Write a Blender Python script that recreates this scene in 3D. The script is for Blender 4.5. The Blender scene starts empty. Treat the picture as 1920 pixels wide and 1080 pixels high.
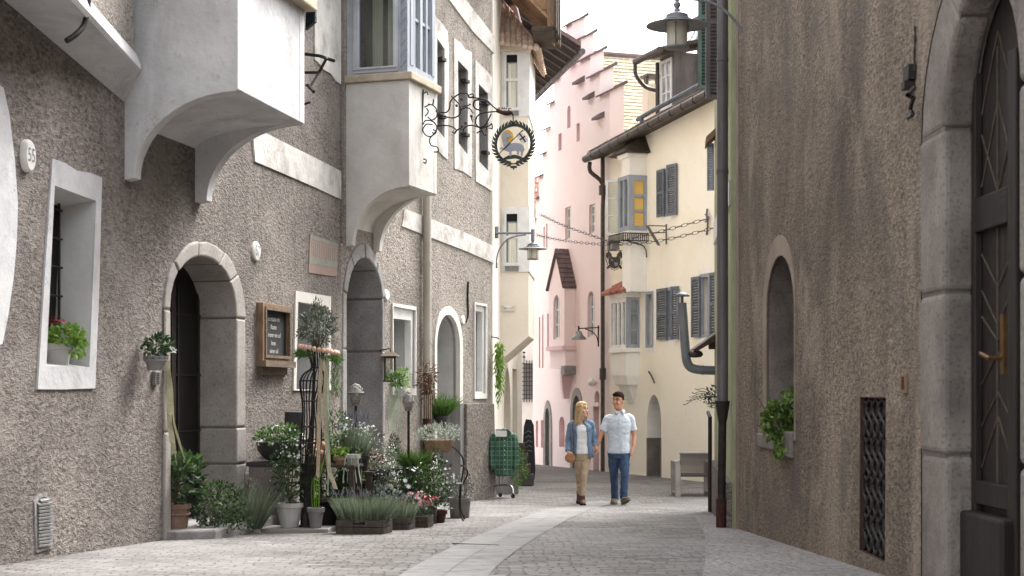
import bpy, bmesh, math, random
from mathutils import Vector, Matrix, noise
from mathutils.geometry import tessellate_polygon
RND = random.Random(11)
F, CX, CY = 2880.0, 960.0, 733.0
V = Vector
Z = V((0, 0, 1))
SC = bpy.context.scene
COL = SC.collection
ORG = {}
rad = math.radians

def zg(y):
    return -(0.885 + 0.0375 * y) if y < 24 else -(1.785 + 0.01 * (y - 24))

def P(px, py, y):
    return V(((px - CX) / F * y, y, -(py - CY) / F * y))

def G(px, py):
    y = 2548.8 / max(py - 841.0, 1)
    if y > 24:
        y = F * (1.785 - 0.24) / (py - CY - 28.8)
    return V(((px - CX) / F * y, y, zg(y)))

def ground(x, y):
    return V((x, y, zg(y)))

def lerp(a, b, t):
    return a + (b - a) * t

class MB:
    def __init__(s):
        s.v, s.f = [], []
    def pt(s, p):
        s.v.append(V(p)); return len(s.v) - 1
    def poly(s, pts):
        i = len(s.v); s.v.extend(V(p) for p in pts); s.f.append(tuple(range(i, i + len(pts))))
    def strip(s, A, B, closed=False):
        i, n = len(s.v), len(A)
        s.v.extend(V(p) for p in A); s.v.extend(V(p) for p in B)
        for k in range(n if closed else n - 1):
            j = (k + 1) % n
            s.f.append((i + k, i + j, i + n + j, i + n + k))
    def tess(s, loops, fn):
        flat = [q for L in loops for q in L]
        i = len(s.v); s.v.extend(V(fn(*q)) for q in flat)
        for t in tessellate_polygon([[V((q[0], q[1], 0)) for q in L] for L in loops]):
            s.f.append(tuple(i + k for k in t))
    def box(s, o, a, b, c):
        o, a, b, c = V(o), V(a), V(b), V(c)
        i = len(s.v)
        for k in (0, 1):
            s.v += [o + c * k, o + a + c * k, o + a + b + c * k, o + b + c * k]
        s.f += [tuple(i + j for j in q) for q in ((0, 1, 2, 3), (4, 5, 6, 7), (0, 1, 5, 4), (1, 2, 6, 5), (2, 3, 7, 6), (3, 0, 4, 7))]
    def cbox(s, c, sx, sy, sz, rz=0, rx=0, ry=0):
        m = Matrix.Rotation(rz, 3, 'Z') @ Matrix.Rotation(ry, 3, 'Y') @ Matrix.Rotation(rx, 3, 'X')
        a, b, d = m @ V((sx, 0, 0)), m @ V((0, sy, 0)), m @ V((0, 0, sz))
        s.box(V(c) - (a + b + d) / 2, a, b, d)
    def loft(s, rings, cap=True, closed_loop=False):
        n = len(rings[0]); i = len(s.v)
        for r in rings:
            s.v.extend(V(p) for p in r)
        m = len(rings)
        for k in range(m if closed_loop else m - 1):
            k2 = (k + 1) % m
            for j in range(n):
                j2 = (j + 1) % n
                s.f.append((i + k * n + j, i + k * n + j2, i + k2 * n + j2, i + k2 * n + j))
        if cap and not closed_loop:
            s.f.append(tuple(i + j for j in range(n)))
            s.f.append(tuple(i + (m - 1) * n + j for j in range(n)))
    def tube(s, path, r, n=8, cap=True, closed=False, sq=1.0):
        path = [V(p) for p in path]
        m = len(path)
        rr = r if isinstance(r, (list, tuple)) else [r] * m
        t0 = (path[1] - path[0]).normalized()
        up = Z if abs(t0.z) < .9 else V((1, 0, 0))
        x = t0.cross(up).normalized()
        rings = []
        for k in range(m):
            if closed:
                t = path[(k + 1) % m] - path[k - 1]
            else:
                t = path[min(k + 1, m - 1)] - path[max(k - 1, 0)]
            if t.length < 1e-9: t = t0
            t = t.normalized()
            x = x - t * x.dot(t)
            if x.length < 1e-6: x = t.orthogonal()
            x = x.normalized(); y = t.cross(x)
            rings.append([path[k] + (x * math.cos(a) + y * math.sin(a) * sq) * rr[k] for a in [2 * math.pi * j / n for j in range(n)]])
        s.loft(rings, cap, closed)
    def lathe(s, c, prof, n=20, sx=1, sy=1, cap=True):
        c = V(c)
        s.loft([[c + V((r * sx * math.cos(2 * math.pi * j / n), r * sy * math.sin(2 * math.pi * j / n), z)) for j in range(n)] for r, z in prof], cap)
    def ball(s, c, r, n=10, m=7, sx=1, sy=1, sz=1):
        c = V(c); rings = []
        for k in range(m + 1):
            a = -math.pi / 2 + math.pi * k / m
            q = max(math.cos(a), .02)
            rings.append([c + V((r * sx * q * math.cos(2 * math.pi * j / n), r * sy * q * math.sin(2 * math.pi * j / n), r * sz * math.sin(a))) for j in range(n)])
        s.loft(rings)
    def leaf(s, p, d, l, w, nrm=None, fold=.18):
        d = V(d).normalized()
        nn = V(nrm) if nrm is not None else V((RND.gauss(0, 1), RND.gauss(0, 1), RND.gauss(.6, 1)))
        x = d.cross(nn)
        if x.length < 1e-4: x = d.orthogonal()
        x = x.normalized(); nn = x.cross(d)
        p = V(p)
        i = len(s.v)
        s.v += [p, p + d * l * .45 + x * w * .5 + nn * fold * w, p + d * l - nn * l * .12, p + d * l * .45 - x * w * .5 + nn * fold * w, p + d * l * .5]
        s.f += [(i, i + 1, i + 4), (i + 1, i + 2, i + 4), (i + 2, i + 3, i + 4), (i + 3, i, i + 4)]
    def blade(s, p, d, l, w, bend):
        p, d, bend = V(p), V(d).normalized(), V(bend)
        x = d.cross(V((RND.gauss(0, 1), RND.gauss(0, 1), .1)))
        x = x.normalized() if x.length > 1e-4 else d.orthogonal().normalized()
        pts = [p + d * l * t + bend * l * t * t for t in (0, .5, 1)]
        i = len(s.v)
        s.v += [pts[0] - x * w / 2, pts[0] + x * w / 2, pts[1] + x * w * .45, pts[1] - x * w * .45, pts[2]]
        s.f += [(i, i + 1, i + 2, i + 3), (i + 3, i + 2, i + 4)]
    def flower(s, p, d, r, k=5, cup=.35):
        p, d = V(p), V(d).normalized(); x = d.orthogonal().normalized(); y = d.cross(x); a0 = RND.random() * 6
        i = len(s.v); s.v.append(p)
        for j in range(k * 2):
            a = a0 + math.pi * j / k
            q = r if j % 2 else r * .5
            s.v.append(p + (x * math.cos(a) + y * math.sin(a)) * q + d * cup * q)
        for j in range(k * 2):
            s.f.append((i, i + 1 + j, i + 1 + (j + 1) % (k * 2)))

def part(mb, name, mat, parent=None, smooth=False, bevel=0, label=None, seg=2, recalc=True, org=None):
    o = org or (ORG[parent.name] if parent else V((0, 0, 0)))
    me = bpy.data.meshes.new(name)
    me.from_pydata([tuple(p - o) for p in mb.v], [], mb.f)
    if recalc:
        bm = bmesh.new(); bm.from_mesh(me)
        if bevel: bmesh.ops.remove_doubles(bm, verts=bm.verts, dist=1e-5)
        bmesh.ops.recalc_face_normals(bm, faces=bm.faces)
        bm.to_mesh(me); bm.free()
    me.update()
    if smooth:
        me.polygons.foreach_set('use_smooth', [True] * len(me.polygons))
    for m in (mat if isinstance(mat, (list, tuple)) else [mat]):
        me.materials.append(m)
    ob = bpy.data.objects.new(name, me)
    COL.objects.link(ob)
    ORG[ob.name] = o
    if parent:
        ob.parent = parent
    else:
        ob.location = o
    if bevel:
        b = ob.modifiers.new('bevel', 'BEVEL'); b.width = bevel; b.segments = seg; b.limit_method = 'ANGLE'; b.angle_limit = rad(40)
    if smooth == 'auto':
        me.polygons.foreach_set('use_smooth', [True] * len(me.polygons))
        bm = bmesh.new(); bm.from_mesh(me)
        for e in bm.edges:
            e.smooth = not (len(e.link_faces) == 2 and e.calc_face_angle(0) > rad(40))
        bm.to_mesh(me); bm.free()
    if label: ob['label'] = label
    return ob

def tag(o, label, cat, group=None, kind=None):
    if label: o['label'] = label
    if cat: o['category'] = cat
    if group: o['group'] = group
    if kind: o['kind'] = kind
    return o

def thing(name, label, cat, loc, group=None):
    o = bpy.data.objects.new(name, None); COL.objects.link(o)
    o.location = V(loc); o.empty_display_size = .2
    ORG[o.name] = V(loc)
    return tag(o, label, cat, group)

def solo(mb, name, mat, label, cat, loc, group=None, kind=None, **k):
    return tag(part(mb, name, mat, None, org=V(loc), **k), label, cat, group, kind)

def dup(root, loc, label=None, rz=None):
    r = root.copy(); COL.objects.link(r); r.location = V(loc)
    if rz is not None: r.rotation_euler = (0, 0, rz)
    if label: r['label'] = label
    for ch in list(root.children):
        c = ch.copy(); COL.objects.link(c); c.parent = r
        for g in list(ch.children):
            d = g.copy(); COL.objects.link(d); d.parent = c
    return r

class Wall:
    def __init__(s, a, b, street):
        s.a = V((a[0], a[1], 0)); s.b = V((b[0], b[1], 0))
        s.d = (s.b - s.a).normalized(); s.L = (s.b - s.a).length
        n = V((-s.d.y, s.d.x, 0))
        s.n = n if n.dot(V((street[0], street[1], 0)) - s.a) > 0 else -n
    def p(s, u, v, w=0):
        return s.a + s.d * u + s.n * w + Z * v
    def px(s, x, y, w=0):
        r = V(((x - CX) / F, 1, -(y - CY) / F))
        t = (s.a + s.n * w).dot(s.n) / r.dot(s.n)
        q = r * t
        return ((q - s.a).dot(s.d), q.z)
    def pl(s, pts, w=0):
        return [s.px(x, y, w) for x, y in pts]
    def u(s, x, w=0):
        return s.px(x, CY, w)[0]
    def at(s, x, y, w=0):
        return s.p(*s.px(x, y, w), w)
    def gz(s, u, w=0):
        return zg(s.p(u, 0, w).y)
    def prism(s, mb, loop, w0, w1):
        mb.tess([loop], lambda u, v: s.p(u, v, w1))
        mb.tess([loop], lambda u, v: s.p(u, v, w0))
        mb.strip([s.p(u, v, w0) for u, v in loop], [s.p(u, v, w1) for u, v in loop], True)
    def ring(s, mb, outer, inner, w0, w1):
        mb.tess([outer, inner], lambda u, v: s.p(u, v, w1))
        for L in (outer, inner):
            mb.strip([s.p(u, v, w0) for u, v in L], [s.p(u, v, w1) for u, v in L], True)
    def sheet(s, mb, loop, w):
        mb.tess([loop], lambda u, v: s.p(u, v, w))
    def reveal(s, mb, loop, w0, w1, shrink=0):
        cu = sum(q[0] for q in loop) / len(loop); cv = sum(q[1] for q in loop) / len(loop)
        mb.strip([s.p(u, v, w0) for u, v in loop], [s.p(lerp(u, cu, shrink), lerp(v, cv, shrink), w1) for u, v in loop], True)
    def bx(s, mb, u0, u1, v0, v1, w0, w1):
        mb.box(s.p(u0, v0, w0), s.d * (u1 - u0), s.n * (w1 - w0), Z * (v1 - v0))
    def tri(s, mb, loop, w):
        mb.poly([s.p(u, v, w) for u, v in loop])

def rect(u0, v0, u1, v1):
    return [(u0, v0), (u1, v0), (u1, v1), (u0, v1)]

def bbox(loop):
    us = [q[0] for q in loop]; vs = [q[1] for q in loop]
    return min(us), min(vs), max(us), max(vs)

def archline(u0, u1, vb, vs, vt, nj=4, na=12, pw=1.0):
    """Left jamb up, arch over, right jamb down (open polyline)."""
    L = [(u0, lerp(vb, vs, k / nj)) for k in range(nj)]
    uc, a = (u0 + u1) / 2, (u1 - u0) / 2
    for k in range(na + 1):
        t = math.pi * k / na
        L.append((uc - a * math.cos(t), vs + (vt - vs) * max(math.sin(t), 0) ** pw))
    L += [(u1, lerp(vs, vb, (k + 1) / nj)) for k in range(nj)]
    return L

def stones(w, mb, outer, inner, cuts, wf, depth, gap=.007):
    """Separate dressed blocks along an arch; outer and inner are matching polylines."""
    for a, b in zip(cuts[:-1], cuts[1:]):
        O, I = [V((*q, 0)) for q in outer[a:b + 1]], [V((*q, 0)) for q in inner[a:b + 1]]
        for L in (O, I):
            L[0] = L[0] + (L[1] - L[0]).normalized() * gap
            L[-1] = L[-1] + (L[-2] - L[-1]).normalized() * gap
        f = wf + RND.uniform(-.009, .009); jt = RND.uniform(-.012, .012)
        O = [q + (q - r_).normalized() * (jt + RND.uniform(-.005, .005)) if (q - r_).length > 1e-6 else q for q, r_ in zip(O, I)]
        rings = [[w.p(o.x, o.y, -depth), w.p(o.x, o.y, f), w.p(i.x, i.y, f), w.p(i.x, i.y, -depth)] for o, i in zip(O, I)]
        mb.loft(rings)

def facade(mb, w, u0, u1, ztop, holes, depth, sink=.4, wback=None):
    """Front sheet with openings plus the closed body of the house behind it."""
    zb = min(w.gz(u0), w.gz(u1)) - sink
    mb.tess([rect(u0, zb, u1, ztop)] + holes, lambda u, v: w.p(u, v, 0))
    A = [w.p(u0, zb), w.p(u1, zb), w.p(u1, ztop), w.p(u0, ztop)]
    B = [p - w.n * depth for p in A]
    mb.strip(A, B, True); mb.poly(B)

def tube_px(mb, pts, y, r, n=6):
    mb.tube([P(a, b, y) for a, b in pts], r, n)

def smooth_path(pts, k=4):
    pts = [V(p) for p in pts]; out = []
    for i in range(len(pts) - 1):
        p0, p1, p2, p3 = pts[max(i - 1, 0)], pts[i], pts[i + 1], pts[min(i + 2, len(pts) - 1)]
        for j in range(k):
            t = j / k
            out.append(.5 * ((2 * p1) + (p2 - p0) * t + (2 * p0 - 5 * p1 + 4 * p2 - p3) * t * t + (3 * p1 - p0 - 3 * p2 + p3) * t ** 3))
    out.append(pts[-1]); return out

def text_on(mb, w, s, u, v, size, wd, squeeze=1.0, lean=0):
    """Built-in font outlines laid on a wall (centre u, v)."""
    cu = bpy.data.curves.new('lettering', 'FONT'); cu.body = s; cu.size = size; cu.align_x = 'CENTER'; cu.align_y = 'CENTER'
    cu.resolution_u = 3
    ob = bpy.data.objects.new('lettering', cu); COL.objects.link(ob)
    dg = bpy.context.evaluated_depsgraph_get(); dg.update()
    me = bpy.data.meshes.new_from_object(ob.evaluated_get(dg))
    i = len(mb.v)
    mb.v += [w.p(u + q.co.x * squeeze, v + q.co.y + lean * q.co.x, wd) for q in me.vertices]
    mb.f += [tuple(i + k for k in p.vertices) for p in me.polygons]
    bpy.data.objects.remove(ob); bpy.data.curves.remove(cu); bpy.data.meshes.remove(me)

# ---- foliage
def blob(rx, ry, rz, bias=.5):
    while True:
        d = V((RND.gauss(0, 1), RND.gauss(0, 1), RND.gauss(0, 1)))
        if d.length > .1: break
    d.normalize()
    r = RND.random() ** (1 / 3 * (1 - bias) + .12 * bias)
    return V((d.x * rx * r, d.y * ry * r, d.z * rz * r)), d

def bush(mb, c, rx, ry, rz, n, l, w=None, clump=.35, up=.3, seed=0, droop=0):
    c = V(c); k = 0
    for t in range(n * 4):
        if k >= n: break
        o, d = blob(rx, ry, rz)
        q = noise.noise(V((o.x / rx * 1.7 + seed, o.y / ry * 1.7, o.z / rz * 1.7 + 3.1)))
        if q < -clump + RND.random() * .35: continue
        o *= 1 + .35 * q
        dd = d * .8 + V((RND.gauss(0, .5), RND.gauss(0, .5), RND.gauss(up, .5) - droop))
        ll = l * RND.uniform(.6, 1.25)
        mb.leaf(c + o, dd, ll, (w or l * .5) * RND.uniform(.7, 1.2))
        k += 1

def tuft(mb, c, rx, ry, h, n, w, spread=.35, bend=.25):
    c = V(c)
    for k in range(n):
        a, r = RND.random() * 6.283, math.sqrt(RND.random())
        p = c + V((math.cos(a) * rx * r, math.sin(a) * ry * r, 0))
        d = V((math.cos(a) * r * spread + RND.gauss(0, .12), math.sin(a) * r * spread + RND.gauss(0, .12), 1))
        mb.blade(p, d, h * RND.uniform(.55, 1.1), w, V((math.cos(a), math.sin(a), -.6)) * bend * RND.random())

def blooms(mb, c, rx, ry, rz, n, r, k=5, top=0.0):
    c = V(c); i = 0
    while i < n:
        o, d = blob(rx, ry, rz, 1)
        if d.z < top: continue
        mb.flower(c + o * 1.04, d + V((0, -.3, .3)), r * RND.uniform(.7, 1.25), k); i += 1

def twigs(mb, c, top, n, r, spread):
    c, top = V(c), V(top)
    for k in range(n):
        e = top + V((RND.gauss(0, spread), RND.gauss(0, spread), RND.gauss(0, spread)))
        m = lerp(c, e, .5) + V((RND.gauss(0, spread * .2), RND.gauss(0, spread * .2), 0))
        mb.tube([c, m, e], [r, r * .8, r * .4], 5)
def S(r, g, b, k=1.0):
    f = lambda c: (c / 255 / 12.92 if c / 255 <= .04045 else ((c / 255 + .055) / 1.055) ** 2.4) * k
    return (f(r), f(g), f(b), 1)

class N:
    def __init__(s, name):
        s.m = bpy.data.materials.new(name); s.m.use_nodes = True
        s.t = s.m.node_tree; s.b = s.t.nodes['Principled BSDF']
        s.out = s.t.nodes['Material Output']; s._pos = None
    def n(s, typ, **k):
        q = s.t.nodes.new(typ)
        for a, v in k.items(): setattr(q, a, v)
        return q
    def l(s, a, b):
        s.t.links.new(a, b)
    def pos(s):
        if s._pos is None:
            s._pos = s.n('ShaderNodeNewGeometry').outputs['Position']
        return s._pos
    def noise(s, scale, detail=4, rough=.6, stretch=None, dist=0, vec=None):
        v = vec or s.pos()
        if stretch:
            mp = s.n('ShaderNodeMapping'); mp.inputs['Scale'].default_value = stretch
            s.l(v, mp.inputs[0]); v = mp.outputs[0]
        q = s.n('ShaderNodeTexNoise'); q.inputs['Scale'].default_value = scale
        q.inputs['Detail'].default_value = detail; q.inputs['Roughness'].default_value = rough
        q.inputs['Distortion'].default_value = dist
        s.l(v, q.inputs['Vector']); return q.outputs['Fac']
    def ramp(s, fac, stops, interp='LINEAR'):
        q = s.n('ShaderNodeValToRGB'); e = q.color_ramp.elements; q.color_ramp.interpolation = interp
        while len(e) < len(stops): e.new(.5)
        for el, (p, c) in zip(e, stops):
            el.position = p; el.color = c if isinstance(c, tuple) else (c, c, c, 1)
        s.l(fac, q.inputs[0]); return q.outputs[0]
    def mix(s, fac, a, b, mode='MIX'):
        q = s.n('ShaderNodeMix', data_type='RGBA', blend_type=mode)
        for i, x in ((0, fac), (6, a), (7, b)):
            if isinstance(x, (int, float)): q.inputs[i].default_value = x
            elif isinstance(x, tuple): q.inputs[i].default_value = x
            else: s.l(x, q.inputs[i])
        return q.outputs[2]
    def math(s, op, a, b):
        q = s.n('ShaderNodeMath', operation=op)
        for i, x in ((0, a), (1, b)):
            if isinstance(x, (int, float)): q.inputs[i].default_value = x
            else: s.l(x, q.inputs[i])
        return q.outputs[0]
    def bump(s, h, dist, strength=1.0):
        q = s.n('ShaderNodeBump'); q.inputs['Distance'].default_value = dist; q.inputs['Strength'].default_value = strength
        s.l(h, q.inputs['Height']); s.l(q.outputs[0], s.b.inputs['Normal'])
    def fin(s, col, rough=.85, metal=0, spec=.3):
        if isinstance(col, tuple): s.b.inputs['Base Color'].default_value = col
        else: s.l(col, s.b.inputs['Base Color'])
        s.b.inputs['Roughness'].default_value = rough; s.b.inputs['Metallic'].default_value = metal
        s.b.inputs['Specular IOR Level'].default_value = spec
        return s.m

def M(name, c1, c2=None, scale=3, rough=.85, metal=0, bump=0, bscale=60, spec=.3, stretch=None, stain=None, speck=None, island=None, trans=0, cracks=0):
    n = N(name)
    c2 = c2 or tuple(x * .72 for x in c1[:3]) + (1,)
    if island:
        g = n.n('ShaderNodeNewGeometry')
        col = n.ramp(g.outputs['Random Per Island'], [(i / max(len(island) - 1, 1), c) for i, c in enumerate(island)])
        col = n.mix(n.ramp(n.noise(scale, 3), [(.3, 0.0), (.75, .5)]), col, c2) if c2 and scale > 3.01 else col
    else:
        col = n.mix(n.ramp(n.noise(scale, 5, .6, stretch), [(.33, 0.0), (.68, 1.0)]), c1, c2)
    if stain:
        c, sc, lo, hi, st, am = stain
        col = n.mix(n.ramp(n.noise(sc, 6, .65, st, .3), [(lo, 0.0), (hi, am)]), col, c)
    if speck:
        c, sc, lo, hi, am = speck
        col = n.mix(n.ramp(n.noise(sc, 2, .6), [(lo, 0.0), (hi, am)]), col, c)
    if cracks:
        vo = n.n('ShaderNodeTexVoronoi', feature='DISTANCE_TO_EDGE'); vo.inputs['Scale'].default_value = 1.25
        wv = n.n('ShaderNodeVectorMath', operation='ADD'); n.l(n.pos(), wv.inputs[0])
        nv = n.n('ShaderNodeTexNoise'); nv.inputs['Scale'].default_value = 3.5; nv.inputs['Detail'].default_value = 5; n.l(n.pos(), nv.inputs['Vector'])
        n.l(nv.outputs['Color'], wv.inputs[1]); n.l(wv.outputs[0], vo.inputs['Vector'])
        ln = n.ramp(vo.outputs['Distance'], [(0.0, 1.0), (.011, 0.0)])
        msk = n.ramp(n.noise(.9, 3, .5), [(.5, 0.0), (.6, cracks)])
        col = n.mix(n.math('MULTIPLY', ln, msk), col, S(84, 78, 72))
    if bump: n.bump(n.noise(bscale, 4, .65), bump)
    m = n.fin(col, rough, metal, spec)
    if trans:
        n.b.inputs['Transmission Weight'].default_value = 0
        n.b.inputs['Subsurface Weight'].default_value = 0
        tb = n.n('ShaderNodeBsdfTranslucent'); mx = n.n('ShaderNodeMixShader'); mx.inputs[0].default_value = trans
        n.l(col if not isinstance(col, tuple) else n.b.outputs[0], tb.inputs[0])
        n.l(n.b.outputs[0], mx.inputs[1]); n.l(tb.outputs[0], mx.inputs[2]); n.l(mx.outputs[0], n.out.inputs[0])
    return m

def roughcast(name, light, mid, dark, scale, bdist, streak=None, patch=None):
    """Coarse thrown plaster: pale and dark aggregate, stains and a deep grain."""
    n = N(name)
    a = n.noise(scale, 3, .62, (1.1, .42, .95), .5)
    b = n.noise(scale * 2.6, 2, .6, (1.1, .5, 1))
    grain = n.math('ADD', n.math('MULTIPLY', a, .65), n.math('MULTIPLY', b, .35))
    col = n.ramp(grain, [(.33, dark), (.47, mid), (.6, light), (.72, tuple(min(1, x * 1.25) for x in light[:3]) + (1,))])
    big = n.noise(.6, 6, .65)
    col = n.mix(n.ramp(big, [(.38, 0.0), (.68, .62)]), col, tuple(x * .62 for x in mid[:3]) + (1,), 'MIX')
    if patch:
        col = n.mix(n.ramp(n.noise(1.3, 4, .7), [(.52, 0.0), (.64, .6)]), col, patch)
    if streak:
        c, am = streak
        st = n.noise(1.15, 5, .6, (1, .5, .28), .9)
        col = n.mix(n.ramp(st, [(.44, 0.0), (.7, am)]), col, c)
        st2 = n.noise(2.2, 4, .6, (1.2, .45, .3), 1.0)
        col = n.mix(n.ramp(st2, [(.54, 0.0), (.74, am * .9)]), col, tuple(min(1, x * 1.15) for x in light[:3]) + (1,))
    n.bump(grain, bdist)
    return n.fin(col, .95, 0, .15)

def cobble():
    n = N('cobbles')
    sep = n.n('ShaderNodeSeparateXYZ'); n.l(n.pos(), sep.inputs[0])
    wob = n.noise(.9, 2, .5); wob2 = n.noise(3.5, 2, .5)
    y = n.math('ADD', sep.outputs[1], n.math('ADD', n.math('MULTIPLY', wob, .75), n.math('MULTIPLY', wob2, .10)))
    x = n.math('ADD', sep.outputs[0], n.math('MULTIPLY', n.noise(2.6, 2, .5), .22))
    cmb = n.n('ShaderNodeCombineXYZ'); n.l(x, cmb.inputs[0]); n.l(y, cmb.inputs[1])
    br = n.n('ShaderNodeTexBrick'); n.l(cmb.outputs[0], br.inputs['Vector'])
    br.inputs['Scale'].default_value = 1.0
    br.inputs['Brick Width'].default_value = .19; br.inputs['Row Height'].default_value = .115
    br.inputs['Mortar Size'].default_value = .011; br.inputs['Mortar Smooth'].default_value = .6; br.inputs['Bias'].default_value = 0
    br.offset = .5
    br.inputs['Color1'].default_value = S(94, 91, 88); br.inputs['Color2'].default_value = S(138, 135, 131)
    br.inputs['Mortar'].default_value = S(70, 64, 62)
    col = br.outputs['Color']
    col = n.mix(n.ramp(n.noise(1.1, 5, .6), [(.38, 0.0), (.7, .55)]), col, S(108, 102, 98))
    col = n.mix(n.ramp(n.noise(.45, 3, .6), [(.45, 0.0), (.65, .5)]), col, S(150, 147, 146))
    col = n.mix(n.ramp(n.noise(55, 2, .6), [(.5, 0.0), (.8, .45)]), col, S(98, 92, 88))
    h = n.math('SUBTRACT', n.math('MULTIPLY', n.noise(26, 4, .6), .35), n.math('MULTIPLY', br.outputs['Fac'], .8))
    h = n.math('ADD', h, n.math('MULTIPLY', n.noise(7.5, 2, .5), .5))
    n.bump(h, .02)
    return n.fin(col, .8, 0, .25)

MT = {}
MT['cobble'] = cobble()
MT['rough_a'] = roughcast('roughcast_grey', S(160, 152, 145), S(125, 117, 111), S(74, 69, 65), 32, .042, (S(80, 75, 71), .4), S(148, 141, 135))
MT['rough_b'] = roughcast('roughcast_warm', S(180, 171, 162), S(144, 136, 128), S(82, 76, 71), 32, .042, (S(96, 90, 84), .3), S(162, 153, 144))
MT['rough_r'] = roughcast('roughcast_brown', S(162, 148, 133), S(124, 111, 98), S(64, 56, 49), 42, .03, (S(62, 55, 49), .6), S(106, 98, 90))
MT['plinth'] = roughcast('plinth_stone', S(150, 142, 134), S(112, 104, 97), S(64, 58, 54), 28, .02)
MT['stucco'] = M('white_stucco', S(206, 205, 205), S(184, 183, 184), 2.2, .9, bump=.012, bscale=7, stain=(S(138, 133, 128), 1.5, .52, .74, (1, 1, .3), .6), speck=(S(158, 153, 148), 14, .6, .75, .4), cracks=.4)
MT['stucco2'] = M('pale_stucco', S(212, 208, 202), S(192, 187, 181), 2, .9, bump=.008, bscale=10, stain=(S(146, 138, 130), 1.9, .54, .76, (1, 1, .35), .55), cracks=.3)
MT['band'] = M('limewash_band', S(208, 204, 199), S(178, 173, 168), 3, .92, bump=.014, bscale=11, stain=(S(128, 120, 112), 3.0, .52, .7, None, .65), cracks=.4)
MT['reveal'] = M('white_reveal', S(200, 199, 198), S(180, 179, 178), 2, .9, bump=.004, bscale=12, stain=(S(150, 148, 145), 2, .6, .8, (1, 1, .4), .4))
MT['granite'] = M('grey_granite', S(160, 157, 156), S(128, 124, 122), 2.5, .85, bump=.006, bscale=30, stain=(S(100, 95, 92), 1.8, .52, .74, (1, 1, .5), .6), speck=(S(88, 84, 82), 42, .52, .7, .55))
MT['granite_d'] = M('dark_granite', S(138, 130, 123), S(106, 98, 92), 2.2, .85, bump=.006, bscale=26, stain=(S(62, 56, 52), 1.5, .48, .72, (1, 1, .45), .7), speck=(S(60, 56, 54), 40, .52, .7, .5))
MT['granite_l'] = M('pale_granite', S(166, 160, 154), S(136, 130, 124), 2.2, .85, bump=.006, bscale=28, speck=(S(90, 86, 82), 40, .54, .7, .5))
MT['mortar'] = M('mortar', S(112, 106, 100), None, 20, .95)
MT['iron'] = M('black_iron', S(38, 36, 36), S(56, 50, 47), 14, .6, .3, bump=.001, bscale=90)
MT['rust'] = M('rusty_iron', S(84, 52, 40), S(50, 36, 32), 20, .8, .2)
MT['lampgrey'] = M('lamp_metal', S(132, 134, 137), S(112, 114, 118), 6, .5, .1)
MT['lampglass'] = M('lamp_glass', S(206, 200, 182), S(190, 184, 166), 5, .25, 0, spec=.5)
MT['zinc'] = M('zinc_pipe', S(112, 106, 106), S(86, 80, 80), 5, .5, .2, stretch=(1, 1, .2), stain=(S(48, 40, 40), 3, .55, .75, (1, 1, .2), .7))
MT['pipe_l'] = M('pale_pipe', S(176, 168, 160), S(150, 140, 130), 3, .6, .1, stretch=(1, 1, .2), stain=(S(120, 84, 62), 2.4, .62, .8, (1, 1, .25), .7))
MT['gutter'] = M('brown_gutter', S(62, 55, 52), S(84, 76, 72), 7, .5, .35)
MT['gutter_l'] = M('zinc_gutter', S(120, 118, 116), S(84, 80, 78), 9, .45, .5)
MT['rail_b'] = M('blue_grey_rail', S(90, 96, 108), S(70, 74, 84), 6, .45, .4)
MT['door_d'] = M('dark_door', S(50, 48, 47), S(36, 34, 34), 4, .55, 0, bump=.002, bscale=40, stretch=(4, 4, .3), spec=.4)
MT['door_r'] = M('dark_oak', S(46, 39, 36), S(30, 25, 23), 5, .6, 0, bump=.003, bscale=30, stretch=(5, 5, .3))
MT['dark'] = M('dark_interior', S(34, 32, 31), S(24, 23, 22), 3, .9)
MT['room'] = M('dim_room', S(96, 92, 86), S(70, 66, 62), 2, .9)
MT['grey_blue'] = M('grey_blue_paint', S(160, 164, 172), S(138, 143, 153), 5, .6, bump=.002, bscale=30, stretch=(3, 3, .4), stain=(S(92, 90, 92), 9, .6, .72, (2, 2, .4), .55))
MT['blue_shut'] = M('faded_blue_shutter', S(112, 118, 126), S(92, 96, 104), 7, .7, bump=.002, bscale=30)
MT['grey_paint'] = M('pale_grey_paint', S(194, 196, 201), S(174, 177, 184), 5, .6, bump=.002, bscale=30, stain=(S(130, 128, 128), 8, .6, .75, (2, 2, .4), .5))
MT['white_w'] = M('white_woodwork', S(226, 225, 222), S(206, 204, 200), 5, .6)
MT['green_sh'] = M('dark_green_shutter', S(96, 116, 107), S(72, 90, 82), 6, .6)
MT['teal'] = M('teal_paint', S(44, 62, 66), S(34, 48, 52), 6, .55)
MT['ledge'] = M('sandstone_ledge', S(190, 178, 158), S(160, 148, 130), 5, .9, bump=.004, bscale=25, stain=(S(120, 112, 100), 4, .55, .75, None, .6))
MT['wood'] = M('weathered_wood', S(128, 112, 96), S(92, 80, 68), 5, .8, bump=.003, bscale=30, stretch=(1, 1, 6))
MT['wood_fr'] = M('brown_wood_frame', S(142, 116, 92), S(104, 84, 66), 9, .75, bump=.002, bscale=40, stretch=(3, 3, .6))
MT['wood_dk'] = M('dark_wood', S(82, 70, 60), S(54, 46, 40), 6, .8, bump=.003, bscale=30)
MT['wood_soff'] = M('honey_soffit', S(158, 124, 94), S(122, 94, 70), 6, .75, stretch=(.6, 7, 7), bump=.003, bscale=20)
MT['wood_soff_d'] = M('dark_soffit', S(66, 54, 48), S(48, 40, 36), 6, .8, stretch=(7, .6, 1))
MT['board'] = M('chalkboard', S(38, 38, 40), S(52, 52, 54), 6, .8)
MT['chalk'] = M('chalk', S(220, 218, 214), S(190, 188, 184), 20, .95)
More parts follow.
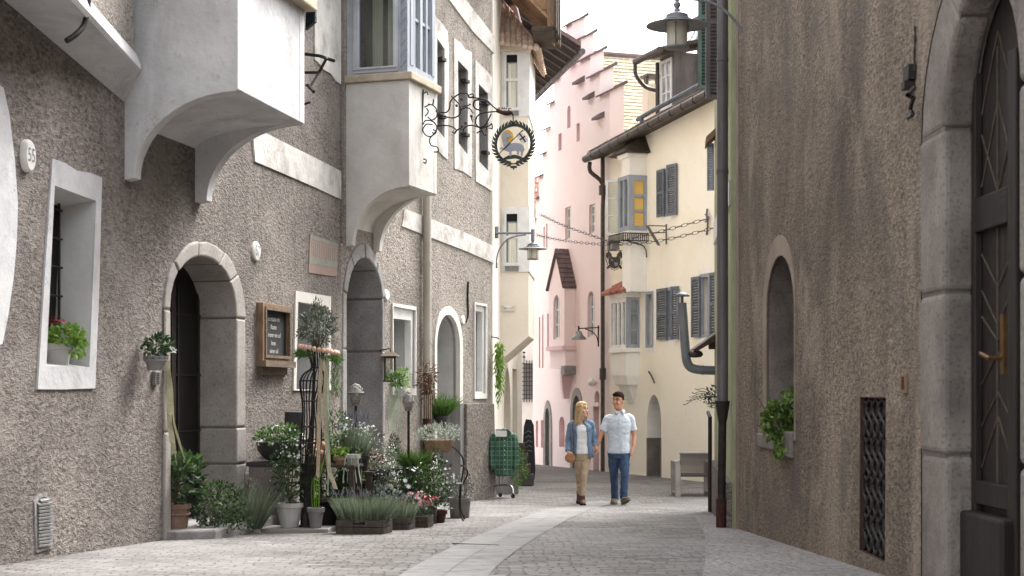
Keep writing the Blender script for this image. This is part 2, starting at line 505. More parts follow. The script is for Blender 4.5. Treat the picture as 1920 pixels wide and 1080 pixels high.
MT['enamel'] = M('white_enamel', S(228, 226, 220), S(206, 204, 196), 10, .35, spec=.5)
MT['blueink'] = M('faded_blue_ink', S(96, 104, 124), S(120, 124, 136), 30, .6)
MT['plaque_r'] = M('faded_red_panel', S(158, 136, 127), S(142, 122, 114), 6, .9, bump=.004, bscale=18, stretch=(9, 9, 1.2))
MT['plaque_g'] = M('faded_green_panel', S(146, 145, 136), S(132, 131, 122), 6, .9, bump=.004, bscale=18)
MT['yellow'] = M('cream_plaster', S(241, 235, 222), S(239, 230, 212), .8, .92, bump=.004, bscale=12, stain=(S(226, 210, 186), .75, .5, .75, (1, 1, .8), .45), speck=(S(200, 182, 154), 9, .62, .78, .25))
MT['white_pl'] = M('white_plaster', S(222, 218, 211), S(204, 200, 193), 1.5, .92, bump=.003, bscale=14, stain=(S(190, 186, 180), 2, .58, .8, None, .4))
MT['white_b'] = M('bright_limewash', S(240, 237, 231), S(228, 224, 217), 1.5, .92, bump=.003, bscale=14, stain=(S(206, 200, 192), 2, .58, .8, None, .4))
MT['pink'] = M('pink_plaster', S(240, 224, 221), S(238, 217, 214), .7, .92, bump=.003, bscale=12, stain=(S(226, 196, 194), 1.1, .55, .8, (1, 1, .6), .3))
MT['pink_d'] = M('rose_and_shaded_pink', S(226, 199, 199), S(217, 188, 189), 1, .92, bump=.003, bscale=12)  # deeper pink: paints shade into reveals and slits, also colours the rose trim
MT['cream_c'] = M('beige_plaster', S(228, 218, 203), S(218, 206, 189), 1.2, .92, bump=.004, bscale=12, stain=(S(180, 160, 134), 1.6, .56, .76, None, .45))
MT['white_c'] = M('white_limewash', S(234, 228, 218), S(222, 214, 202), 1.2, .92, bump=.004, bscale=12, stain=(S(196, 184, 168), 2, .58, .78, (1, 1, .4), .4))
MT['green_w'] = M('pale_green_plaster', S(168, 168, 136), S(146, 146, 116), 2, .92, bump=.004, bscale=14, stain=(S(108, 106, 86), 2, .5, .74, (1, 1, .2), .6))
MT['glass'] = M('window_glass', S(70, 76, 80), S(46, 50, 54), 2, .06, 0, spec=.7)
MT['glass_p'] = M('pale_window_glass', S(150, 154, 152), S(118, 122, 122), 2, .1, 0, spec=.6)
MT['blind'] = M('yellow_blind', S(226, 188, 108), S(214, 172, 92), 4, .7, stretch=(1, 1, 3))
MT['curtain'] = M('white_curtain', S(224, 220, 206), S(196, 192, 176), 12, .9, stretch=(3, 3, .1))
MT['tile_red'] = M('red_roof_tiles', S(160, 100, 84), None, 6, .85, bump=.006, bscale=14, island=[S(168, 108, 92), S(138, 82, 70), S(186, 132, 114), S(150, 104, 92), S(120, 84, 76)])
MT['tile_dk'] = M('dark_roof_tiles', S(120, 102, 101), S(96, 82, 82), 5, .85, bump=.004, bscale=14)
MT['tile_br'] = M('barrel_tiles', S(184, 150, 126), None, 6, .85, bump=.005, bscale=14, island=[S(226, 204, 188), S(202, 176, 158), S(236, 220, 206), S(190, 166, 150)])
MT['shingle'] = M('pale_shingles', S(206, 196, 170), None, 6, .85, bump=.003, bscale=14, island=[S(160, 151, 130), S(146, 137, 117), S(168, 159, 138), S(132, 123, 103), S(154, 145, 124)])
MT['terra'] = M('aged_terracotta', S(150, 124, 110), S(116, 94, 82), 6, .9, bump=.003, bscale=30, stain=(S(188, 180, 170), 7, .58, .7, None, .5))
MT['pot_grey'] = M('grey_pot', S(196, 194, 190), S(164, 161, 157), 9, .8, bump=.003, bscale=30, stretch=(1, 1, .15))
MT['pot_mid'] = M('mid_grey_pot', S(136, 134, 132), S(112, 110, 108), 9, .8, bump=.003, bscale=30, stretch=(1, 1, .15))
MT['pot_dark'] = M('dark_planter', S(62, 58, 60), S(46, 43, 45), 6, .6, spec=.4)
MT['pot_tan'] = M('tan_basket', S(162, 138, 114), S(124, 102, 82), 30, .9, bump=.006, bscale=50)
MT['crate'] = M('weathered_crate', S(92, 82, 74), S(64, 56, 50), 7, .85, bump=.003, bscale=30, stretch=(6, 6, 1))
MT['slab'] = M('stone_slab', S(158, 154, 148), S(126, 122, 116), 5, .9, bump=.004, bscale=30)
MT['soil'] = M('potting_soil', S(48, 38, 32), S(34, 27, 23), 20, .95, bump=.01, bscale=60)
MT['flue'] = M('galvanised_flue', S(128, 130, 134), S(104, 106, 110), 5, .5, .15, stretch=(1, 1, .3))
MT['stonehead'] = M('carved_stone', S(164, 160, 154), S(108, 104, 98), 18, .9, bump=.006, bscale=40)
MT['egg'] = M('egg_shell', S(214, 172, 148), None, 3, .6, island=[S(220, 180, 156), S(200, 152, 128), S(232, 200, 180), S(186, 142, 122)])
MT['burlap'] = M('burlap_ribbon', S(190, 176, 152), S(164, 150, 126), 60, .9, bump=.001, bscale=200)
MT['rib_cream'] = M('cream_ribbon', S(188, 184, 152), S(168, 164, 134), 10, .7)
MT['wreath'] = M('painted_wreath', S(66, 74, 66), S(48, 54, 50), 10, .6)
MT['rib_green'] = M('mint_ribbon', S(166, 190, 160), S(146, 172, 144), 10, .6)
LEAFS = {
 'lf_dark': ([S(32, 48, 28), S(48, 68, 38), S(62, 86, 50), S(92, 112, 78)], .15),
 'lf_mid': ([S(52, 78, 34), S(74, 104, 48), S(98, 128, 62), S(60, 90, 44)], .25),
 'lf_lime': ([S(104, 140, 52), S(132, 164, 68), S(86, 122, 44), S(150, 176, 92)], .3),
 'lf_olive': ([S(74, 82, 66), S(98, 106, 88), S(58, 66, 52), S(128, 134, 118)], .15),
 'lf_lav': ([S(104, 118, 96), S(132, 144, 120), S(80, 96, 72), S(156, 164, 144)], .25),
 'lf_silver': ([S(170, 178, 164), S(142, 152, 138), S(196, 202, 190), S(120, 132, 114)], .15),
 'lf_bronze': ([S(104, 62, 54), S(132, 84, 72), S(86, 56, 46), S(90, 92, 60)], .2),
 'lf_dry': ([S(96, 70, 52), S(122, 92, 68), S(74, 54, 44), S(84, 80, 56)], .1),
 'lf_ivy': ([S(60, 84, 34), S(88, 114, 48), S(116, 138, 70), S(46, 66, 28)], .2),
 'fl_white': ([S(232, 232, 228), S(214, 216, 210)], .2),
 'fl_red': ([S(140, 24, 40), S(164, 36, 52), S(112, 16, 30)], .15),
 'fl_pink': ([S(206, 160, 158), S(184, 118, 122), S(222, 188, 182)], .2),
 'fl_lav': ([S(118, 116, 130), S(98, 97, 110), S(138, 136, 148)], .15),
}
for k, (cs, tr) in LEAFS.items():
    MT[k] = M(k, cs[0], None, 3, .55, island=cs, trans=tr, spec=.35)
MT['stem'] = M('plant_stem', S(98, 86, 62), S(70, 64, 46), 20, .85)
MT['grille_lt'] = M('grey_grille', S(150, 148, 146), S(120, 118, 116), 10, .5, .5)
EXPO = 2.3
# ------------------------------------------------------------ setting: street
def sheet_xy(xs, ys, fz):
    mb = MB(); i = 0
    for y in ys:
        for x in xs:
            mb.v.append(V((x, y, fz(x, y))))
    n = len(xs)
    for r in range(len(ys) - 1):
        for c in range(n - 1):
            a = r * n + c
            mb.f.append((a, a + 1, a + n + 1, a + n))
    return mb
YS = [-12, -6, -2, 0] + [k * 1.0 for k in range(2, 48)] + [55, 70, 100, 180, 400]
street = part(sheet_xy([-400, -60, -12, -6, -3, 0, 3, 6, 12, 60, 400], YS, lambda x, y: zg(y)), 'cobbled_street', MT['cobble'])
tag(street, None, None, None, 'structure')
# pale drain channel of flat slabs curving up the street
ch_px = [(800, 1110), (845, 1068), (905, 1030), (975, 994), (1040, 965), (1085, 951), (1120, 944), (1150, 940)]
ch_w = [.42, .42, .42, .42, .42, .4, .36, .3]
chm = MB()
pts = smooth_path([G(a, b) for a, b in ch_px], 6)
for k in range(len(pts) - 1):
    t = (pts[k + 1] - pts[k]); t.z = 0; t.normalize(); s = V((t.y, -t.x, 0))
    for h in (0, 1):
        a, b = pts[k], pts[k + 1]
        o0, o1 = (-.3 + .31 * h), (.005 + .31 * h)
        q = [a + s * o0 + t * .008, a + s * o1 + t * .008, b + s * o1 - t * .004, b + s * o0 - t * .004]
        chm.poly([V((p.x, p.y, zg(p.y) + .005)) for p in q])
MT['channel'] = M('channel_slabs', S(196, 192, 190), None, 6, .85, bump=.003, bscale=40, island=[S(112, 110, 108), S(124, 122, 120), S(105, 102, 100), S(118, 116, 114)])
tag(part(chm, 'drain_channel', MT['channel']), None, None, None, 'structure')
# gravelly strip along the brown wall
gp = MB()
gy = [6, 8, 10, 12, 14, 16, 18, 20]; gw = [2.0, 1.75, 1.45, 1.15, .9, .7, .5, .3]
L_ = [V((2.68 - w_ + .12 * noise.noise(V((y * .9, 0, 0))), y, zg(y) + .004)) for y, w_ in zip(gy, gw)]
gp.strip(L_, [V((2.9, y, zg(y) + .004)) for y in gy])
MT['gravel'] = roughcast('pebble_paving', S(164, 160, 157), S(138, 134, 131), S(84, 80, 77), 22, .02)
tag(part(gp, 'pebble_pavement', MT['gravel']), None, None, None, 'structure')

WA1 = Wall((-4.46, 8.0), (-3.37, 14.82), (0, 12))
WA2 = Wall((-3.37, 14.82), (-2.27, 20.4), (0, 17))
WB = Wall((-2.27, 20.4), (-.363, 26.15), (2, 20))
WO1 = Wall((-3.52, 13.93), (-3.52 + .386, 13.93 + 1.962), (0, 14))

def sweep(mb, w, prof, u0, u1):
    """Closed (w, v) profile carried along the wall."""
    mb.tess([prof], lambda a, b: w.p(u0, b, a)); mb.tess([prof], lambda a, b: w.p(u1, b, a))
    mb.strip([w.p(u0, b, a) for a, b in prof], [w.p(u1, b, a) for a, b in prof], True)

def bracket_prof(d, vt, vc, vw, foot, n=12, back=-.12):
    P_ = [(back, vt), (d, vt), (d, vc)]
    for k in range(n + 1):
        t = math.pi / 2 * (1 - k / n)
        P_.append((foot + (d - foot - .02) * (1 - math.cos(t)), vw + (vc - .02 - vw) * math.sin(t)))
    P_ += [(0.0, vw - .015), (back, vw - .015)]
    return P_

def cove_prof(d, vt, vc, vs, n=10, back=-.12):
    P_ = [(back, vt), (d, vt), (d, vc)]
    for k in range(n + 1):
        t = math.pi / 2 * (1 - k / n)
        P_.append(((d - .03) * (1 - math.cos(t)), vs + (vc - .03 - vs) * math.sin(t)))
    P_ += [(back, vs)]
    return P_

def casement(w, root, name, u0, u1, v0, v1, wf, fr=.05, bars=(1, 2), mat='white_w', glass='glass', depth=.06, label=None):
    """A window part: frame mesh with a pane and glazing bars as sub-parts' siblings."""
    mb = MB(); w.ring(mb, rect(u0, v0, u1, v1), rect(u0 + fr, v0 + fr, u1 - fr, v1 - fr), wf - depth, wf)
    nx, nz = bars; b = fr * .5
    for k in range(1, nx):
        u = lerp(u0, u1, k / nx); w.bx(mb, u - b / 2 - (.012 if nx == 2 else 0), u + b / 2 + (.012 if nx == 2 else 0), v0 + fr, v1 - fr, wf - depth + .006, wf - .006)
    for k in range(1, nz):
        v = lerp(v0, v1, k / nz); w.bx(mb, u0 + fr, u1 - fr, v - b / 2, v + b / 2, wf - depth + .01, wf - .01)
    o = part(mb, name, MT[mat], root, label=label)
    g = MB(); w.bx(g, u0 + fr * .8, u1 - fr * .8, v0 + fr * .8, v1 - fr * .8, wf - depth * .7, wf - depth * .5)
    part(g, 'pane', MT[glass], o)
    return o

def shutter(w, root, a, b, v0, v1, mat='blue_shut', slats=18, th=.04, frame=.055, label=None):
    """Louvred leaf between two plan points a and b (Vectors, z ignored)."""
    a, b = V((a.x, a.y, 0)), V((b.x, b.y, 0)); d = (b - a).normalized(); L = (b - a).length; n = V((-d.y, d.x, 0))
    mb = MB()
    fr = min(frame, L * .22)
    for u in (0, L - fr): mb.box(a + d * u + Z * v0 - n * th / 2, d * fr, n * th, Z * (v1 - v0))
    for v in (v0, (v0 + v1) / 2 - fr / 2, v1 - fr): mb.box(a + d * fr + Z * v - n * th / 2, d * (L - 2 * fr), n * th, Z * fr)
    sl = MB(); hh = (v1 - v0 - fr * 2) / slats
    for k in range(slats):
        v = v0 + fr + hh * (k + .5)
        sl.box(a + d * fr + Z * (v - hh * .32) - n * th * .45, d * (L - 2 * fr), n * th * .9 + Z * hh * .55, Z * hh * .22)
    o = part(mb, 'shutter', MT[mat], root, label=label)
    part(sl, 'louvres', MT[mat], o)
    return o

# ------------------------------------------------------------ house with numbers 55 and 57
HA = thing('roughcast_house', 'coarse grey roughcast house whose big white oriel overhangs a stone arched door', 'house', WA2.p(0, WA2.gz(0), 0))
wm = MB()
win55 = WA1.pl([(99, 348), (177, 377), (164, 688), (83, 686)])
facade(wm, WA1, 0, WA1.L, 5.6, [win55[::-1]], 5)
d_u0, d_u1 = WA2.u(305), WA2.u(457.5)
d_vt = WA2.px(390, 453)[1]; d_vs = WA2.px(457, 590)[1] - .05
d_vb = zg(16.0) - .1
dout = archline(d_u0, d_u1, d_vb, d_vs, d_vt, 6, 14)
di0, di1 = WA2.u(316.5), WA2.u(440)
din = archline(di0, di1, d_vb, d_vs, WA2.px(390, 483)[1], 6, 14, .9)
sw0 = WA2.pl([(552, 545), (618, 556), (618, 732), (548, 732)])
facade(wm, WA2, 0.0, WA2.L, 5.6, [dout, sw0], 5)
part(wm, 'wall', MT['rough_a'], HA)
# window 55
m = MB()
WA1.ring(m, WA1.pl([(95, 297), (120, 306), (140, 320), (165, 324), (188, 333), (182, 560), (175, 728), (120, 730), (67, 730), (80, 520)]), win55, -.05, .018)
fr = part(m, 'window_surround', MT['stucco'], HA, label='white plastered surround of the small barred window')
m = MB(); WA1.reveal(m, win55, .0, -.30, .06)
part(m, 'reveal', MT['reveal'], fr)
cu, cv = (win55[0][0] + win55[2][0]) / 2, (win55[0][1] + win55[2][1]) / 2
b = bbox(win55)
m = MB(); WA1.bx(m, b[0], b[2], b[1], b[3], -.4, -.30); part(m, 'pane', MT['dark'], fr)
m = MB()
for k in range(4):
    u = lerp(b[0], b[2], (k + .6) / 4.2); m.tube([WA1.p(u, b[1] + .1, -.26), WA1.p(u, b[3] - .05, -.26)], .012, 6)
for k in range(6):
    v = lerp(b[1], b[3], (k + .5) / 6); m.tube([WA1.p(b[0] + .1, v, -.25), WA1.p(b[2] - .1, v, -.25)], .01, 6)
part(m, 'window_bars', MT['iron'], fr)
# pale plaster panel at the picture's edge (edge of the next archway)
m = MB()
WA1.prism(m, WA1.pl([(-60, 120), (0, 165), (11, 215), (21, 300), (27, 380), (25, 450), (19, 520), (9, 590), (-2, 645), (-60, 660)]), -.05, .03)
part(m, 'plaster_patch', MT['stucco'], HA)
# cellar vent
m = MB(); vo = [(66, 945), (72, 935), (80, 931), (88, 936), (93, 950), (93, 1022), (70, 1030)]
WA1.ring(m, WA1.pl([(62, 940), (70, 928), (81, 925), (91, 931), (97, 948), (97, 1028), (66, 1036)]), WA1.pl(vo), -.02, .012)
vg = part(m, 'cellar_vent', MT['granite'], HA)
m = MB(); WA1.sheet(m, WA1.pl(vo), .004)
for k in range(14):
    y0 = 938 + k * 6.4; a = WA1.px(67.5 if k else 72, y0 + 2); c = WA1.px(92.5 if k else 88, y0 - 1)
    m.box(WA1.p(a[0], a[1], .006), WA1.p(c[0], c[1], .006) - WA1.p(a[0], a[1], .006), WA1.n * .022 - Z * .012, Z * .016)
part(m, 'louvres', MT['grille_lt'], vg)
# jettied storey with its rounded white underside
E = V((-3.333, 13.75, 2.888)); dj = V((.052, -1, 0)).normalized()
up, lo = [], []
for k in range(9):
    t = k / 8 * 5.5
    up.append(E + dj * t)
    u = WA1.px(230, 190); y = 13.9 - t
    x = -4.46 + (y - 8.0) * .15982
    lo.append(V((x + .02, y, 2.62 + max(0, t) * .163)))
m = MB(); rings = []
for a, c in zip(up, lo):
    o = V((1, 0, 0)); rings.append([c, lerp(c, a, .5), a - Z * .045 - o * .01, a + o * .015 - Z * .015, a + Z * .03 + o * .01, a + Z * .13 - o * .03, V((c.x - .1, c.y, a.z + .16)), V((c.x - .2, c.y, c.z))])
m.loft(rings); part(m, 'jetty_moulding', MT['stucco'], HA, smooth='auto')
m = MB(); jb = [(p - V((.05, 0, 0))) for p in up]
A_ = [V((p.x, p.y, p.z + .12)) for p in jb]; B_ = [V((p.x, p.y, 5.6)) for p in jb]
C_ = [V((p.x - 1.4, p.y, p.z + .12)) for p in jb]; D_ = [V((p.x - 1.4, p.y, 5.6)) for p in jb]
m.loft([[a, b2, d2, c2] for a, b2, d2, c2 in zip(A_, B_, D_, C_)]); part(m, 'jettied_wall', MT['rough_b'], HA)
m = MB()
cab = smooth_path([WA1.p(*WA1.px(166, -30, .62), .62), WA1.p(*WA1.px(165, 10, .62), .62), WA1.p(*WA1.px(158, 45, .6), .6), WA1.p(*WA1.px(143, 64, .57), .57), WA1.p(*WA1.px(124, 77, .52), .52)], 5)
m.tube(cab, .022, 8); part(m, 'cable', MT['iron'], HA, smooth=True)
# oriel
d1, w1 = 1.087, 1.83
vt1, vc1, vw1 = 3.84, 2.70, 1.93
orl = MB(); sweep(orl, WO1, cove_prof(d1, vt1, vc1, 2.46, back=-.3), .13, w1 - .13)
for a, c in ((0, .14), (w1 - .14, w1)):
    sweep(orl, WO1, bracket_prof(d1 + .004, vt1 - .002, vc1, vw1, .10, back=-.3), a, c)
ori = part(orl, 'oriel', MT['stucco'], HA, bevel=.03, seg=3, smooth='auto', label='big white oriel on curved brackets')
m = MB(); m.box(WO1.p(-.07, vt1, -.3), WO1.d * (w1 + .14), WO1.n * (d1 + .42), Z * .12)
part(m, 'sill', MT['ledge'], ori, bevel=.015)
m = MB(); m.box(WO1.p(0, vt1 + .12, -.3), WO1.d * w1, WO1.n * (d1 + .3), Z * 1.6)
part(m, 'glazed_bay', MT['grey_paint'], ori)
# stone door
cuts = [0, 3, 6, 9, 12, 15, 17, 20, 23, 24, 26]
m = MB(); stones(WA2, m, dout, din, cuts, .03, .42)
ar = part(m, 'stone_arch', MT['granite_l'], HA, bevel=.02, label='grey dressed stone door arch')
m = MB(); WA2.ring(m, [*dout], [(lerp(a[0], b2[0], .96), lerp(a[1], b2[1], .96)) for a, b2 in zip(dout, din)], -.45, .012)
part(m, 'joints', MT['mortar'], ar)
m = MB(); WA2.sheet(m, din, -.40)
WA2.prism(m, din, -.46, -.40)
door = part(m, 'door', MT['door_d'], HA, label='dark riveted double door under the stone arch')
m = MB(); um = lerp(di0, di1, .56)
WA2.bx(m, um - .05, um + .05, d_vb + .2, din[12][1] - .02, -.4, -.37)
for u in (di0 + .06, um - .12, um + .16, di1 - .06):
    WA2.bx(m, u - .018, u + .018, d_vb + .2, d_vs + .35, -.4, -.385)
for k, v in enumerate([-.95, -.32, .28, .92]):
    WA2.bx(m, di0, um - .05, v, v + .022, -.4, -.388); WA2.bx(m, um + .05, di1, v - .12, v - .1, -.4, -.388)
    for j in range(14):
        u = lerp(di0 + .04, um - .08, j / 13); m.ball(WA2.p(u, v + .035, -.396), .011, 6, 4)
part(m, 'door_straps', MT['iron'], door)
m = MB(); a = G(312, 1012); bq = G(452, 985)
sp = WA2
q = [WA2.p(d_u0 + .02, 0, -.4), WA2.p(d_u1 - .02, 0, -.4), WA2.p(d_u1 + .02, 0, .42), WA2.p(d_u0 + .3, 0, .42), WA2.p(d_u0 + .04, 0, .12)]
zt = zg(16) + .13
m.loft([[V((p.x, p.y, zg(p.y) - .1)) for p in q], [V((p.x, p.y, zt)) for p in q]])
part(m, 'doorstep', MT['granite'], HA, bevel=.02)
# shop window
m = MB(); b = bbox(sw0)
WA2.ring(m, sw0, [(lerp(x, (b[0] + b[2]) / 2, .13), min(y, b[3] - .14) if y > 0 else y + .06) for x, y in sw0], -.05, .02)
fr = part(m, 'window_surround', MT['white_pl'], HA, label='white framed shop window beside the chalkboard')
m = MB(); WA2.reveal(m, sw0, -.04, -.55, .05); part(m, 'reveal', MT['reveal'], fr)
m = MB(); WA2.bx(m, b[0] - .1, b[2] + .1, b[1] - .1, b[3] + .1, -.6, -.54); part(m, 'pane', MT['glass_p'], fr)
# band and upper window surround
m = MB(); WA2.prism(m, WA2.pl([(470, 237), (540, 272), (588, 296), (637, 321), (640, 375), (590, 352), (535, 328), (476, 303)]), -.05, .02)
part(m, 'limewash_band', MT['band'], HA)
m = MB(); WA2.prism(m, WA2.pl([(588, -120), (640, -120), (640, 160), (628, 152), (618, 138), (604, 130), (594, 116), (588, 112)]), -.05, .018)
fr = part(m, 'window_surround', MT['band'], HA, label='chalky white upper window surround')
a, c = WA2.p(WA2.u(573, .03), 0, .03), WA2.p(WA2.u(591, .28), 0, .28)
m = MB(); v0 = WA2.px(586, 58, .05)[1]
dd = (c - a); m.box(V((a.x, a.y, v0)), V((dd.x, dd.y, 0)), WA2.d * .05, Z * 1.6)
for k in range(3): m.box(V((a.x, a.y, v0 - .03 + k * .6)) - WA2.d * .01, V((dd.x, dd.y, 0)), WA2.d * .07, Z * .07)
part(m, 'shutter', MT['teal'], HA, label='dark teal shutter leaf folded out')
m = MB()
for dv, L in ((0, 1), (1, 1)):
    y0 = 105 + dv * 86; s_ = 1 - dv * .25
    pa = [WA2.p(WA2.px(570, y0)[0] - .1, WA2.px(570, y0)[1], .05), WA2.at(600, y0, .3), WA2.at(626, y0 + 9, .55)] if dv == 0 else [WA2.p(WA2.px(568, 160)[0], WA2.px(568, 160)[1], .05), WA2.at(578, 160, .25), WA2.at(588, 172, .38)]
    m.tube(pa, .022, 6)
m.tube([WA2.at(613, 108, .45), WA2.at(598, 136, .33), WA2.at(580, 166, .28)], .018, 6)
m.tube([WA2.at(566, 136, .05), WA2.at(598, 136, .33)], .018, 6)
m.tube([WA2.at(566, 197, .05), WA2.at(581, 192, .2)], .014, 6)
part(m, 'flower_box_bracket', MT['iron'], HA)
m = MB(); WA2.bx(m, WA2.L - .05, WA2.L + .02, WA2.px(638, 455)[1], 5.6, -.02, .035)
part(m, 'party_wall_trim', MT['rough_a'], HA)
m = MB()
for W_, u0, u1 in ((WA1, -.3, WA1.L), (WA2, 0, WA2.L)):
    m.loft([[W_.p(u0, 5.6, .5), W_.p(u0, 5.72, .5), W_.p(u0, 7.2, -5), W_.p(u0, 5.6, -5)], [W_.p(u1, 5.6, .5), W_.p(u1, 5.72, .5), W_.p(u1, 7.2, -5), W_.p(u1, 5.6, -5)]])
part(m, 'roof', MT['tile_dk'], HA)

# ------------------------------------------------------------ second roughcast house
HB = thing('roughcast_house', 'warm grey roughcast house with slender white oriel and three tall shuttered windows', 'house', WB.p(0, WB.gz(0), 0))
wm = MB()
a_u0, a_u1 = WB.u(641), WB.u(721)
a_vt, a_vs, a_vb = WB.px(682, 456)[1], WB.px(720, 580)[1], zg(21) - .15
aout = archline(a_u0, a_u1, a_vb, a_vs, a_vt, 5, 14, 1.05)
ain = archline(a_u0 + .14, a_u1 - .10, a_vb, a_vs, a_vt - .2, 5, 14, 1.05)
dw = WB.pl([(735, 574), (777, 582), (776, 728), (735, 733)])
ao_u0, ao_u1 = WB.u(813.5), WB.u(866)
o3vt, o3vs, o3vb = WB.px(837, 574)[1], WB.px(864, 650)[1], zg(24.5) - .15
arch3 = archline(ao_u0, ao_u1, o3vb, o3vs, o3vt, 5, 14)
a3in = archline(ao_u0 + .09, ao_u1 - .14, o3vb, o3vs, o3vt - .13, 5, 14)
sm = WB.pl([(889, 571), (910, 575), (909, 738), (889, 741)])
ups = [[(818, 72), (832, 92), (832, 259), (818, 242)], [(857, 112), (876, 133), (875, 290), (858, 268)], [(896, 157), (914, 176), (914, 321), (897, 303)]]
upo = [WB.pl(q) for q in ups]
facade(wm, WB, 0, WB.L, 7.0, [aout, dw, arch3, sm] + upo, 5)
part(wm, 'wall', MT['rough_b'], HB)
sur = [[(812, 28), (826, 42), (838, 60), (840, 100), (838, 300), (822, 285), (812, 280)],
       [(850, 72), (862, 80), (870, 92), (883, 98), (883, 333), (868, 322), (851, 316)],
       [(890, 112), (900, 122), (912, 134), (921, 146), (921, 359), (908, 350), (891, 340)]]
for i, (q, o_, s_) in enumerate(zip(ups, upo, sur)):
    m = MB(); WB.ring(m, WB.pl(s_), o_, -.03, .016)
    fr = part(m, 'window_surround', MT['band'], HB)
    m = MB(); WB.reveal(m, o_, .0, -.26); part(m, 'reveal', MT['granite'], fr)
    b = bbox(o_)
    m = MB(); WB.bx(m, b[0], b[2], b[1] - .1, b[3] + .1, -.34, -.29); part(m, 'pane', MT['glass'], fr)
    sh = shutter(WB, HB, WB.p(b[0] + .02, 0, -.10), WB.p(lerp(b[0], b[2], .62), 0, -.10), b[1] + .22, b[3] - .25, 'green_sh', 22)
    for v in (lerp(b[1], b[3], .2), lerp(b[1], b[3], .8)):
        m = MB(); WB.bx(m, b[2] - .16, b[2] + .02, v, v + .05, -.06, .04); part(m, 'shutter_catch', MT['iron'], HB)
for q in ([(757, 392), (800, 408), (870, 436), (925, 462), (925, 494), (870, 470), (800, 443), (752, 424)], [(700, -112), (780, -90), (800, -60), (872, 0), (925, 69), (925, 101), (884, 58), (842, 2), (790, -58), (700, -70)]):
    m = MB(); WB.prism(m, WB.pl(q), -.05, .02); part(m, 'limewash_band', MT['band'], HB)
m = MB(); WB.prism(m, WB.pl([(866, 757), (890, 755), (918, 757), (922, 940), (866, 944)]), -.05, .09)
part(m, 'plinth', MT['plinth'], HB, bevel=.02)
# slender oriel
o_u, d2, w2 = WB.u(649), .904, 1.01
vt2, vc2, vw2 = 4.11, 2.72, 1.95
orl = MB(); sweep(orl, WB, cove_prof(d2, vt2, vc2, 2.2, back=-.1), o_u + .09, o_u + w2 - .09)
for a, c in ((o_u, o_u + .1), (o_u + w2 - .1, o_u + w2)):
    sweep(orl, WB, bracket_prof(d2 + .004, vt2 - .002, vc2, vw2, .09, back=-.1), a, c)
ori = part(orl, 'oriel', MT['stucco2'], HB, bevel=.02, seg=3, smooth='auto', label='slender pale oriel with a grey painted window above')
m = MB(); m.box(WB.p(o_u - .05, vt2, -.1), WB.d * (w2 + .1), WB.n * (d2 + .16), Z * .10)
part(m, 'sill', MT['ledge'], ori, bevel=.012)
s0, s1 = WB.p(o_u + .03, 0, 0), WB.p(o_u + .03, 0, d2 - .03)
WS2 = Wall((s0.x, s0.y), (s1.x, s1.y), (s0.x + .5, s0.y - 3))
vS = vt2 + .10
m = MB(); ui0, ui1 = WS2.u(672), WS2.u(738)
WS2.ring(m, rect(.0, vS, WS2.L - .10, vS + 2.0), rect(ui0, vS + .10, ui1, vS + 1.9), -.06, .0)
WS2.ring(m, rect(ui0 - .07, vS + .03, ui1 + .07, vS + 1.95), rect(ui0, vS + .10, ui1, vS + 1.9), 0, .02)
WS2.bx(m, ui0 - .06, ui1 + .06, vS + .075, vS + .1, .0, .045)
wf = part(m, 'window', MT['grey_paint'], HB, label='pale grey painted casement of the slender oriel')
g = MB(); WS2.bx(g, ui0, ui1, vS + .1, vS + 1.9, -.045, -.035)
def clear_glass():
    n = N('clear_glass'); tr = n.n('ShaderNodeBsdfTransparent'); gl = n.n('ShaderNodeBsdfGlossy'); gl.inputs['Roughness'].default_value = .03
    tr.inputs[0].default_value = (.8, .83, .8, 1)
    mx = n.n('ShaderNodeMixShader'); lw = n.n('ShaderNodeLayerWeight'); lw.inputs[0].default_value = .45
    n.l(lw.outputs['Facing'], mx.inputs[0]); n.l(tr.outputs[0], mx.inputs[1]); n.l(gl.outputs[0], mx.inputs[2]); n.l(mx.outputs[0], n.out.inputs[0])
    return n.m
MT['clear'] = clear_glass()
part(g, 'pane', MT['clear'], wf)
cm = MB()
for a, c in ((.30, .62), (.74, 1.0)):
    A_ = [WS2.p(lerp(ui0, ui1, lerp(a, c, k / 16)), vS + .1, -.12 - .025 * math.sin(k * 1.9)) for k in range(17)]
    cm.strip(A_, [p + Z * 1.8 for p in A_])
part(cm, 'curtain', MT['curtain'], wf, smooth=True)
m = MB(); WS2.bx(m, .02, WS2.L - .12, vS, vS + 2, -.62, -.58); part(m, 'inner_wall', MT['room'], wf)
m = MB(); cpost = WB.p(o_u, 0, d2)
m.box(WB.p(o_u + .0, vS, d2 - .12), WB.d * .1, WB.n * .1, Z * 2.0)
for k in range(14):
    v = vS + .08 + k * .14; m.tube([WB.p(o_u - .004, v, d2 - .115), WB.p(o_u - .004, v + .1, d2 - .03)], .014, 6)
part(m, 'carved_post', MT['grey_blue'], HB)
m = MB()
WB.bx(m, o_u + .1, o_u + w2 - .03, vS, vS + .12, d2 - .10, d2 - .02)
for a, c, dp in ((.10, .2, .0), (.26, .30, .02), (.46, .54, .01), (.70, .75, .02), (.88, .98, .0)):
    WB.bx(m, o_u + a, o_u + c, vS + .12, vS + 2.0, d2 - .10, d2 - .01 - dp)
for v in (vS + .75, vS + 1.4): WB.bx(m, o_u + .3, o_u + .88, v, v + .04, d2 - .09, d2 - .04)
wf = part(m, 'window', MT['grey_blue'], HB, label='grey blue front casements of the slender oriel')
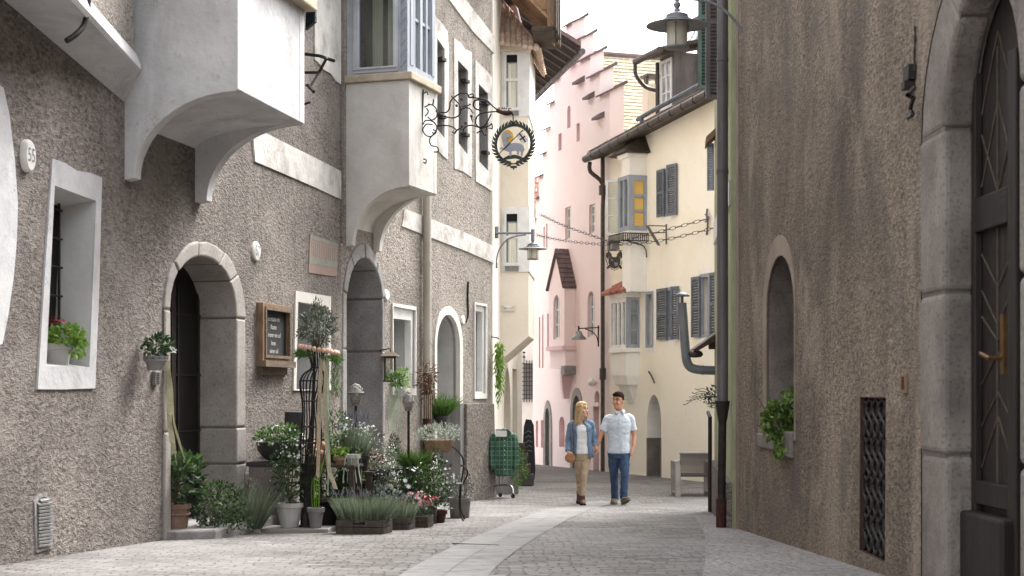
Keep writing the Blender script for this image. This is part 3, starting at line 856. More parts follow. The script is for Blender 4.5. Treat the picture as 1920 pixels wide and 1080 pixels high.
m = MB(); WB.bx(m, o_u + .1, o_u + w2 - .04, vS + .1, vS + 2.0, d2 - .085, d2 - .07); part(m, 'pane', MT['glass_p'], wf)
m = MB(); WB.bx(m, o_u, o_u + w2, vS + 2.0, vS + 2.2, -.1, d2 + .05); part(m, 'lintel', MT['grey_paint'], ori)
m = MB(); WB.bx(m, o_u + w2 - .06, o_u + w2 - .03, vS, vS + 2.0, 0, d2 - .11); part(m, 'side_panel', MT['grey_paint'], ori)
# arched doorway
cuts = [0, 2, 4, 6, 9, 12, 15, 18, 20, 22, 24]
m = MB(); stones(WB, m, aout, ain, cuts, .02, .62); ar = part(m, 'stone_arch', MT['granite'], HB, bevel=.02, label='tall grey stone arch behind the flowers')
m = MB(); WB.ring(m, aout, [(lerp(a[0], b2[0], .96), lerp(a[1], b2[1], .96)) for a, b2 in zip(aout, ain)], -.64, .004); part(m, 'joints', MT['mortar'], ar)
m = MB(); ain2 = archline(a_u0 + .14, a_u1 - .10, a_vb, a_vs, a_vt - .2, 5, 14, 1.05); ain3 = archline(a_u0 + .24, a_u1 - .24, a_vb, a_vs, a_vt - .42, 5, 14, 1.05)
WB.ring(m, ain2, ain3, -.68, -.56); fr = part(m, 'door_frame', MT['grey_paint'], HB)
m = MB(); WB.prism(m, ain3, -.70, -.64); door = part(m, 'door', MT['door_d'], HB, label='dark arched door with an iron knocker')
m = MB(); kx = WB.p(lerp(a_u0, a_u1, .3), WB.px(654, 670, -.6)[1], -.6)
m.tube([kx + WB.n * .05 + V((0, 0, .07 * math.cos(t))) + WB.d * .05 * math.sin(t) for t in [k * .6 for k in range(11)]], .016, 6); m.ball(kx + Z * .08, .035)
part(m, 'handle', MT['iron'], door)
# windows of the ground floor
for name, loop, dp, lt, lab in (('window_surround', dw, .5, .17, 'white deep window between the lantern and the downpipe'), ('window_surround', sm, .35, .1, 'small white window near the house corner')):
    b = bbox(loop); m = MB()
    t_ = .10 if loop is dw else .12
    outer = rect(b[0] - t_ * .25, b[1] - .06, b[2] + t_ * .25, b[3] + .04)
    WB.ring(m, outer, loop, -.04, .025)
    fr = part(m, name, MT['white_pl'], HB, label=lab)
    m = MB(); WB.reveal(m, loop, .0, -dp, .0); part(m, 'reveal', MT['reveal'], fr)
    m = MB(); WB.ring(m, [(u, v) for u, v in loop], rect(b[0] + .09, b[1] + .06, b[2] - .09, b[3] - lt), -.12, -.02); part(m, 'inner_frame', MT['white_w'], fr)
    m = MB(); WB.bx(m, b[0] - .05, b[2] + .05, b[1] - .1, b[3] + .1, -dp - .06, -dp); part(m, 'pane', MT['glass_p'], fr)
# third arch
m = MB(); WB.ring(m, arch3, a3in, -.1, .02); fr = part(m, 'arch_surround', MT['white_pl'], HB, label='white limewashed arch near the corner')
m = MB(); m.strip([WB.p(u, v, -.05) for u, v in a3in], [WB.p(u, v, -.9) for u, v in a3in]); part(m, 'reveal', MT['reveal'], fr)
m = MB(); WB.prism(m, a3in, -.98, -.9); part(m, 'door', MT['granite_d'], fr)
m = MB(); WB.bx(m, ao_u1 - .16, ao_u1 + .01, zg(25) - .1, WB.px(860, 757)[1], -.3, .035); part(m, 'base_course', MT['pot_mid'], fr)
# downpipe, crack and stay
m = MB(); px_ = WB.u(801, .08)
m.tube([WB.p(px_, WB.px(801, 700)[1], .08), WB.p(px_, WB.px(801, 372)[1], .08), WB.p(px_ - .02, 3.2, .08), WB.p(px_ - .02, 6.95, .08)], .062, 12)
for y in (497, 640): m.tube([WB.p(px_, WB.px(801, y)[1] - .03, .08), WB.p(px_, WB.px(801, y)[1] + .03, .08)], .07, 12)
part(m, 'downpipe', MT['pipe_l'], HB, smooth='auto')
m = MB(); m.tube([WB.p(px_, WB.px(801, 700)[1], .08), WB.p(px_, zg(24) - .05, .08)], .066, 12); part(m, 'downpipe_foot', MT['rust'], HB, smooth='auto')
m = MB(); m.tube(smooth_path([WB.at(878, 528, .015), WB.at(877, 560, .015), WB.at(878, 590, .015), WB.at(874, 604, .015)], 3), .016, 5); part(m, 'wall_cable', MT['iron'], HB)
# faded painted panel
m = MB(); q = [(580, 439), (632, 457), (630, 519), (577, 511)]
WA2.prism(m, WA2.pl(q), -.03, .012)
pl_ = part(m, 'painted_panel', MT['plaque_r'], HA, label='faded red and green painted panel')
m = MB(); WA2.prism(m, WA2.pl([(580, 439), (632, 457), (632, 464), (580, 448)]), 0, .015)
WA2.prism(m, WA2.pl([(579, 481), (631, 492), (631, 503), (578, 494)]), 0, .015); part(m, 'panel_stripe', MT['plaque_g'], pl_)
m = MB()
for k in range(13):
    x = 583 + k * 3.5; y = 452 + (x - 580) * .33
    WA2.prism(m, WA2.pl([(x, y), (x + 1.2, y + .4), (x + 1.2, y + 24 + (k % 3) * 2), (x, y + 23 + (k % 3) * 2)]), 0, .0145)
part(m, 'faded_lettering', MT['plaque_g'], pl_)
m = MB()
m.loft([[WB.p(u, 7.0, .4), WB.p(u, 7.12, .4), WB.p(u, 8.4, -5), WB.p(u, 7.0, -5)] for u in (0, WB.L)])
part(m, 'roof', MT['tile_dk'], HB)
def tiled(mb, o, ex, ey, rows, cols, th=.02, jit=.006, lift=.018):
    """Rows of separate overlapping tiles; ex along the eave, ey up the slope."""
    o, ex, ey = V(o), V(ex), V(ey); nn = ex.cross(ey).normalized()
    if nn.z < 0: nn = -nn
    for r in range(rows):
        off = .5 if r % 2 else 0
        for c in range(-1, cols):
            a, b = max((c + off) / cols, 0), min((c + 1 + off) / cols, 1)
            if b - a < .01: continue
            p = o + ex * (a + .004 / ex.length) + ey * (r / rows) + nn * (lift + RND.uniform(0, jit))
            e = ex * (b - a - .008 / ex.length); s = ey * (1.25 / rows) - nn * lift
            mb.poly([p, p + e, p + e + s, p + s]); mb.poly([p, p + e, p + e - nn * th, p - nn * th])

def opening(w, root, loop, depth, back, name, rv, label=None, bars=None, frame='white_w', shrink=0):
    m = MB(); w.reveal(m, loop, .0, -depth, shrink)
    o = part(m, name, MT[rv], root, label=label)
    b = bbox(loop); m = MB(); w.prism(m, loop, -depth - .05, -depth + .005); part(m, 'pane' if 'window' in name else 'back', MT[back], o)
    if bars:
        m = MB(); f = .05
        w.ring(m, rect(b[0], b[1], b[2], b[3]), rect(b[0] + f, b[1] + f, b[2] - f, b[3] - f), -depth, -depth + .05)
        for k in range(1, bars[0]): u = lerp(b[0], b[2], k / bars[0]); w.bx(m, u - .03, u + .03, b[1] + f, b[3] - f, -depth, -depth + .045)
        for k in range(1, bars[1]): v = lerp(b[1], b[3], k / bars[1]); w.bx(m, b[0] + f, b[2] - f, v - .02, v + .02, -depth, -depth + .04)
        part(m, 'frame', MT[frame], o)
    return o

def arch_px(w, x0, x1, yb, ytop, spring=.5, n=12):
    u0, u1 = sorted((w.u(x0), w.u(x1)))
    um = (x0 + x1) / 2
    vt = w.px(um, ytop)[1]; vb = w.px(um, yb)[1]
    return archline(u0, u1, vb, vt - (u1 - u0) * spring, vt, 1, n)

def quad_px(w, x0, x1, y0, y1, wd=0):
    """Upright rectangle between two picture columns, levelled."""
    u0, u1 = sorted((w.u(x0, wd), w.u(x1, wd))); um = (x0 + x1) / 2
    return rect(u0, w.px(um, y1, wd)[1], u1, w.px(um, y0, wd)[1])

# ------------------------------------------------------------ cream corner house with a two storey oriel
WC = Wall((-.33, 26.3), (.20, 34.4), (3, 30))
HC = thing('cream_house', 'cream corner house with a two storey oriel under barrel tiles and a wooden eave', 'house', WC.p(0, WC.gz(0)))
ca = arch_px(WC, 944.5, 957.5, 900, 688, .5); cd = quad_px(WC, 961, 970, 692, 900)
wm = MB(); facade(wm, WC, 0, WC.L, 7.2, [ca, cd], 4.5)
part(wm, 'wall', MT['white_c'], HC)
opening(WC, HC, ca, .5, 'granite', 'archway', 'cream_c'); opening(WC, HC, cd, .4, 'granite_d', 'doorway', 'cream_c')
oc0, dC, lC = WC.u(938), .52, 2.0
m = MB(); prof = [(-.05, 6.25), (dC, 6.25), (dC, 1.0), (.0, .55), (-.05, .55)]; sweep(m, WC, prof, oc0, oc0 + lC)
ori = part(m, 'oriel', MT['cream_c'], HC, label='beige two storey oriel with white windows')
a, b = WC.p(oc0, 0, 0), WC.p(oc0, 0, dC)
WSC = Wall((a.x, a.y), (b.x, b.y), (a.x, a.y - 5))
for y0, y1 in ((93, 217), (391, 508)):
    v0, v1 = WSC.px(960, y1)[1], WSC.px(960, y0)[1]
    m = MB(); WSC.ring(m, rect(.03, v0 - .02, WSC.L + .02, v1 + .03), rect(.10, v0 + .13, WSC.L - .19, v1 - .08), -.02, .02)
    WSC.ring(m, rect(.07, v0 + .09, WSC.L - .16, v1 - .05), rect(.115, v0 + .15, WSC.L - .205, v1 - .10), .02, .045)
    vm = lerp(v0, v1, .52); WSC.bx(m, .1, WSC.L - .19, vm, vm + .05, .0, .035)
    WC.bx(m, oc0 - .015, oc0 + lC, v0 - .02, v1 + .03, dC - .04, dC + .018)
    wf = part(m, 'window', MT['white_w'], ori)
    m = MB(); WSC.bx(m, .1, WSC.L - .19, v0 + .13, v1 - .1, -.01, .008); part(m, 'pane', MT['glass_p'], wf)
    m = MB(); WSC.bx(m, .10, WSC.L - .21, v1 - .24, v1 - .1, .009, .012); WSC.bx(m, .10, .13, v0 + .13, v1 - .2, .009, .012); part(m, 'reveal_shade', MT['dark'], wf)  # flat dark strips on the pane paint the shade of a recess
    m = MB(); A_ = [WSC.p(lerp(.15, WSC.L - .22, k / 8), v0 + .15, .011 + .003 * math.sin(k * 1.7)) for k in range(9)]; m.strip(A_, [p + Z * (v1 - v0 - .42) for p in A_]); part(m, 'curtain', MT['curtain'], wf)
    m = MB(); WSC.bx(m, .09, WSC.L - .18, v0 - .0, v0 + .08, .02, .06); part(m, 'window_sill', MT['pot_mid'], wf)
m = MB(); WSC.bx(m, -.02, WSC.L + .04, WSC.px(960, 85)[1] - .12, WSC.px(960, 85)[1] + .05, -.1, .05); part(m, 'cornice', MT['cream_c'], ori)
m = MB(); zr = 6.28
E0, E1, E2 = WC.p(oc0 - .22, zr, 0), WC.p(oc0 - .2, zr - .12, dC + .2), WC.p(oc0 + lC + .2, zr - .12, dC + .2)
A0, A1 = WC.p(oc0 + .55, zr + .95, 0), WC.p(oc0 + lC, zr + .95, 0)
m.poly([E0, E1, A0]); m.poly([E1, E2, A1, A0])
rf = part(m, 'oriel_roof', MT['tile_br'], ori)
m = MB()
for k in range(7):
    t = (k + .5) / 7; s = lerp(E0, E1, t); t0_ = max(min((A0 - E0).dot(E1 - E0) / (E1 - E0).length_squared, .9), .08); ft = lerp(E0, E1, t0_); e = s + (A0 - ft) * (t / t0_ if t < t0_ else (1 - t) / (1 - t0_))
    for j in range(4):
        p, q = lerp(s, e, j / 4), lerp(s, e, (j + 1.15) / 4); m.tube([p + Z * .03, q + Z * .015], [.052, .04], 7)
for k in range(12):
    t = (k + .5) / 12; s = lerp(E1, E2, t); e = lerp(A0, A1, t)
    for j in range(4):
        p, q = lerp(s, e, j / 4), lerp(s, e, (j + 1.15) / 4); m.tube([p + Z * .03, q + Z * .015], [.052, .04], 7)
part(m, 'barrel_tiles', MT['tile_br'], rf, smooth='auto')
# timber eave
m = MB(); zE = 6.42
m.loft([[WC.p(u, zE, 1.02), WC.p(u, zE + .06, 1.02), WC.p(u, 8.2, -.6), WC.p(u, 8.12, -.6)] for u in (.75, 2.3)])
ev = part(m, 'eave', MT['wood_soff'], HC, label='honey coloured boarded eave')
m = MB(); WC.bx(m, .75, 2.2, zE - .10, zE, .62, 1.02)
part(m, 'eave_beam', MT['wood_dk'], ev, bevel=.03)
m = MB()
for u in (1.6,): m.box(WC.p(u, zE - .04, 1.0), WC.d * .12, Z * 1.55 - WC.n * 1.45, Z * -.12)
part(m, 'rafter', MT['wood_soff'], ev)
m = MB()
for k in range(5):
    u = .66 + k * .34; WC.bx(m, u, u + .31, zE - .05 - .02 * (k % 2), zE + 1.4, 1.03, 1.07 + .02 * (k % 3))
part(m, 'fascia_boards', MT['wood_dk'], ev)
m = MB()
m.loft([[WC.p(u, zE + 1.0, 1.15), WC.p(u, zE + 1.1, 1.15), WC.p(u, 8.6, -4), WC.p(u, 7.2, -4)] for u in (.5, 2.4)])
m.loft([[WC.p(u, 7.2, .25), WC.p(u, 7.3, .25), WC.p(u, 8.4, -4), WC.p(u, 7.2, -4)] for u in (2.4, WC.L)])
part(m, 'roof', MT['tile_dk'], HC)
m = MB(); tri_ = [(1.02, zE), (1.02, zE + 1.4), (-.3, zE + 1.4)]
m.loft([[WC.p(u, v, w_) for w_, v in tri_] for u in (.80, .86)])
for k in range(6): v = zE + .1 + k * .2; m.loft([[WC.p(u, v + dv, w_) for w_, dv in ((1.0, 0), (1.0, .02), (.95 - .2 * k, .02), (.95 - .2 * k, 0))] for u in (.785, .80)])
part(m, 'gable_boards', MT['wood_soff'], ev)
m = MB(); WC.bx(m, .76, .86, zE - .02, zE + 1.4, .90, 1.03); part(m, 'corner_post', MT['wood_fr'], ev)
# ------------------------------------------------------------ dark-eaved house behind it
e0, e1 = V((1.467, 33, 7.31)), V((.44, 38.8, 7.31)); ed = (e1 - e0); inn = V((-ed.y, ed.x, 0)).normalized()
inn = V((-abs(inn.x), -inn.y if inn.x > 0 else inn.y, 0))
HD = thing('tall_house', 'house behind the cream oriel showing only its dark raftered eave and gutter', 'house', V((.0, 36, zg(36))))
WD = Wall((e0.x - 1.25, e0.y + .2), (e1.x - 1.25, e1.y), (3, 34))
m = MB(); facade(m, WD, 0, WD.L, 8.0, [], 4); part(m, 'wall', MT['white_c'], HD)
sl = V((-.86, 0, .545)).normalized()
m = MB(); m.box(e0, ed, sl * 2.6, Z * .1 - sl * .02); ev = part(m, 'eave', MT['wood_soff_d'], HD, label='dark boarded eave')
m = MB()
for k in range(11): m.box(e0 + ed * (k / 11 + .03) + sl * .05 - Z * .035, ed.normalized() * .05, sl * 2.5, Z * .04)
part(m, 'rafters', MT['zinc'], ev)
m = MB(); m.box(e0 - ed * .012 + Z * .08, ed * 1.02, sl * 3.2, Z * .09); part(m, 'roof', MT['tile_dk'], HD)
m = MB()
for k in range(9):
    a, b = e0 + ed * (k / 9 + .004), e0 + ed * ((k + 1) / 9 - .004); m.tube([a + V((.05, 0, -.01)), b + V((.05, 0, -.01))], .07, 10)
part(m, 'gutter', MT['gutter_l'], HD, smooth='auto')
# ------------------------------------------------------------ far white house with red roof
HE = thing('far_house', 'distant white house with red tiled roof and barred window seen down the lane', 'house', V((.6, 47, zg(47))))
WE = Wall((-3.0, 47.2), (3.6, 46.6), (0, 30))
gw_ = quad_px(WE, 981, 1000, 682, 748)
m = MB(); facade(m, WE, 0, WE.L, 3.6, [gw_], 5); part(m, 'wall', MT['white_pl'], HE)
wo = opening(WE, HE, gw_, .2, 'glass_p', 'window', 'white_pl')
m = MB(); b = bbox(gw_)
for k in range(6): u = lerp(b[0] - .05, b[2] + .05, k / 5); m.tube([WE.p(u, b[1] - .1, .1), WE.p(u, b[3] + (.28 if k in (1, 5) else .1), .1)], .014, 5)
for k in range(9): v = lerp(b[1], b[3], k / 8); m.tube([WE.p(b[0] - .05, v, .1), WE.p(b[2] + .05, v, .1)], .011, 5)
for k, dz in ((1, .34), (5, .34), (1, .2), (5, .2)): m.ball(WE.p(lerp(b[0] - .05, b[2] + .05, k / 5), b[3] + dz, .1), .045, 7, 5, sz=.7)
part(m, 'window_grille', MT['iron'], wo)
m = MB(); tiled(m, WE.p(0, 3.5, .5), WE.d * WE.L, Z * 3.4 - WE.n * 3.6, 20, 40)
part(m, 'roof', MT['tile_red'], HE)
m = MB(); WE.bx(m, 0, WE.L, 2.9, 3.45, .0, .42); part(m, 'eave', MT['wood_dk'], HE)
# ------------------------------------------------------------ pink stepped gable house
WP = Wall((2.308, 36.04), (.61, 41.0), (0, 38))
HP = thing('pink_house', 'tall pink house with a crow stepped gable and a small tiled oriel', 'house', WP.p(1, WP.gz(1)))
Rx = [(1144, 174), (1125, 185), (1125, 139), (1107, 150), (1107, 108), (1089, 119), (1089, 76), (1073, 87), (1073, 46), (1061, 53)]
lx = [1061, 1049, 1038, 1030, 1023, 1017, 1010, 1004, 999]; ly = [98, 148, 195, 243, 290, 332, 374, 415]
Lx = []
for k in range(8): Lx += [(lx[k], ly[k]), (lx[k + 1], ly[k] + (lx[k] - lx[k + 1]) * .55)]
out_ = WP.pl([(1144, 905)] + Rx + Lx + [(999, 900)])
P_h = {}
slots = [arch_px(WP, 1063.5, 1069.5, 240, 198, .5, 6), quad_px(WP, 1081, 1087, 231, 265), quad_px(WP, 1047, 1053, 250, 282), quad_px(WP, 1019, 1021.5, 425, 468), quad_px(WP, 1024, 1026.5, 419, 464),
         quad_px(WP, 1010.5, 1013, 594, 690), quad_px(WP, 1016.5, 1019, 590, 690), quad_px(WP, 1026, 1029.5, 588, 650), quad_px(WP, 1004.5, 1009, 789, 838), quad_px(WP, 1014, 1018.5, 788, 840)]
wins = [quad_px(WP, 1059.5, 1070.5, 388, 449), quad_px(WP, 1104.5, 1116, 383, 437), arch_px(WP, 1101.5, 1115, 632, 546, .5)]
niche = arch_px(WP, 1048.5, 1058.5, 838, 781, .5, 8)
lun = arch_px(WP, 1114.5, 1124, 755, 733, .5, 8)
drs = [arch_px(WP, 1024, 1031.5, 905, 765, .8), arch_px(WP, 1075, 1090, 905, 742, .8), quad_px(WP, 1112.5, 1123, 762, 905)]
holes = slots + wins + [niche, lun] + drs
m = MB(); m.tess([out_] + holes, lambda u, v: WP.p(u, v, 0)); m.tess([out_], lambda u, v: WP.p(u, v, -.35))
m.strip([WP.p(u, v, 0) for u, v in out_], [WP.p(u, v, -.35) for u, v in out_], True)
uE = WP.u(999); WP.bx(m, 0.0, uE, zg(38) - .4, 4.6, -6, -.36)
part(m, 'wall', MT['pink'], HP)
caps = []
for a, b in zip(Rx[0::2], Rx[1::2]): caps.append((a, b))
for k in range(8): caps.append((Lx[2 * k], Lx[2 * k + 1]))
for a, b in caps:
    A, B = WP.px(*a), WP.px(*b); v = max(A[1], B[1]); u0, u1 = sorted((A[0], B[0])); u0 -= .07; u1 += .03
    m = MB(); mw = MB(); m.loft([[WP.p(u, v - .01, .10), WP.p(u, v + .035, .10), WP.p(u, v + .275, -.40), WP.p(u, v + .235, -.40)] for u in (u0, u1)])
    m.tube([WP.p(u0, v + .27, -.39), WP.p(u1, v + .27, -.39)], .04, 7)
    mw.loft([[WP.p(u, v - .02, 0), WP.p(u, v + .035, 0), WP.p(u, v + .205, -.35), WP.p(u, v - .02, -.35)] for u in (u0 + .075, u1 - .035)])
    part(m, 'gable_cap', MT['tile_dk'], HP); part(mw, 'sloped_coping', MT['pink'], HP)
for k, (x, y, L) in enumerate([(1075, 122, 11), (1090, 155, 13), (1109, 184, 12), (1127, 222, 13)]):
    A, B = WP.px(x - L / 2, y + 3), WP.px(x + L / 2, y - 3); u0, u1 = sorted((A[0], B[0])); v = (A[1] + B[1]) / 2
    m = MB(); m.loft([[WP.p(u, v - .03, .16), WP.p(u, v + .03, .16), WP.p(u, v + .14, 0), WP.p(u, v, 0)] for u in (u0, u1)])
    part(m, 'ledge_tile', MT['tile_dk'], HP)
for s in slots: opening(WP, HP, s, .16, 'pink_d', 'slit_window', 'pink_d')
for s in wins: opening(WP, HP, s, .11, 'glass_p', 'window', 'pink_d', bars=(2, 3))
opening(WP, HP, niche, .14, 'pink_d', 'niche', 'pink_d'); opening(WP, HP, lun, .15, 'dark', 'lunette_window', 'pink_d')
for i, s in enumerate(drs):
    if i < 2:
        b = bbox(s); o_ = archline(b[0] - .16, b[2] + .16, b[1], b[3] - .55, b[3] + .2, 1, 12)
        m = MB(); WP.ring(m, o_, s, -.02, .03); part(m, 'door_surround', MT['granite_l'], HP)
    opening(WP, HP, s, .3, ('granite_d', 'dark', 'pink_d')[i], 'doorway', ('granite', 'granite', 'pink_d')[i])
b = bbox(drs[2]); m = MB(); WP.bx(m, b[0] - .1, b[2] + .08, b[3], b[3] + .1, -.02, .06); part(m, 'door_lintel', MT['pink'], HP)
# pink oriel
ou0, ou1, od = WP.u(1077), WP.u(1047) + .42, .30
on = WP.u(1058, od); ofar = WP.u(1029, od)
vb, vt_, va = WP.px(1058, 648, od)[1], WP.px(1058, 537, od)[1], WP.px(1045, 473, od)[1]
ow = arch_px(WP, 1038.5, 1049.5, 637, 553, .5, 8); um = (bbox(ow)[0] + bbox(ow)[2]) / 2
um = WP.u(1043.5, od); hw_ = (ofar - on) * .2
ow = archline(um - hw_, um + hw_, WP.px(1044, 636, od)[1], WP.px(1044, 553, od)[1] - .2, WP.px(1044, 553, od)[1], 1, 10)
m = MB(); front = [(on, vb), (ofar, vb), (ofar, vt_), (WP.u(1045, od), va), (on, vt_)]
m.tess([front, ow], lambda u, v: WP.p(u, v, od)); m.strip([WP.p(u, v, -.05) for u, v in front], [WP.p(u, v, od) for u, v in front], True)
ori = part(m, 'oriel', MT['pink'], HP, label='small pink oriel with an arched window')
class _W: pass
WPo = Wall((WP.p(0, 0, od).x, WP.p(0, 0, od).y), (WP.p(3, 0, od).x, WP.p(3, 0, od).y), (0, 38))
opening(WPo, ori, ow, .10, 'glass_p', 'window', 'pink_d', bars=(2, 3))
m = MB(); ap = WP.u(1045, od)
for s_, e_ in ((on - .05, -1), (ofar + .05, 1)):
    a = WP.p(s_, vt_ - .05, od + .07); a2 = WP.p(ap, va + .03, od + .07)
    m.box(a, a2 - a, WP.n * -(od + .3), Z * .035)
rf = part(m, 'oriel_roof', MT['tile_dk'], ori)
m = MB(); a = WP.p(on - .05, vt_ - .05, od + .07); a2 = WP.p(ap, va + .03, od + .07); tiled(m, a + Z * .035, WP.n * -(od + .3), a2 - a, 8, 3, .03, .005, .03); part(m, 'roof_tiles', MT['tile_dk'], rf)
m = MB(); WP.bx(m, on - .05, ofar + .05, vb - .11, vb, -.02, od + .06); part(m, 'cornice', MT['pink_d'], ori)
m = MB(); WP.bx(m, on, ofar, vb - .55, vb - .1, -.02, od * .9); part(m, 'apron', MT['pink'], ori)
m = MB(); WP.bx(m, on - .03, on + .22, vb - .72, vb - .5, -.02, od); part(m, 'corbel', MT['granite'], ori)
m = MB(); v_ = vb - .72
for k in range(6):
    t0, t1 = k / 6, (k + 1) / 6
    WP.bx(m, on + .2 + .26 * math.sin(t0 * 1.5), on + .34 + .26 * math.sin(t0 * 1.5), v_ - .6 * t1, v_ - .6 * t0 + .1, -.02, od * (.95 - .1 * k))
part(m, 'bracket_arch', MT['pink_d'], ori)
m = MB(); m.ball(WP.p(WP.u(1117), WP.px(1117, 717)[1], .1), .1, 10, 8); part(m, 'globe_light', MT['enamel'], HP, smooth=True)
# shingled main roof behind the gable
pk = WP.p(WP.u(1072), 8.46, 0); bk = -WP.n; sd_ = -WP.d
m = MB(); eo = pk + bk * .2 + sd_ * 3.6 - Z * 3.7
tiled(m, eo, bk * 9, (pk + bk * .2) - eo, 36, 50, .014, .006, .016)
dn = (bk.cross(sd_ * 3.6 - Z * 3.7)).normalized(); dn = -dn if dn.z > 0 else dn
for sg in (1, -1): m.poly([pk + bk * .2 + Z * -.06, pk + bk * 9.2 + Z * -.06, pk + bk * 9.2 + sd_ * 3.6 * sg - Z * 3.76, pk + bk * .2 + sd_ * 3.6 * sg - Z * 3.76])
rf = part(m, 'roof', MT['shingle'], HP)
m = MB(); m.tube([pk + bk * .2 + Z * .03, pk + bk * 9.2 + Z * .03], .07, 8); part(m, 'ridge', MT['tile_dk'], rf)
# ------------------------------------------------------------ yellow house
WY = Wall((4.6, 29.4), (2.15, 36.5), (0, 32))
HY = thing('yellow_house', 'cream yellow house with two stacked oriels and faded blue shutters', 'house', WY.p(4, WY.gz(4)))
yw = [quad_px(WY, 1246, 1256, 318, 404), quad_px(WY, 1211.5, 1225, 548, 650), quad_px(WY, 1250.5, 1263, 540, 636), quad_px(WY, 1313.5, 1330, 515, 631)]
yd = arch_px(WY, 1212.5, 1240, 905, 740, .9)
b = bbox(yd)
yg = WY.px(1103, 298, .45)[1], WY.px(1340, 166, .45)[1]
uN = WY.u(1340, .45); uFar = WY.u(1103, .45)
m = MB()
zb = zg(33) - .5
oL = [(0, zb), (WY.L, zb), (WY.L, yg[0] + .12), (0, yg[1] + .12)]
m.tess([oL] + yw + [yd], lambda u, v: WY.p(u, v, 0)); A = [WY.p(u, v, 0) for u, v in oL]; B = [p - WY.n * 4 for p in A]; m.strip(A, B, True); m.poly(B)
part(m, 'wall', MT['yellow'], HY)
for i, s in enumerate(yw):
    o = opening(WY, HY, s, .16, 'curtain', 'window', 'white_b')
    bb = bbox(s); m = MB(); f = .05
    WY.ring(m, rect(bb[0] - .02, bb[1] - .02, bb[2] + .02, bb[3] + .02), rect(bb[0] + f, bb[1] + f, bb[2] - f, bb[3] - f), -.06, .012); part(m, 'frame', MT['grey_blue'], o)
    m = MB(); WY.ring(m, rect(bb[0] - .10, bb[1] - .14, bb[2] + .10, bb[3] + .12), bb and rect(bb[0] - .025, bb[1] - .025, bb[2] + .025, bb[3] + .025), -.02, .006); part(m, 'painted_border', MT['white_b'], o)
for x0, x1, y0, y1 in ((1232, 1245, 318, 406), (1256.5, 1268, 308, 404), (1232, 1249.5, 541, 637), (1264, 1271.5, 537, 636), (1297, 1311.5, 519, 632), (1331, 1342, 511, 630)):
    q = quad_px(WY, x0, x1, y0, y1, .05); shutter(WY, HY, WY.p(q[0][0], 0, .045), WY.p(q[1][0], 0, .055 if x0 not in (1256.5, 1264) else .13), q[0][1], q[2][1], 'blue_shut', 20, .035)
o = opening(WY, HY, yd, .55, 'granite_d', 'doorway', 'white_b')
m = MB(); vv = WY.px(1226, 822)[1]
WY.bx(m, b[0] - .004, b[0] + .05, b[1], vv, -.56, .004); WY.bx(m, b[2] - .05, b[2] + .004, b[1], vv, -.56, .004); WY.bx(m, b[0], b[2], b[1], vv, -.57, -.5)
part(m, 'stone_base', MT['granite_d'], o)
# eave, roof, gutter
ge = [WY.p(uFar + .1, yg[0], .45), WY.p(-.2, yg[1] + (uN + .2) * 0, .45)]
m = MB(); rsl = -WY.n * 3.4 + Z * .95
m.box(ge[0] + Z * .05, ge[1] - ge[0], rsl, Z * .1); rf = part(m, 'roof', MT['tile_dk'], HY)
m = MB(); tiled(m, ge[0] + Z * .16, ge[1] - ge[0], rsl, 14, 40, .01, .008, .012); part(m, 'roof_tiles', MT['shingle'], rf)
m = MB(); m.box(ge[0] + Z * -.02, ge[1] - ge[0], -WY.n * .5 + Z * .14, Z * -.03); part(m, 'soffit', MT['wood_dk'], HY)
m = MB()
for k in range(14):
    a, c = lerp(ge[0], ge[1], k / 14 + .003), lerp(ge[0], ge[1], (k + 1) / 14 - .003); m.tube([a + WY.n * .05, c + WY.n * .05], .085, 10)
part(m, 'gutter', MT['gutter'], HY, smooth='auto')
m = MB(); r0, r1 = lerp(ge[0], ge[1], .30) + rsl * .12 + Z * .40, lerp(ge[0], ge[1], .80) + rsl * .12 + Z * .40
m.tube(smooth_path([r0 - Z * .36, r0 - Z * .05, r0 + (r1 - r0) * .02, r1], 5), .05, 8); r0, r1 = ge[0] + rsl * .2 + Z * .22, lerp(ge[0], ge[1], .3) + rsl * .1 + Z * .22
m.tube([r0 - Z * .2, r0, r1], .05, 8); part(m, 'snow_rail', MT['rail_b'], HY, smooth='auto')
m = MB(); q = [WY.at(1106, 305, .47), WY.at(1107, 322, .4), WY.at(1130, 346, .1), WY.at(1130, 372, .1), WY.at(1130, 560, .1), WY.at(1128, 740, .1)]
ux = WY.u(1130, .1); q[2:] = [WY.p(ux, WY.px(1130, y, .1)[1], .1) for y in (346, 400, 560, 745, 884)]
m.tube(smooth_path(q, 4), .05, 9); m.tube([WY.p(ux, WY.px(1130, 292, .1)[1], .1), WY.p(ux, WY.px(1130, 350, .1)[1], .1)], .05, 8)
m.tube([WY.p(ux, WY.px(1130, 348, .1)[1], .1), WY.p(ux, WY.px(1130, 366, .1)[1], .1)], .09, 8)
m.tube([WY.p(ux, WY.px(1130, 690, .1)[1], .1), WY.p(ux, WY.px(1130, 712, .1)[1], .1)], .075, 8)
part(m, 'downpipe', MT['gutter'], HY, smooth='auto')
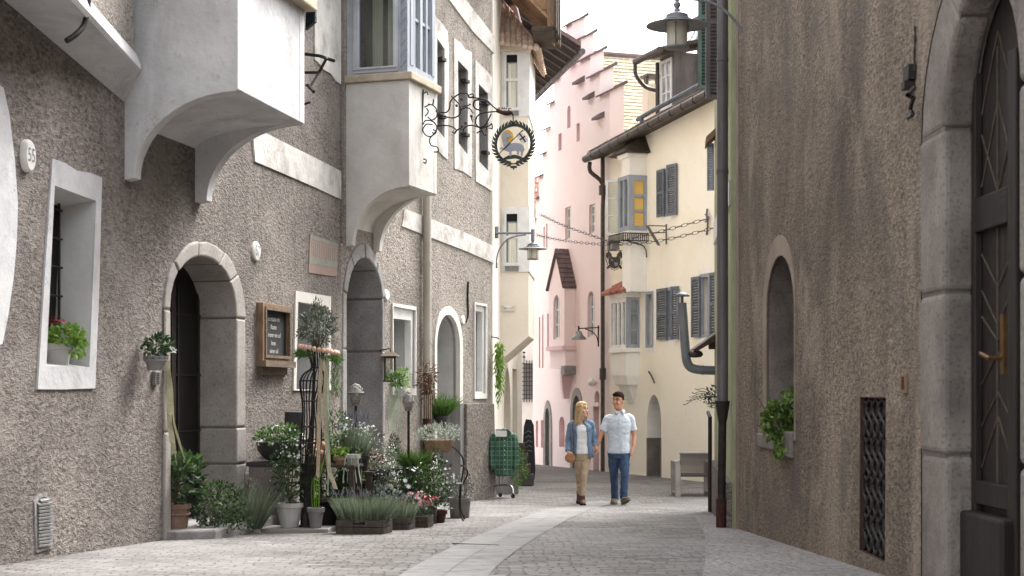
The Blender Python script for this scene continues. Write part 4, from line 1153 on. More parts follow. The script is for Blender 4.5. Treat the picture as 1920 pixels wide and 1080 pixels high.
# upper oriel
un, ud, ul = WY.u(1213), .44, .62
vw0, vw1 = WY.px(1198, 432, .2)[1], WY.px(1198, 330, .2)[1]
def plan(u0, L, d, ch): return [(u0, -.03), (u0, d), (u0 + L - ch, d), (u0 + L, d - ch), (u0 + L, -.03)]
def stack(m, pl0, v0, pl1, v1): m.loft([[WY.p(u, v0, w_) for u, w_ in pl0], [WY.p(u, v1, w_) for u, w_ in pl1]])
m = MB(); pl = plan(un, ul, ud, .12); stack(m, plan(un + .03, ul - .06, ud * .9, .12), WY.px(1190, 548, .2)[1], plan(un + .03, ul - .06, ud * .9, .12), vw0 - .1)
stack(m, pl, vw0 - .1, pl, vw0); stack(m, plan(un + .02, ul - .04, ud * .95, .12), vw1 + .02, plan(un + .02, ul - .04, ud * .9, .12), vw1 + .42); stack(m, plan(un - .03, ul + .06, ud + .03, .12), vw1 + .42, plan(un - .05, ul + .1, ud + .06, .12), vw1 + .5)
stack(m, plan(un + .12, ul - .24, ud - .14, .06), vw0 - .05, plan(un + .12, ul - .24, ud - .14, .06), vw1 + .1)
ori = part(m, 'oriel', MT['white_b'], HY, label='upper white oriel with a yellow blind', bevel=.01)
m = MB(); e = [WY.p(u, vw1 + .5, w_) for u, w_ in plan(un - .22, ul + .44, ud + .2, .15)]; top = [WY.p(un + .2, vw1 + 1.05, -.02)] * 5
m.loft([e, [lerp(a, t, .97) for a, t in zip(e, top)]]); part(m, 'oriel_roof', MT['wood_dk'], ori)
m = MB(); f0, f1 = WY.p(un + .004, 0, 0), WY.p(un + .004, 0, ud); WYs = Wall((f0.x, f0.y), (f1.x, f1.y), (f0.x, f0.y - 5))
WYs.ring(m, rect(-.0, vw0, ud, vw1 + .02), rect(.07, vw0 + .1, ud - .13, vw1 - .1), -.05, .012)
for t in (.34, .67): v = lerp(vw0 + .08, vw1 - .08, t); WYs.bx(m, .07, ud - .13, v - (.05 if t > .5 else .025), v + .025, -.04, .0)
WY.bx(m, un, un + ul, vw0, vw0 + .1, ud - .05, ud); WY.bx(m, un, un + ul, vw1 - .06, vw1 + .02, ud - .05, ud + .002)
for a, c in ((0, .08), (.26, .33), (ul - .1, ul)): WY.bx(m, un + a + .003, un + c, vw0 + .1, vw1 - .06, ud - .05, ud - .003)
wf = part(m, 'window', MT['grey_blue'], ori, label='grey blue framed oriel window')
m = MB(); WYs.bx(m, .06, ud - .12, vw0 + .08, vw1 - .08, -.045, -.035); part(m, 'blind', MT['blind'], wf)
m = MB(); WY.bx(m, un + .05, un + ul - .02, vw0 + .1, vw1 - .06, ud - .09, ud - .06); part(m, 'pane', MT['glass_p'], wf)
# open white casement of the upper oriel
h0 = WY.p(un + ul, 0, ud - .1); h1 = h0 + V((-.36, -.05, 0))
WYc = Wall((h0.x, h0.y), (h1.x, h1.y), (h0.x, h0.y - 5)); cv0, cv1 = vw0 - .05, vw1 - .02
m = MB(); WYc.ring(m, rect(0, cv0, WYc.L, cv1), rect(.045, cv0 + .05, WYc.L - .045, cv1 - .05), -.02, .02)
for t in (.35, .67): v = lerp(cv0, cv1, t); WYc.bx(m, .045, WYc.L - .045, v - .015, v + .015, -.015, .015)
oc = part(m, 'open_casement', MT['white_w'], ori, label='white casement standing open')
m = MB(); WYc.bx(m, .04, WYc.L - .04, cv0 + .04, cv1 - .04, -.004, .004); part(m, 'pane', MT['clear'], oc)
# iron basket
m = MB(); vb_ = WY.px(1185, 455, .45)[1]; vt2_ = WY.px(1185, 436, .45)[1]
for u0, u1, w0, w1 in ((un - .1, un + ul + .1, ud + .17, ud + .17), (un - .1, un - .1, 0, ud + .17)):
    for v in (vb_ + .06, vt2_): m.tube([WY.p(u0, v, w0), WY.p(u1, v, w1)], .014, 5)
    for k in range(13): t = k / 12; m.tube([WY.p(lerp(u0, u1, t), vb_ + .05, lerp(w0, w1, t)), WY.p(lerp(u0, u1, t), vt2_, lerp(w0, w1, t))], .010, 4)
for u in (un - .05, un + ul): m.tube(smooth_path([WY.p(u, vb_ - .3, .03), WY.p(u, vb_ - .05, .1), WY.p(u, vb_ + .06, ud + .1)], 3), .014, 5)
part(m, 'flower_basket', MT['iron'], ori)
m = MB(); WY.bx(m, un + ul - .05, un + ul + .22, vb_ - .08, vb_ + .12, ud - .02, ud + .16); part(m, 'box', MT['pot_mid'], ori)
# lower oriel
ln, ld, ll = WY.u(1199), .32, .95
lw0, lw1 = WY.px(1187, 652, .2)[1], WY.px(1187, 557, .2)[1]
m = MB(); pl = plan(ln, ll, ld, .1); stack(m, plan(ln + .06, ll - .12, ld - .06, .1), WY.px(1187, 722, .2)[1], pl, WY.px(1187, 704, .2)[1]); stack(m, pl, WY.px(1187, 704, .2)[1], pl, lw0 - .1); stack(m, plan(ln - .05, ll + .1, ld + .05, .1), lw0 - .1, plan(ln - .05, ll + .1, ld + .05, .1), lw0)
stack(m, plan(ln + .3, .3, .03, .01), WY.px(1187, 756, .1)[1], plan(ln + .1, ll - .2, ld - .1, .1), WY.px(1187, 722, .2)[1] + .01)
stack(m, plan(ln - .03, ll + .06, ld + .03, .1), lw1, plan(ln - .06, ll + .12, ld + .07, .1), lw1 + .12)
stack(m, plan(ln + .1, ll - .2, ld - .12, .05), lw0 - .05, plan(ln + .1, ll - .2, ld - .12, .05), lw1 + .05)
ori = part(m, 'oriel', MT['white_b'], HY, label='lower white oriel under a small red tiled roof', bevel=.01)
m = MB(); E0, E1, E2, E3 = (WY.p(ln - .12, lw1 + .12, 0), WY.p(ln - .12, lw1 + .1, ld + .16), WY.p(ln + ll + .14, lw1 + .1, ld + .16), WY.p(ln + ll + .14, lw1 + .12, 0))
T0, T1 = WY.p(ln + .02, lw1 + .52, 0), WY.p(ln + .3, lw1 + .50, 0)
m.poly([E0, E1, T0]); m.poly([E1, E2, T1, T0]); m.poly([E2, E3, T1]); rf = part(m, 'oriel_roof', MT['tile_red'], ori)
m = MB()
for k in range(8):
    s = lerp(E1, E2, (k + .5) / 8); e = lerp(T0, T1, (k + .5) / 8)
    for j in range(3): m.tube([lerp(s, e, j / 3) + Z * .02, lerp(s, e, (j + 1.2) / 3) + Z * .01], [.055, .035], 6)
for k in range(3):
    s = lerp(E0, E1, (k + .6) / 3)
    for j in range(3): m.tube([lerp(s, T0, j / 3.4) + Z * .02, lerp(s, T0, (j + 1.2) / 3.4) + Z * .01], [.055, .03], 6)
part(m, 'roof_tiles', MT['tile_red'], rf, smooth='auto')
f0, f1 = WY.p(ln + .004, 0, 0), WY.p(ln + .004, 0, ld); WYl = Wall((f0.x, f0.y), (f1.x, f1.y), (f0.x, f0.y - 5))
m = MB(); WYl.ring(m, rect(0, lw0, ld, lw1), rect(.05, lw0 + .08, ld - .11, lw1 - .06), -.04, .01)
for t in (.35, .68): v = lerp(lw0, lw1, t); WYl.bx(m, .05, ld - .11, v - .02, v + .02, -.03, .0)
wf = part(m, 'window', MT['grey_blue'], ori, label='grey blue side casement'); m = MB(); WYl.bx(m, .04, ld - .1, lw0 + .06, lw1 - .05, -.045, -.032); part(m, 'pane', MT['glass_p'], wf)
m = MB(); WY.bx(m, ln + .02, ln + ll, lw0, lw0 + .08, ld - .05, ld); WY.bx(m, ln + .02, ln + ll, lw1 - .1, lw1, ld - .05, ld)
for a in (.02, .24, .47, .7, ll - .07): WY.bx(m, ln + a, ln + a + .07, lw0 + .08, lw1 - .1, ld - .05, ld - .004)
wf = part(m, 'window', MT['white_w'], ori, label='white front casements'); m = MB(); WY.bx(m, ln + .05, ln + ll - .02, lw0 + .07, lw1 - .09, ld - .08, ld - .045); part(m, 'pane', MT['glass_p'], wf)
# tilted plate holder and small hook
m = MB(); a = WY.at(1249, 420, .03); c = WY.at(1249, 458, .03); m.tube([a, c], .016, 5)
t = WY.p(WY.u(1249), WY.px(1249, 424)[1], .42); m.tube([WY.p(WY.u(1249), WY.px(1249, 424)[1], .02), t], .012, 5); m.tube([WY.p(WY.u(1249), WY.px(1249, 436)[1], .02), lerp(t, c, .4) + WY.n * .1], .012, 5)
m.box(t + WY.d * -.02, WY.d * .06, WY.n * -.28 - Z * .42, WY.n * .05); part(m, 'plate_bracket', MT['zinc'], HY)
m = MB(); m.tube([WY.at(1216, 697, .02), WY.at(1222, 706, .12), WY.at(1227, 718, .2)], .018, 5); part(m, 'wall_hook', MT['iron'], HY)
# dormer and chimney
fp = lerp(ge[0], ge[1], .50); WYd = Wall(((WY.p(0, 0, -.5)).x, (WY.p(0, 0, -.5)).y), ((WY.p(7, 0, -.5)).x, (WY.p(7, 0, -.5)).y), (0, 32))
du1, du0 = WYd.u(1238), WYd.u(1264)
dv0, dv1 = WYd.px(1250, 205)[1], WYd.px(1250, 112)[1]
m = MB(); WYd.bx(m, du0, du1, dv0 - .5, dv1 + .1, -1.6, 0); dm = part(m, 'dormer', MT['zinc'], HY, label='dark boarded dormer with a white window')
casement(WYd, dm, 'window', du0 + .10, du1 - .08, dv0, dv1, .03, .06, (2, 3), 'white_w', 'glass_p', .05)
m = MB(); a = WYd.p(du1 + .3, dv1 + .05, .42); L_ = WYd.d * (du0 - du1 - .6)
m.box(a, L_, -WYd.n * 2.2 + Z * .55, Z * .08); rf = part(m, 'dormer_roof', MT['wood_dk'], dm)
m = MB(); m.tube([a + WYd.n * .06, a + L_ + WYd.n * .06], .075, 9); part(m, 'dormer_gutter', MT['gutter'], dm, smooth='auto')
m = MB(); g0 = a + WYd.n * .06; m.tube(smooth_path([g0 - Z * .05, g0 - Z * .3 - WYd.n * .02, g0 - Z * .55 - WYd.n * .25, WYd.p(du1 + .05, dv1 - .62, .05)], 4), .045, 8)
m.tube([WYd.p(du1 + .03, dv1, .05), WYd.p(du1 + .03, dv0 - .2, .05)], .05, 8); part(m, 'dormer_downpipe', MT['gutter'], dm, smooth='auto')
cc = WY.p(WY.u(1222, -.9), 0, -.9); zc0, zc1 = (733 - 225) / F * cc.y, (733 - 160) / F * cc.y
m = MB(); m.cbox(V((cc.x, cc.y, (zc0 + zc1) / 2 - .3)), .34, .34, zc1 - zc0 + .6, .35); ch = part(m, 'chimney', MT['cream_c'], HY, bevel=.01)
m = MB(); m.cbox(V((cc.x, cc.y, zc1 + .2)), .44, .44, .05, .35)
for q in ((.13, .13), (-.13, .13), (.13, -.13), (-.13, -.13)): m.cbox(V((cc.x + q[0], cc.y + q[1], zc1 + .09)), .07, .07, .2, .35)
part(m, 'chimney_cap', MT['zinc'], ch)
# ------------------------------------------------------------ taller cream house behind the yellow roof
q0, q1 = WY.p(-4, 0, -1.5), WY.p(WY.u(1306, -1.5), 0, -1.5); WK = Wall((q0.x, q0.y), (q1.x, q1.y), (0, 32))
HK = thing('tall_cream_house', 'taller cream house rising behind the yellow roof with pushed out shutters', 'house', V((q1.x, q1.y, zg(q1.y))))
kw = quad_px(WK, 1322, 1338, 20, 118)
m = MB(); facade(m, WK, 0, WK.L, 8.3, [kw], 4); part(m, 'wall', MT['yellow'], HK)
o = opening(WK, HK, kw, .15, 'glass', 'window', 'white_pl'); b = bbox(kw)
m = MB(); v = b[1] + .05
for t in range(9):
    p0 = WK.p(b[0], lerp(b[3], b[3] - .75, t / 9), lerp(0.02, .42, t / 9)); m.box(p0, WK.d * (b[2] - b[0]), Z * -.05 + WK.n * .035, Z * .012)
for u in (b[0], b[2] - .05): m.box(WK.p(u, b[3], .0), WK.d * .05, Z * -.78 + WK.n * .45, WK.n * .03)
m.box(WK.p(b[0], b[3] - .78, .45), WK.d * (b[2] - b[0]), Z * .05, WK.n * .03)
part(m, 'awning_shutter', MT['grey_paint'], o)
m = MB(); m.loft([[WK.p(u, 8.3, .3), WK.p(u, 8.4, .3), WK.p(u, 9.3, -4), WK.p(u, 8.3, -4)] for u in (-.3, WK.L + .3)]); part(m, 'roof', MT['tile_dk'], HK)
# ------------------------------------------------------------ green house sliver
WG = Wall((2.44, 17.02), (2.86, 21.7), (0, 19))
HG = thing('green_house', 'narrow pale green house squeezed between the brown wall and the yellow house', 'house', WG.p(2, WG.gz(2)))
gwin = rect(1.2, -.1, 2.0, 1.2)
gwin2 = rect(1.0, 3.2, 2.2, 5.0)
m = MB(); facade(m, WG, 0, WG.L, 6.2, [gwin, gwin2], 1.1); part(m, 'wall', MT['green_w'], HG)
for g_ in (gwin, gwin2): opening(WG, HG, g_, .2, 'glass', 'window', 'white_pl', bars=(2, 2))
m = MB(); u1 = WG.L + .02
m.tess([[(-.0, zg(17) - .3), (u1, zg(21.6) - .3), (u1, -.98), (.0, -1.02)]], lambda u, v: WG.p(u, v, .06))
lo_ = [(-.0, zg(17) - .3), (u1, zg(21.6) - .3), (u1, -.98), (.0, -1.02)]
m.strip([WG.p(u, v, -.02) for u, v in lo_], [WG.p(u, v, .06) for u, v in lo_], True); part(m, 'plinth', MT['plinth'], HG)
m = MB(); m.box(WG.p(WG.L - .35, zg(21.4) - .3, -.1), WG.d * .4, WG.n * .16, Z * .75); part(m, 'guard_stone', MT['granite'], HG, bevel=.04)
m = MB(); WG.prism(m, [(.3, 2.1), (WG.L - .1, 2.05), (WG.L - .1, 2.35), (.3, 2.38)], -.02, .02); part(m, 'band', MT['white_pl'], HG)
shutter(WG, HG, WG.p(2.25, 0, .03), WG.p(2.33, 0, .30), 4.05 - .25, 5.6, 'green_sh', 40, .045, .05, label='dark louvred shutter folded out above the lane')
shutter(WG, HG, WG.p(.9, 0, .03), WG.p(.85, 0, .26), 3.4, 5.2, 'zinc', 40, .045, .05, label='grey louvred shutter beside the downpipe')
q = Wall((WG.p(WG.L, 0, 0).x, WG.p(WG.L, 0, 0).y), (WG.p(WG.L + 1, 0, 0).x, WG.p(WG.L + 1, 0, 0).y), (0, 22))
shutter(WG, HG, WG.p(WG.L - .12, 0, .02), WG.p(WG.L - .07, 0, .10), 2.82, 3.48, 'grey_blue', 18, .035, .03, label='small blue shutter at the far corner')
m = MB(); m.box(WG.p(WG.L - .4, 3.55, 0), WG.d * .5, WG.n * .13 - Z * .12, Z * .1); part(m, 'canopy', MT['wood_fr'], HG)
# round downpipe at the joint
m = MB(); pu = WG.p(.14, 0, .10)
def vz(y): return (CY - y) / F * pu.y
m.tube([V((pu.x, pu.y, vz(758))), V((pu.x, pu.y, vz(420))), V((pu.x, pu.y, vz(100))), V((pu.x, pu.y, 6.1))], .062, 14)
for y in (320, 324, 112): m.tube([V((pu.x, pu.y, vz(y) - .02)), V((pu.x, pu.y, vz(y) + .02))], .067, 14)
dp = part(m, 'downpipe', MT['zinc'], HG, smooth='auto', label='fat grey downpipe')
m = MB(); m.tube([V((pu.x, pu.y, vz(790))), V((pu.x, pu.y, vz(752)))], [.05, .085], 12); m.tube([V((pu.x - .01, pu.y, zg(17) - .1)), V((pu.x - .01, pu.y, vz(905))), V((pu.x, pu.y, vz(785)))], .046, 10)
part(m, 'cast_foot', MT['iron'], dp, smooth='auto')
m = MB(); m.tube([V((pu.x - .015, pu.y - .01, zg(17) - .1)), V((pu.x - .015, pu.y - .01, vz(935)))], .06, 10); part(m, 'foot_sleeve', MT['rust'], dp, smooth='auto')
m = MB(); p_ = WG.p(WG.L - .45, 0, .08); m.tube([V((p_.x, p_.y, zg(21))), V((p_.x, p_.y, -.36)), V((p_.x, p_.y + .2, -.30))], .028, 8); part(m, 'thin_pipe', MT['iron'], HG, smooth='auto')
# stove flue
m = MB(); fy = WG.p(WG.L - .2, 0, 0).y
def fp(x, y): return P(x, y, fy)
pth = [fp(1350, 695), fp(1318, 694), fp(1302, 692), fp(1292, 686), fp(1287, 674), fp(1285, 655), fp(1279, 568)]
m.tube(pth[:2] + smooth_path(pth[1:6], 3)[1:] + [pth[6]], .064, 14)
for a in (fp(1316, 694), fp(1284, 640)): m.tube([a, a + (V((.02, 0, 0)) if a.z > 9 else (V((.0, 0, .02)) if a.x < 2.38 else V((.02, 0, 0))))], .07, 14)
fl = part(m, 'flue', MT['flue'], HG, smooth='auto', label='bent grey stove flue with a rain cap')
m = MB(); c = fp(1279, 553); m.lathe(c - Z * .06, [(.02, .1), (.06, .085), (.108, .05), (.105, .04), (.02, .06)], 18); m.tube([c - Z * .14, c + Z * .02], .022, 6); part(m, 'flue_cap', MT['flue'], fl, smooth=True)
# small lean-to roof with lamp
m = MB(); a = WG.p(WG.L - .5, WG.px(1342, 625)[1], 0)
pr = [fp(1299, 655), fp(1345, 622), fp(1348, 634), fp(1303, 660)]
m.loft([[p + V((0, d_, 0)) for p in pr] for d_ in (-.2, .35)]); lt = part(m, 'lean_to_roof', MT['wood_dk'], HG, label='little dark lean-to roof')
m = MB(); m.cbox(fp(1337, 645), .09, .3, .14); part(m, 'beam_end', MT['rust'], lt)
m = MB(); m.lathe(fp(1303, 664), [(.02, .06), (.09, .04), (.12, 0), (.09, -.04), (.02, -.05)], 14); m.tube([fp(1303, 655), fp(1303, 662)], .012, 5); part(m, 'canopy_lamp', MT['gutter'], lt, smooth=True)
# ------------------------------------------------------------ brown roughcast house
WR = Wall((2.66, 6.0), (2.48, 16.95), (0, 10))
HR = thing('brown_house', 'brown streaked roughcast house with a huge granite door arch', 'house', WR.p(4, WR.gz(4)))
nu0, nu1 = sorted((WR.u(1438), WR.u(1491)))
nvt = WR.px(1466, 478)[1]; nvb = WR.px(1465, 822)[1]
nin = archline(nu0, nu1, nvb, nvt - .55, nvt, 2, 14)
nout = archline(nu0 - .02, nu1 + .16, nvb, nvt - .5, nvt + .2, 2, 14)
gr = [WR.px(1611.5, 744), WR.px(1661, 745), WR.px(1659, 1056), WR.px(1610, 1032)]
Du0, Du1 = WR.u(1915), WR.u(1772)
Dvb = zg(9) - .15
din_r = archline(Du0, Du1, Dvb, 1.58, 2.3, 6, 16, 1.0)
dout_r = archline(WR.u(2000), WR.u(1727), Dvb, 1.58, 2.62, 6, 16, 1.0)
m = MB()
lo_ = rect(-6, zg(3) - .6, WR.L, 8.2)
lo_ = [(-6, -2.2), (WR.L, -2.2), (WR.L, 5.4), (-6, 5.4)]
m.tess([lo_, nin, gr, dout_r], lambda u, v: WR.p(u, v, 0)); A = [WR.p(u, v, 0) for u, v in lo_]; B = [p - WR.n * 5 for p in A]; m.strip(A, B, True); m.poly(B)
part(m, 'wall', MT['rough_r'], HR)
m = MB(); m.strip([WR.p(u, v, 0) for u, v in nin], [WR.p(u, v, -.42) for u, v in nin]); ni = part(m, 'niche_window', MT['granite_d'], HR, label='round headed niche holding ivy')
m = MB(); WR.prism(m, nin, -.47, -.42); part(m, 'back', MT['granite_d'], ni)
um_ = (nu0 + nu1) / 2; m = MB(); WR.bx(m, nu0 + .02, nu1 - .02, nvb + 1.55, nvt - .02, -.41, -.34); part(m, 'dark_block', MT['dark'], ni)  # dark block across the head of the niche back
MT['niche_rim'] = M('niche_rim', S(150, 136, 122), S(124, 108, 96), 3, .9, bump=.004, bscale=30)
m = MB(); WR.ring(m, nout, nin, -.02, .012); part(m, 'rim', MT['niche_rim'], ni)
m = MB()
for x0, x1, y0, y1 in ((1424, 1457, 812, 838), (1473, 1489, 808, 856)):
    u0, u1 = sorted((WR.u(x0), WR.u(x1))); WR.bx(m, u0, u1, WR.px(x0, y1)[1], WR.px(x0, y0)[1], -.3, .03)
part(m, 'sill', MT['granite_d'], ni, bevel=.015)
# basement grille
m = MB(); WR.reveal(m, gr, 0, -.2); gl = part(m, 'basement_opening', MT['granite_d'], HR, label='tall basement opening behind a lattice of wavy iron bars')
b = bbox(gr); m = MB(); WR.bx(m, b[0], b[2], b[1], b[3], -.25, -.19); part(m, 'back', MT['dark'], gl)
m = MB(); g0, g1 = WR.px(1611.5, 744)[0], WR.px(1661, 745)[0]; u0, u1 = sorted((g0, g1))
vB, vT = WR.px(1635, 1040)[1], WR.px(1635, 748)[1]
nb = 4
for k in range(nb + 1):
    uc = lerp(u0 + .02, u1 - .02, k / nb)
    for ph in (0, math.pi):
        pts = [];
        for j in range(65):
            t = j / 64; uu = uc + (u1 - u0) / nb * .5 * math.sin(t * math.pi * 2 * 4.0 + ph)
            pts.append(WR.p(min(max(uu, u0 + .01), u1 - .01), lerp(vB, vT, t), -.03 + (.003 if ph else -.003)))
        m.tube(pts, .014, 6)
part(m, 'lattice', MT['iron'], gl, smooth=True)
m = MB(); lo4 = [WR.px(1611.5, 744), WR.px(1661, 745), WR.px(1659, 1056), WR.px(1610, 1032)]
WR.ring(m, lo4, [(lerp(x, (u0 + u1) / 2, .06), lerp(y, (vB + vT) / 2, .015)) for x, y in lo4], -.05, -.005); part(m, 'grille_frame', MT['rust'], gl)
# great door
cuts = [0, 2, 4, 6, 11, 17, 22, 24, 26, 28]
m = MB(); stones(WR, m, dout_r, din_r, cuts, .012, .19, .004); ar = part(m, 'stone_arch', MT['granite_d'], HR, bevel=.04, seg=3, label='huge dark granite door arch')
m = MB(); WR.ring(m, dout_r, [(lerp(a[0], c[0], .95), lerp(a[1], c[1], .95)) for a, c in zip(dout_r, din_r)], -.2, -.006); part(m, 'joints', MT['mortar'], ar)
m = MB(); WR.prism(m, dout_r, -.3, -.21); door = part(m, 'door', MT['door_r'], HR, label='very dark oak door with diagonal boards')
m = MB(); WD_ = -.21
du0, du1 = Du0 - .35, Du1 + .0
def dpx(x, y): return WR.px(x, y, WD_)
s0 = WR.u(1843, WD_); s1 = WR.u(1905, WD_)
WR.bx(m, s0, Du1 + .05, Dvb, 1.9, WD_, WD_ + .05); WR.bx(m, s1 - .14, s1, Dvb, 1.9, WD_, WD_ + .05)
def rail(y0, y1, pr): WR.bx(m, s1, s0, dpx(1870, y1)[1], dpx(1870, y0)[1], WD_, WD_ + pr)
rail(362, 428, .052); rail(905, 950, .052)
part(m, 'stiles', MT['door_r'], door, bevel=.008)
m = MB(); WR.bx(m, s1 - .1, Du1 + .03, Dvb, dpx(1860, 962)[1], WD_, WD_ + .12); part(m, 'kick_board', MT['door_r'], door, bevel=.02)
m = MB(); uc_ = (s0 + s1) / 2
for y0, y1, up_ in ((190, 340, 1), (240, 360, -1), (60, 200, 1), (470, 540, -1), (540, 610, -1), (660, 720, 1), (735, 800, 1), (780, 880, 1), (590, 640, -1)):
    v0, v1 = dpx(1870, y1)[1], dpx(1870, y0)[1]
    for sgn, ue in ((1, s0), (-1, s1)):
        a, c = (WR.p(ue, v0, WD_ + .004), WR.p(uc_, v1, WD_ + .004)) if up_ > 0 else (WR.p(ue, v1, WD_ + .004), WR.p(uc_, v0, WD_ + .004))
        m.tube([a, c], .008, 5)
m.tube([WR.p(uc_, dpx(1870, 905)[1], WD_ + .004), WR.p(uc_, 2.0, WD_ + .004)], .010, 5)
part(m, 'board_grooves', MT['wood_dk'], door)
MT['brass'] = M('brass', S(112, 84, 48), S(80, 58, 34), 12, .5, .5)
m = MB(); hx = dpx(1898, 645); hp = WR.p(hx[0], hx[1], WD_ + .05)
m.cbox(hp, .02, .06, .34); m.tube([hp - V((.0, 0, .08)), hp + V((-.08, 0, -.08)), hp + V((-.09, .13, -.05))], .013, 8); part(m, 'handle', MT['brass'], door)
# small fixtures
m = MB(); q = [(1694, 700), (1703, 699), (1703, 738), (1694, 738)]; WR.prism(m, WR.pl(q), 0, .02); npl = part(m, 'door_bell_plate', MT['wood_fr'], HR, bevel=.004)
m = MB(); WR.prism(m, WR.pl([(1696.5, 706), (1700.5, 706), (1700.5, 730), (1696.5, 730)]), 0, .026); part(m, 'bell_strip', MT['rust'], npl)
m = MB()
WR.bx(m, WR.u(1718), WR.u(1707), WR.px(1712, 152)[1], WR.px(1712, 124)[1], 0, .05); WR.bx(m, WR.u(1716), WR.u(1709), WR.px(1712, 168)[1], WR.px(1712, 154)[1], 0, .07)
m.tube([WR.at(1714, 165, .05), WR.at(1702, 178, .16), WR.at(1713, 184, .1)], .016, 6); m.tube(smooth_path([WR.at(1712, 186, .06), WR.at(1707, 205, .05), WR.at(1712, 214, .05), WR.at(1703, 221, .05)], 3), .014, 6)
m.tube([WR.at(1715 + math.sin(k) * .8, 50 + k * 12, .012) for k in range(8)], [.008, .005, .009, .005, .009, .006, .009, .008], 5)
part(m, 'iron_catch', MT['iron'], HR)
m = MB(); WR.bx(m, WR.L - .14, WR.L + .012, zg(17) - .2, 5.4, -.4, .008); part(m, 'corner_edge', MT['niche_rim'], HR)
m = MB(); m.loft([[WR.p(u, 5.4, .3), WR.p(u, 5.52, .3), WR.p(u, 7, -5), WR.p(u, 5.4, -5)] for u in (-6, WR.L + .3)]); part(m, 'roof', MT['tile_dk'], HR)
def ell(cu, cv, ru, rv, n=22): return [(cu + ru * math.cos(2 * math.pi * k / n), cv + rv * math.sin(2 * math.pi * k / n)) for k in range(n)]
# ------------------------------------------------------------ number plates, board
def plate(w, px, py, ru, rv, th, text, size, label, name='house_number_sign'):
    cu, cv = w.px(px, py, th); o = w.p(cu, cv, 0)
    root = thing(name, label, 'sign', o)
    m = MB(); e = ell(cu, cv, ru, rv); e2 = ell(cu, cv, ru * .86, rv * .88)
    m.loft([[w.p(u, v, -.02) for u, v in e], [w.p(u, v, th * .6) for u, v in e], [w.p(u, v, th) for u, v in e2]]); part(m, 'plate', MT['enamel'], root, smooth='auto')
    if text:
        m = MB(); text_on(m, w, text, cu, cv, size, th + .003, .82); part(m, 'number', MT['blueink'], root)
    return root
plate(WA1, 59, 292, .088, .128, .055, '55', .155, 'oval white enamel plate reading 55 above the barred window')
plate(WA2, 483, 471, .115, .112, .03, '57', .165, 'oval white enamel plate reading 57 between arch and oriel')
plate(WB, 727, 553, .09, .075, .03, '', 0, 'blank oval white plaque over the white deep window')
plate(WB, 870, 600, .08, .07, .03, '', 0, 'blank oval white plaque to the right of the third arch')

cb = WA2.pl([(481, 562), (536, 573), (533, 671), (482, 684)]); b = bbox(cb)
root = thing('chalkboard', 'framed chalkboard with handwritten lines on the roughcast wall', 'chalkboard', WA2.p((b[0] + b[2]) / 2, b[1], 0))
q = rect(b[0], b[1] + .03, b[2], b[3] - .03); fi = .085
m = MB(); WA2.ring(m, q, rect(b[0] + fi, b[1] + .03 + fi * .8, b[2] - fi, b[3] - .03 - fi * .7), .0, .075); part(m, 'frame', MT['wood_fr'], root, bevel=.006)
m = MB(); WA2.ring(m, rect(b[0] + fi * .75, b[1] + .03 + fi * .6, b[2] - fi * .75, b[3] - .03 - fi * .5), rect(b[0] + fi * 1.15, b[1] + .03 + fi, b[2] - fi * 1.15, b[3] - .03 - fi * .9), .07, .09); part(m, 'inner_moulding', MT['wood'], root)
m = MB(); WA2.bx(m, b[0] - .02, b[2] + .02, b[1] - .02, b[1] + .05, 0, .12); WA2.bx(m, b[0] + .04, b[2] - .06, b[1] - .11, b[1] - .02, 0, .04); part(m, 'chalk_tray', MT['wood'], root)
m = MB(); WA2.bx(m, b[0] + .03, b[2] - .03, b[1] + .06, b[3] - .06, .0, .03); part(m, 'slate', MT['board'], root)
m = MB(); uc = (b[0] + b[2]) / 2 + .0
for k, (t, dx) in enumerate((('es müsste ein', -.02), ('Kasten', -.02), ('immer wie auf', 0), ('ihnen', -.03), ('sehen soll', -.01))): text_on(m, WA2, t, uc + dx, b[3] - .2 - k * .092, .078, .034, .92)
part(m, 'handwriting', MT['chalk'], root)
# ------------------------------------------------------------ planters on and in the wall of no. 55
def pot(mb, c, rt, rb, h, rim=.012, n=24, ribs=0):
    c = V(c); prof = [(rb * .96, 0), (rb, .01), (lerp(rb, rt, .5), h * .45), (rt * .985, h - .05), (rt + rim, h - .045), (rt + rim, h), (rt - .012, h), (rt - .02, h - .035)]
    if not ribs: mb.lathe(c, prof, n)
    else:
        mb.loft([[c + V(((r * (1 + .025 * (j % 2))) * math.cos(2 * math.pi * j / ribs), (r * (1 + .025 * (j % 2))) * math.sin(2 * math.pi * j / ribs), z)) for j in range(ribs)] for r, z in prof])
def potted(name, label, c, rt, rb, h, pmat, plants, ribs=0, group=None, cat='potted plant', potname='pot'):
    root = thing(name, label, cat, c, group)
    m = MB(); pot(m, c, rt, rb, h, .01 if ribs else .014, 24, ribs); p_ = part(m, potname, MT[pmat], root, smooth='auto')
    m = MB(); m.lathe(V(c) + Z * (h - .03), [(rt - .015, 0), (rt * .5, .015), (.01, .02)], 14); part(m, 'soil', MT['soil'], p_)
    for nm, mt, fn in plants:
        m = MB(); fn(m); part(m, nm, MT[mt], root, recalc=False)
    return root
c = WA1.p(*WA1.px(107, 668, -.17), -.17); c.z = WA1.px(107, 688, -.17)[1] + .005
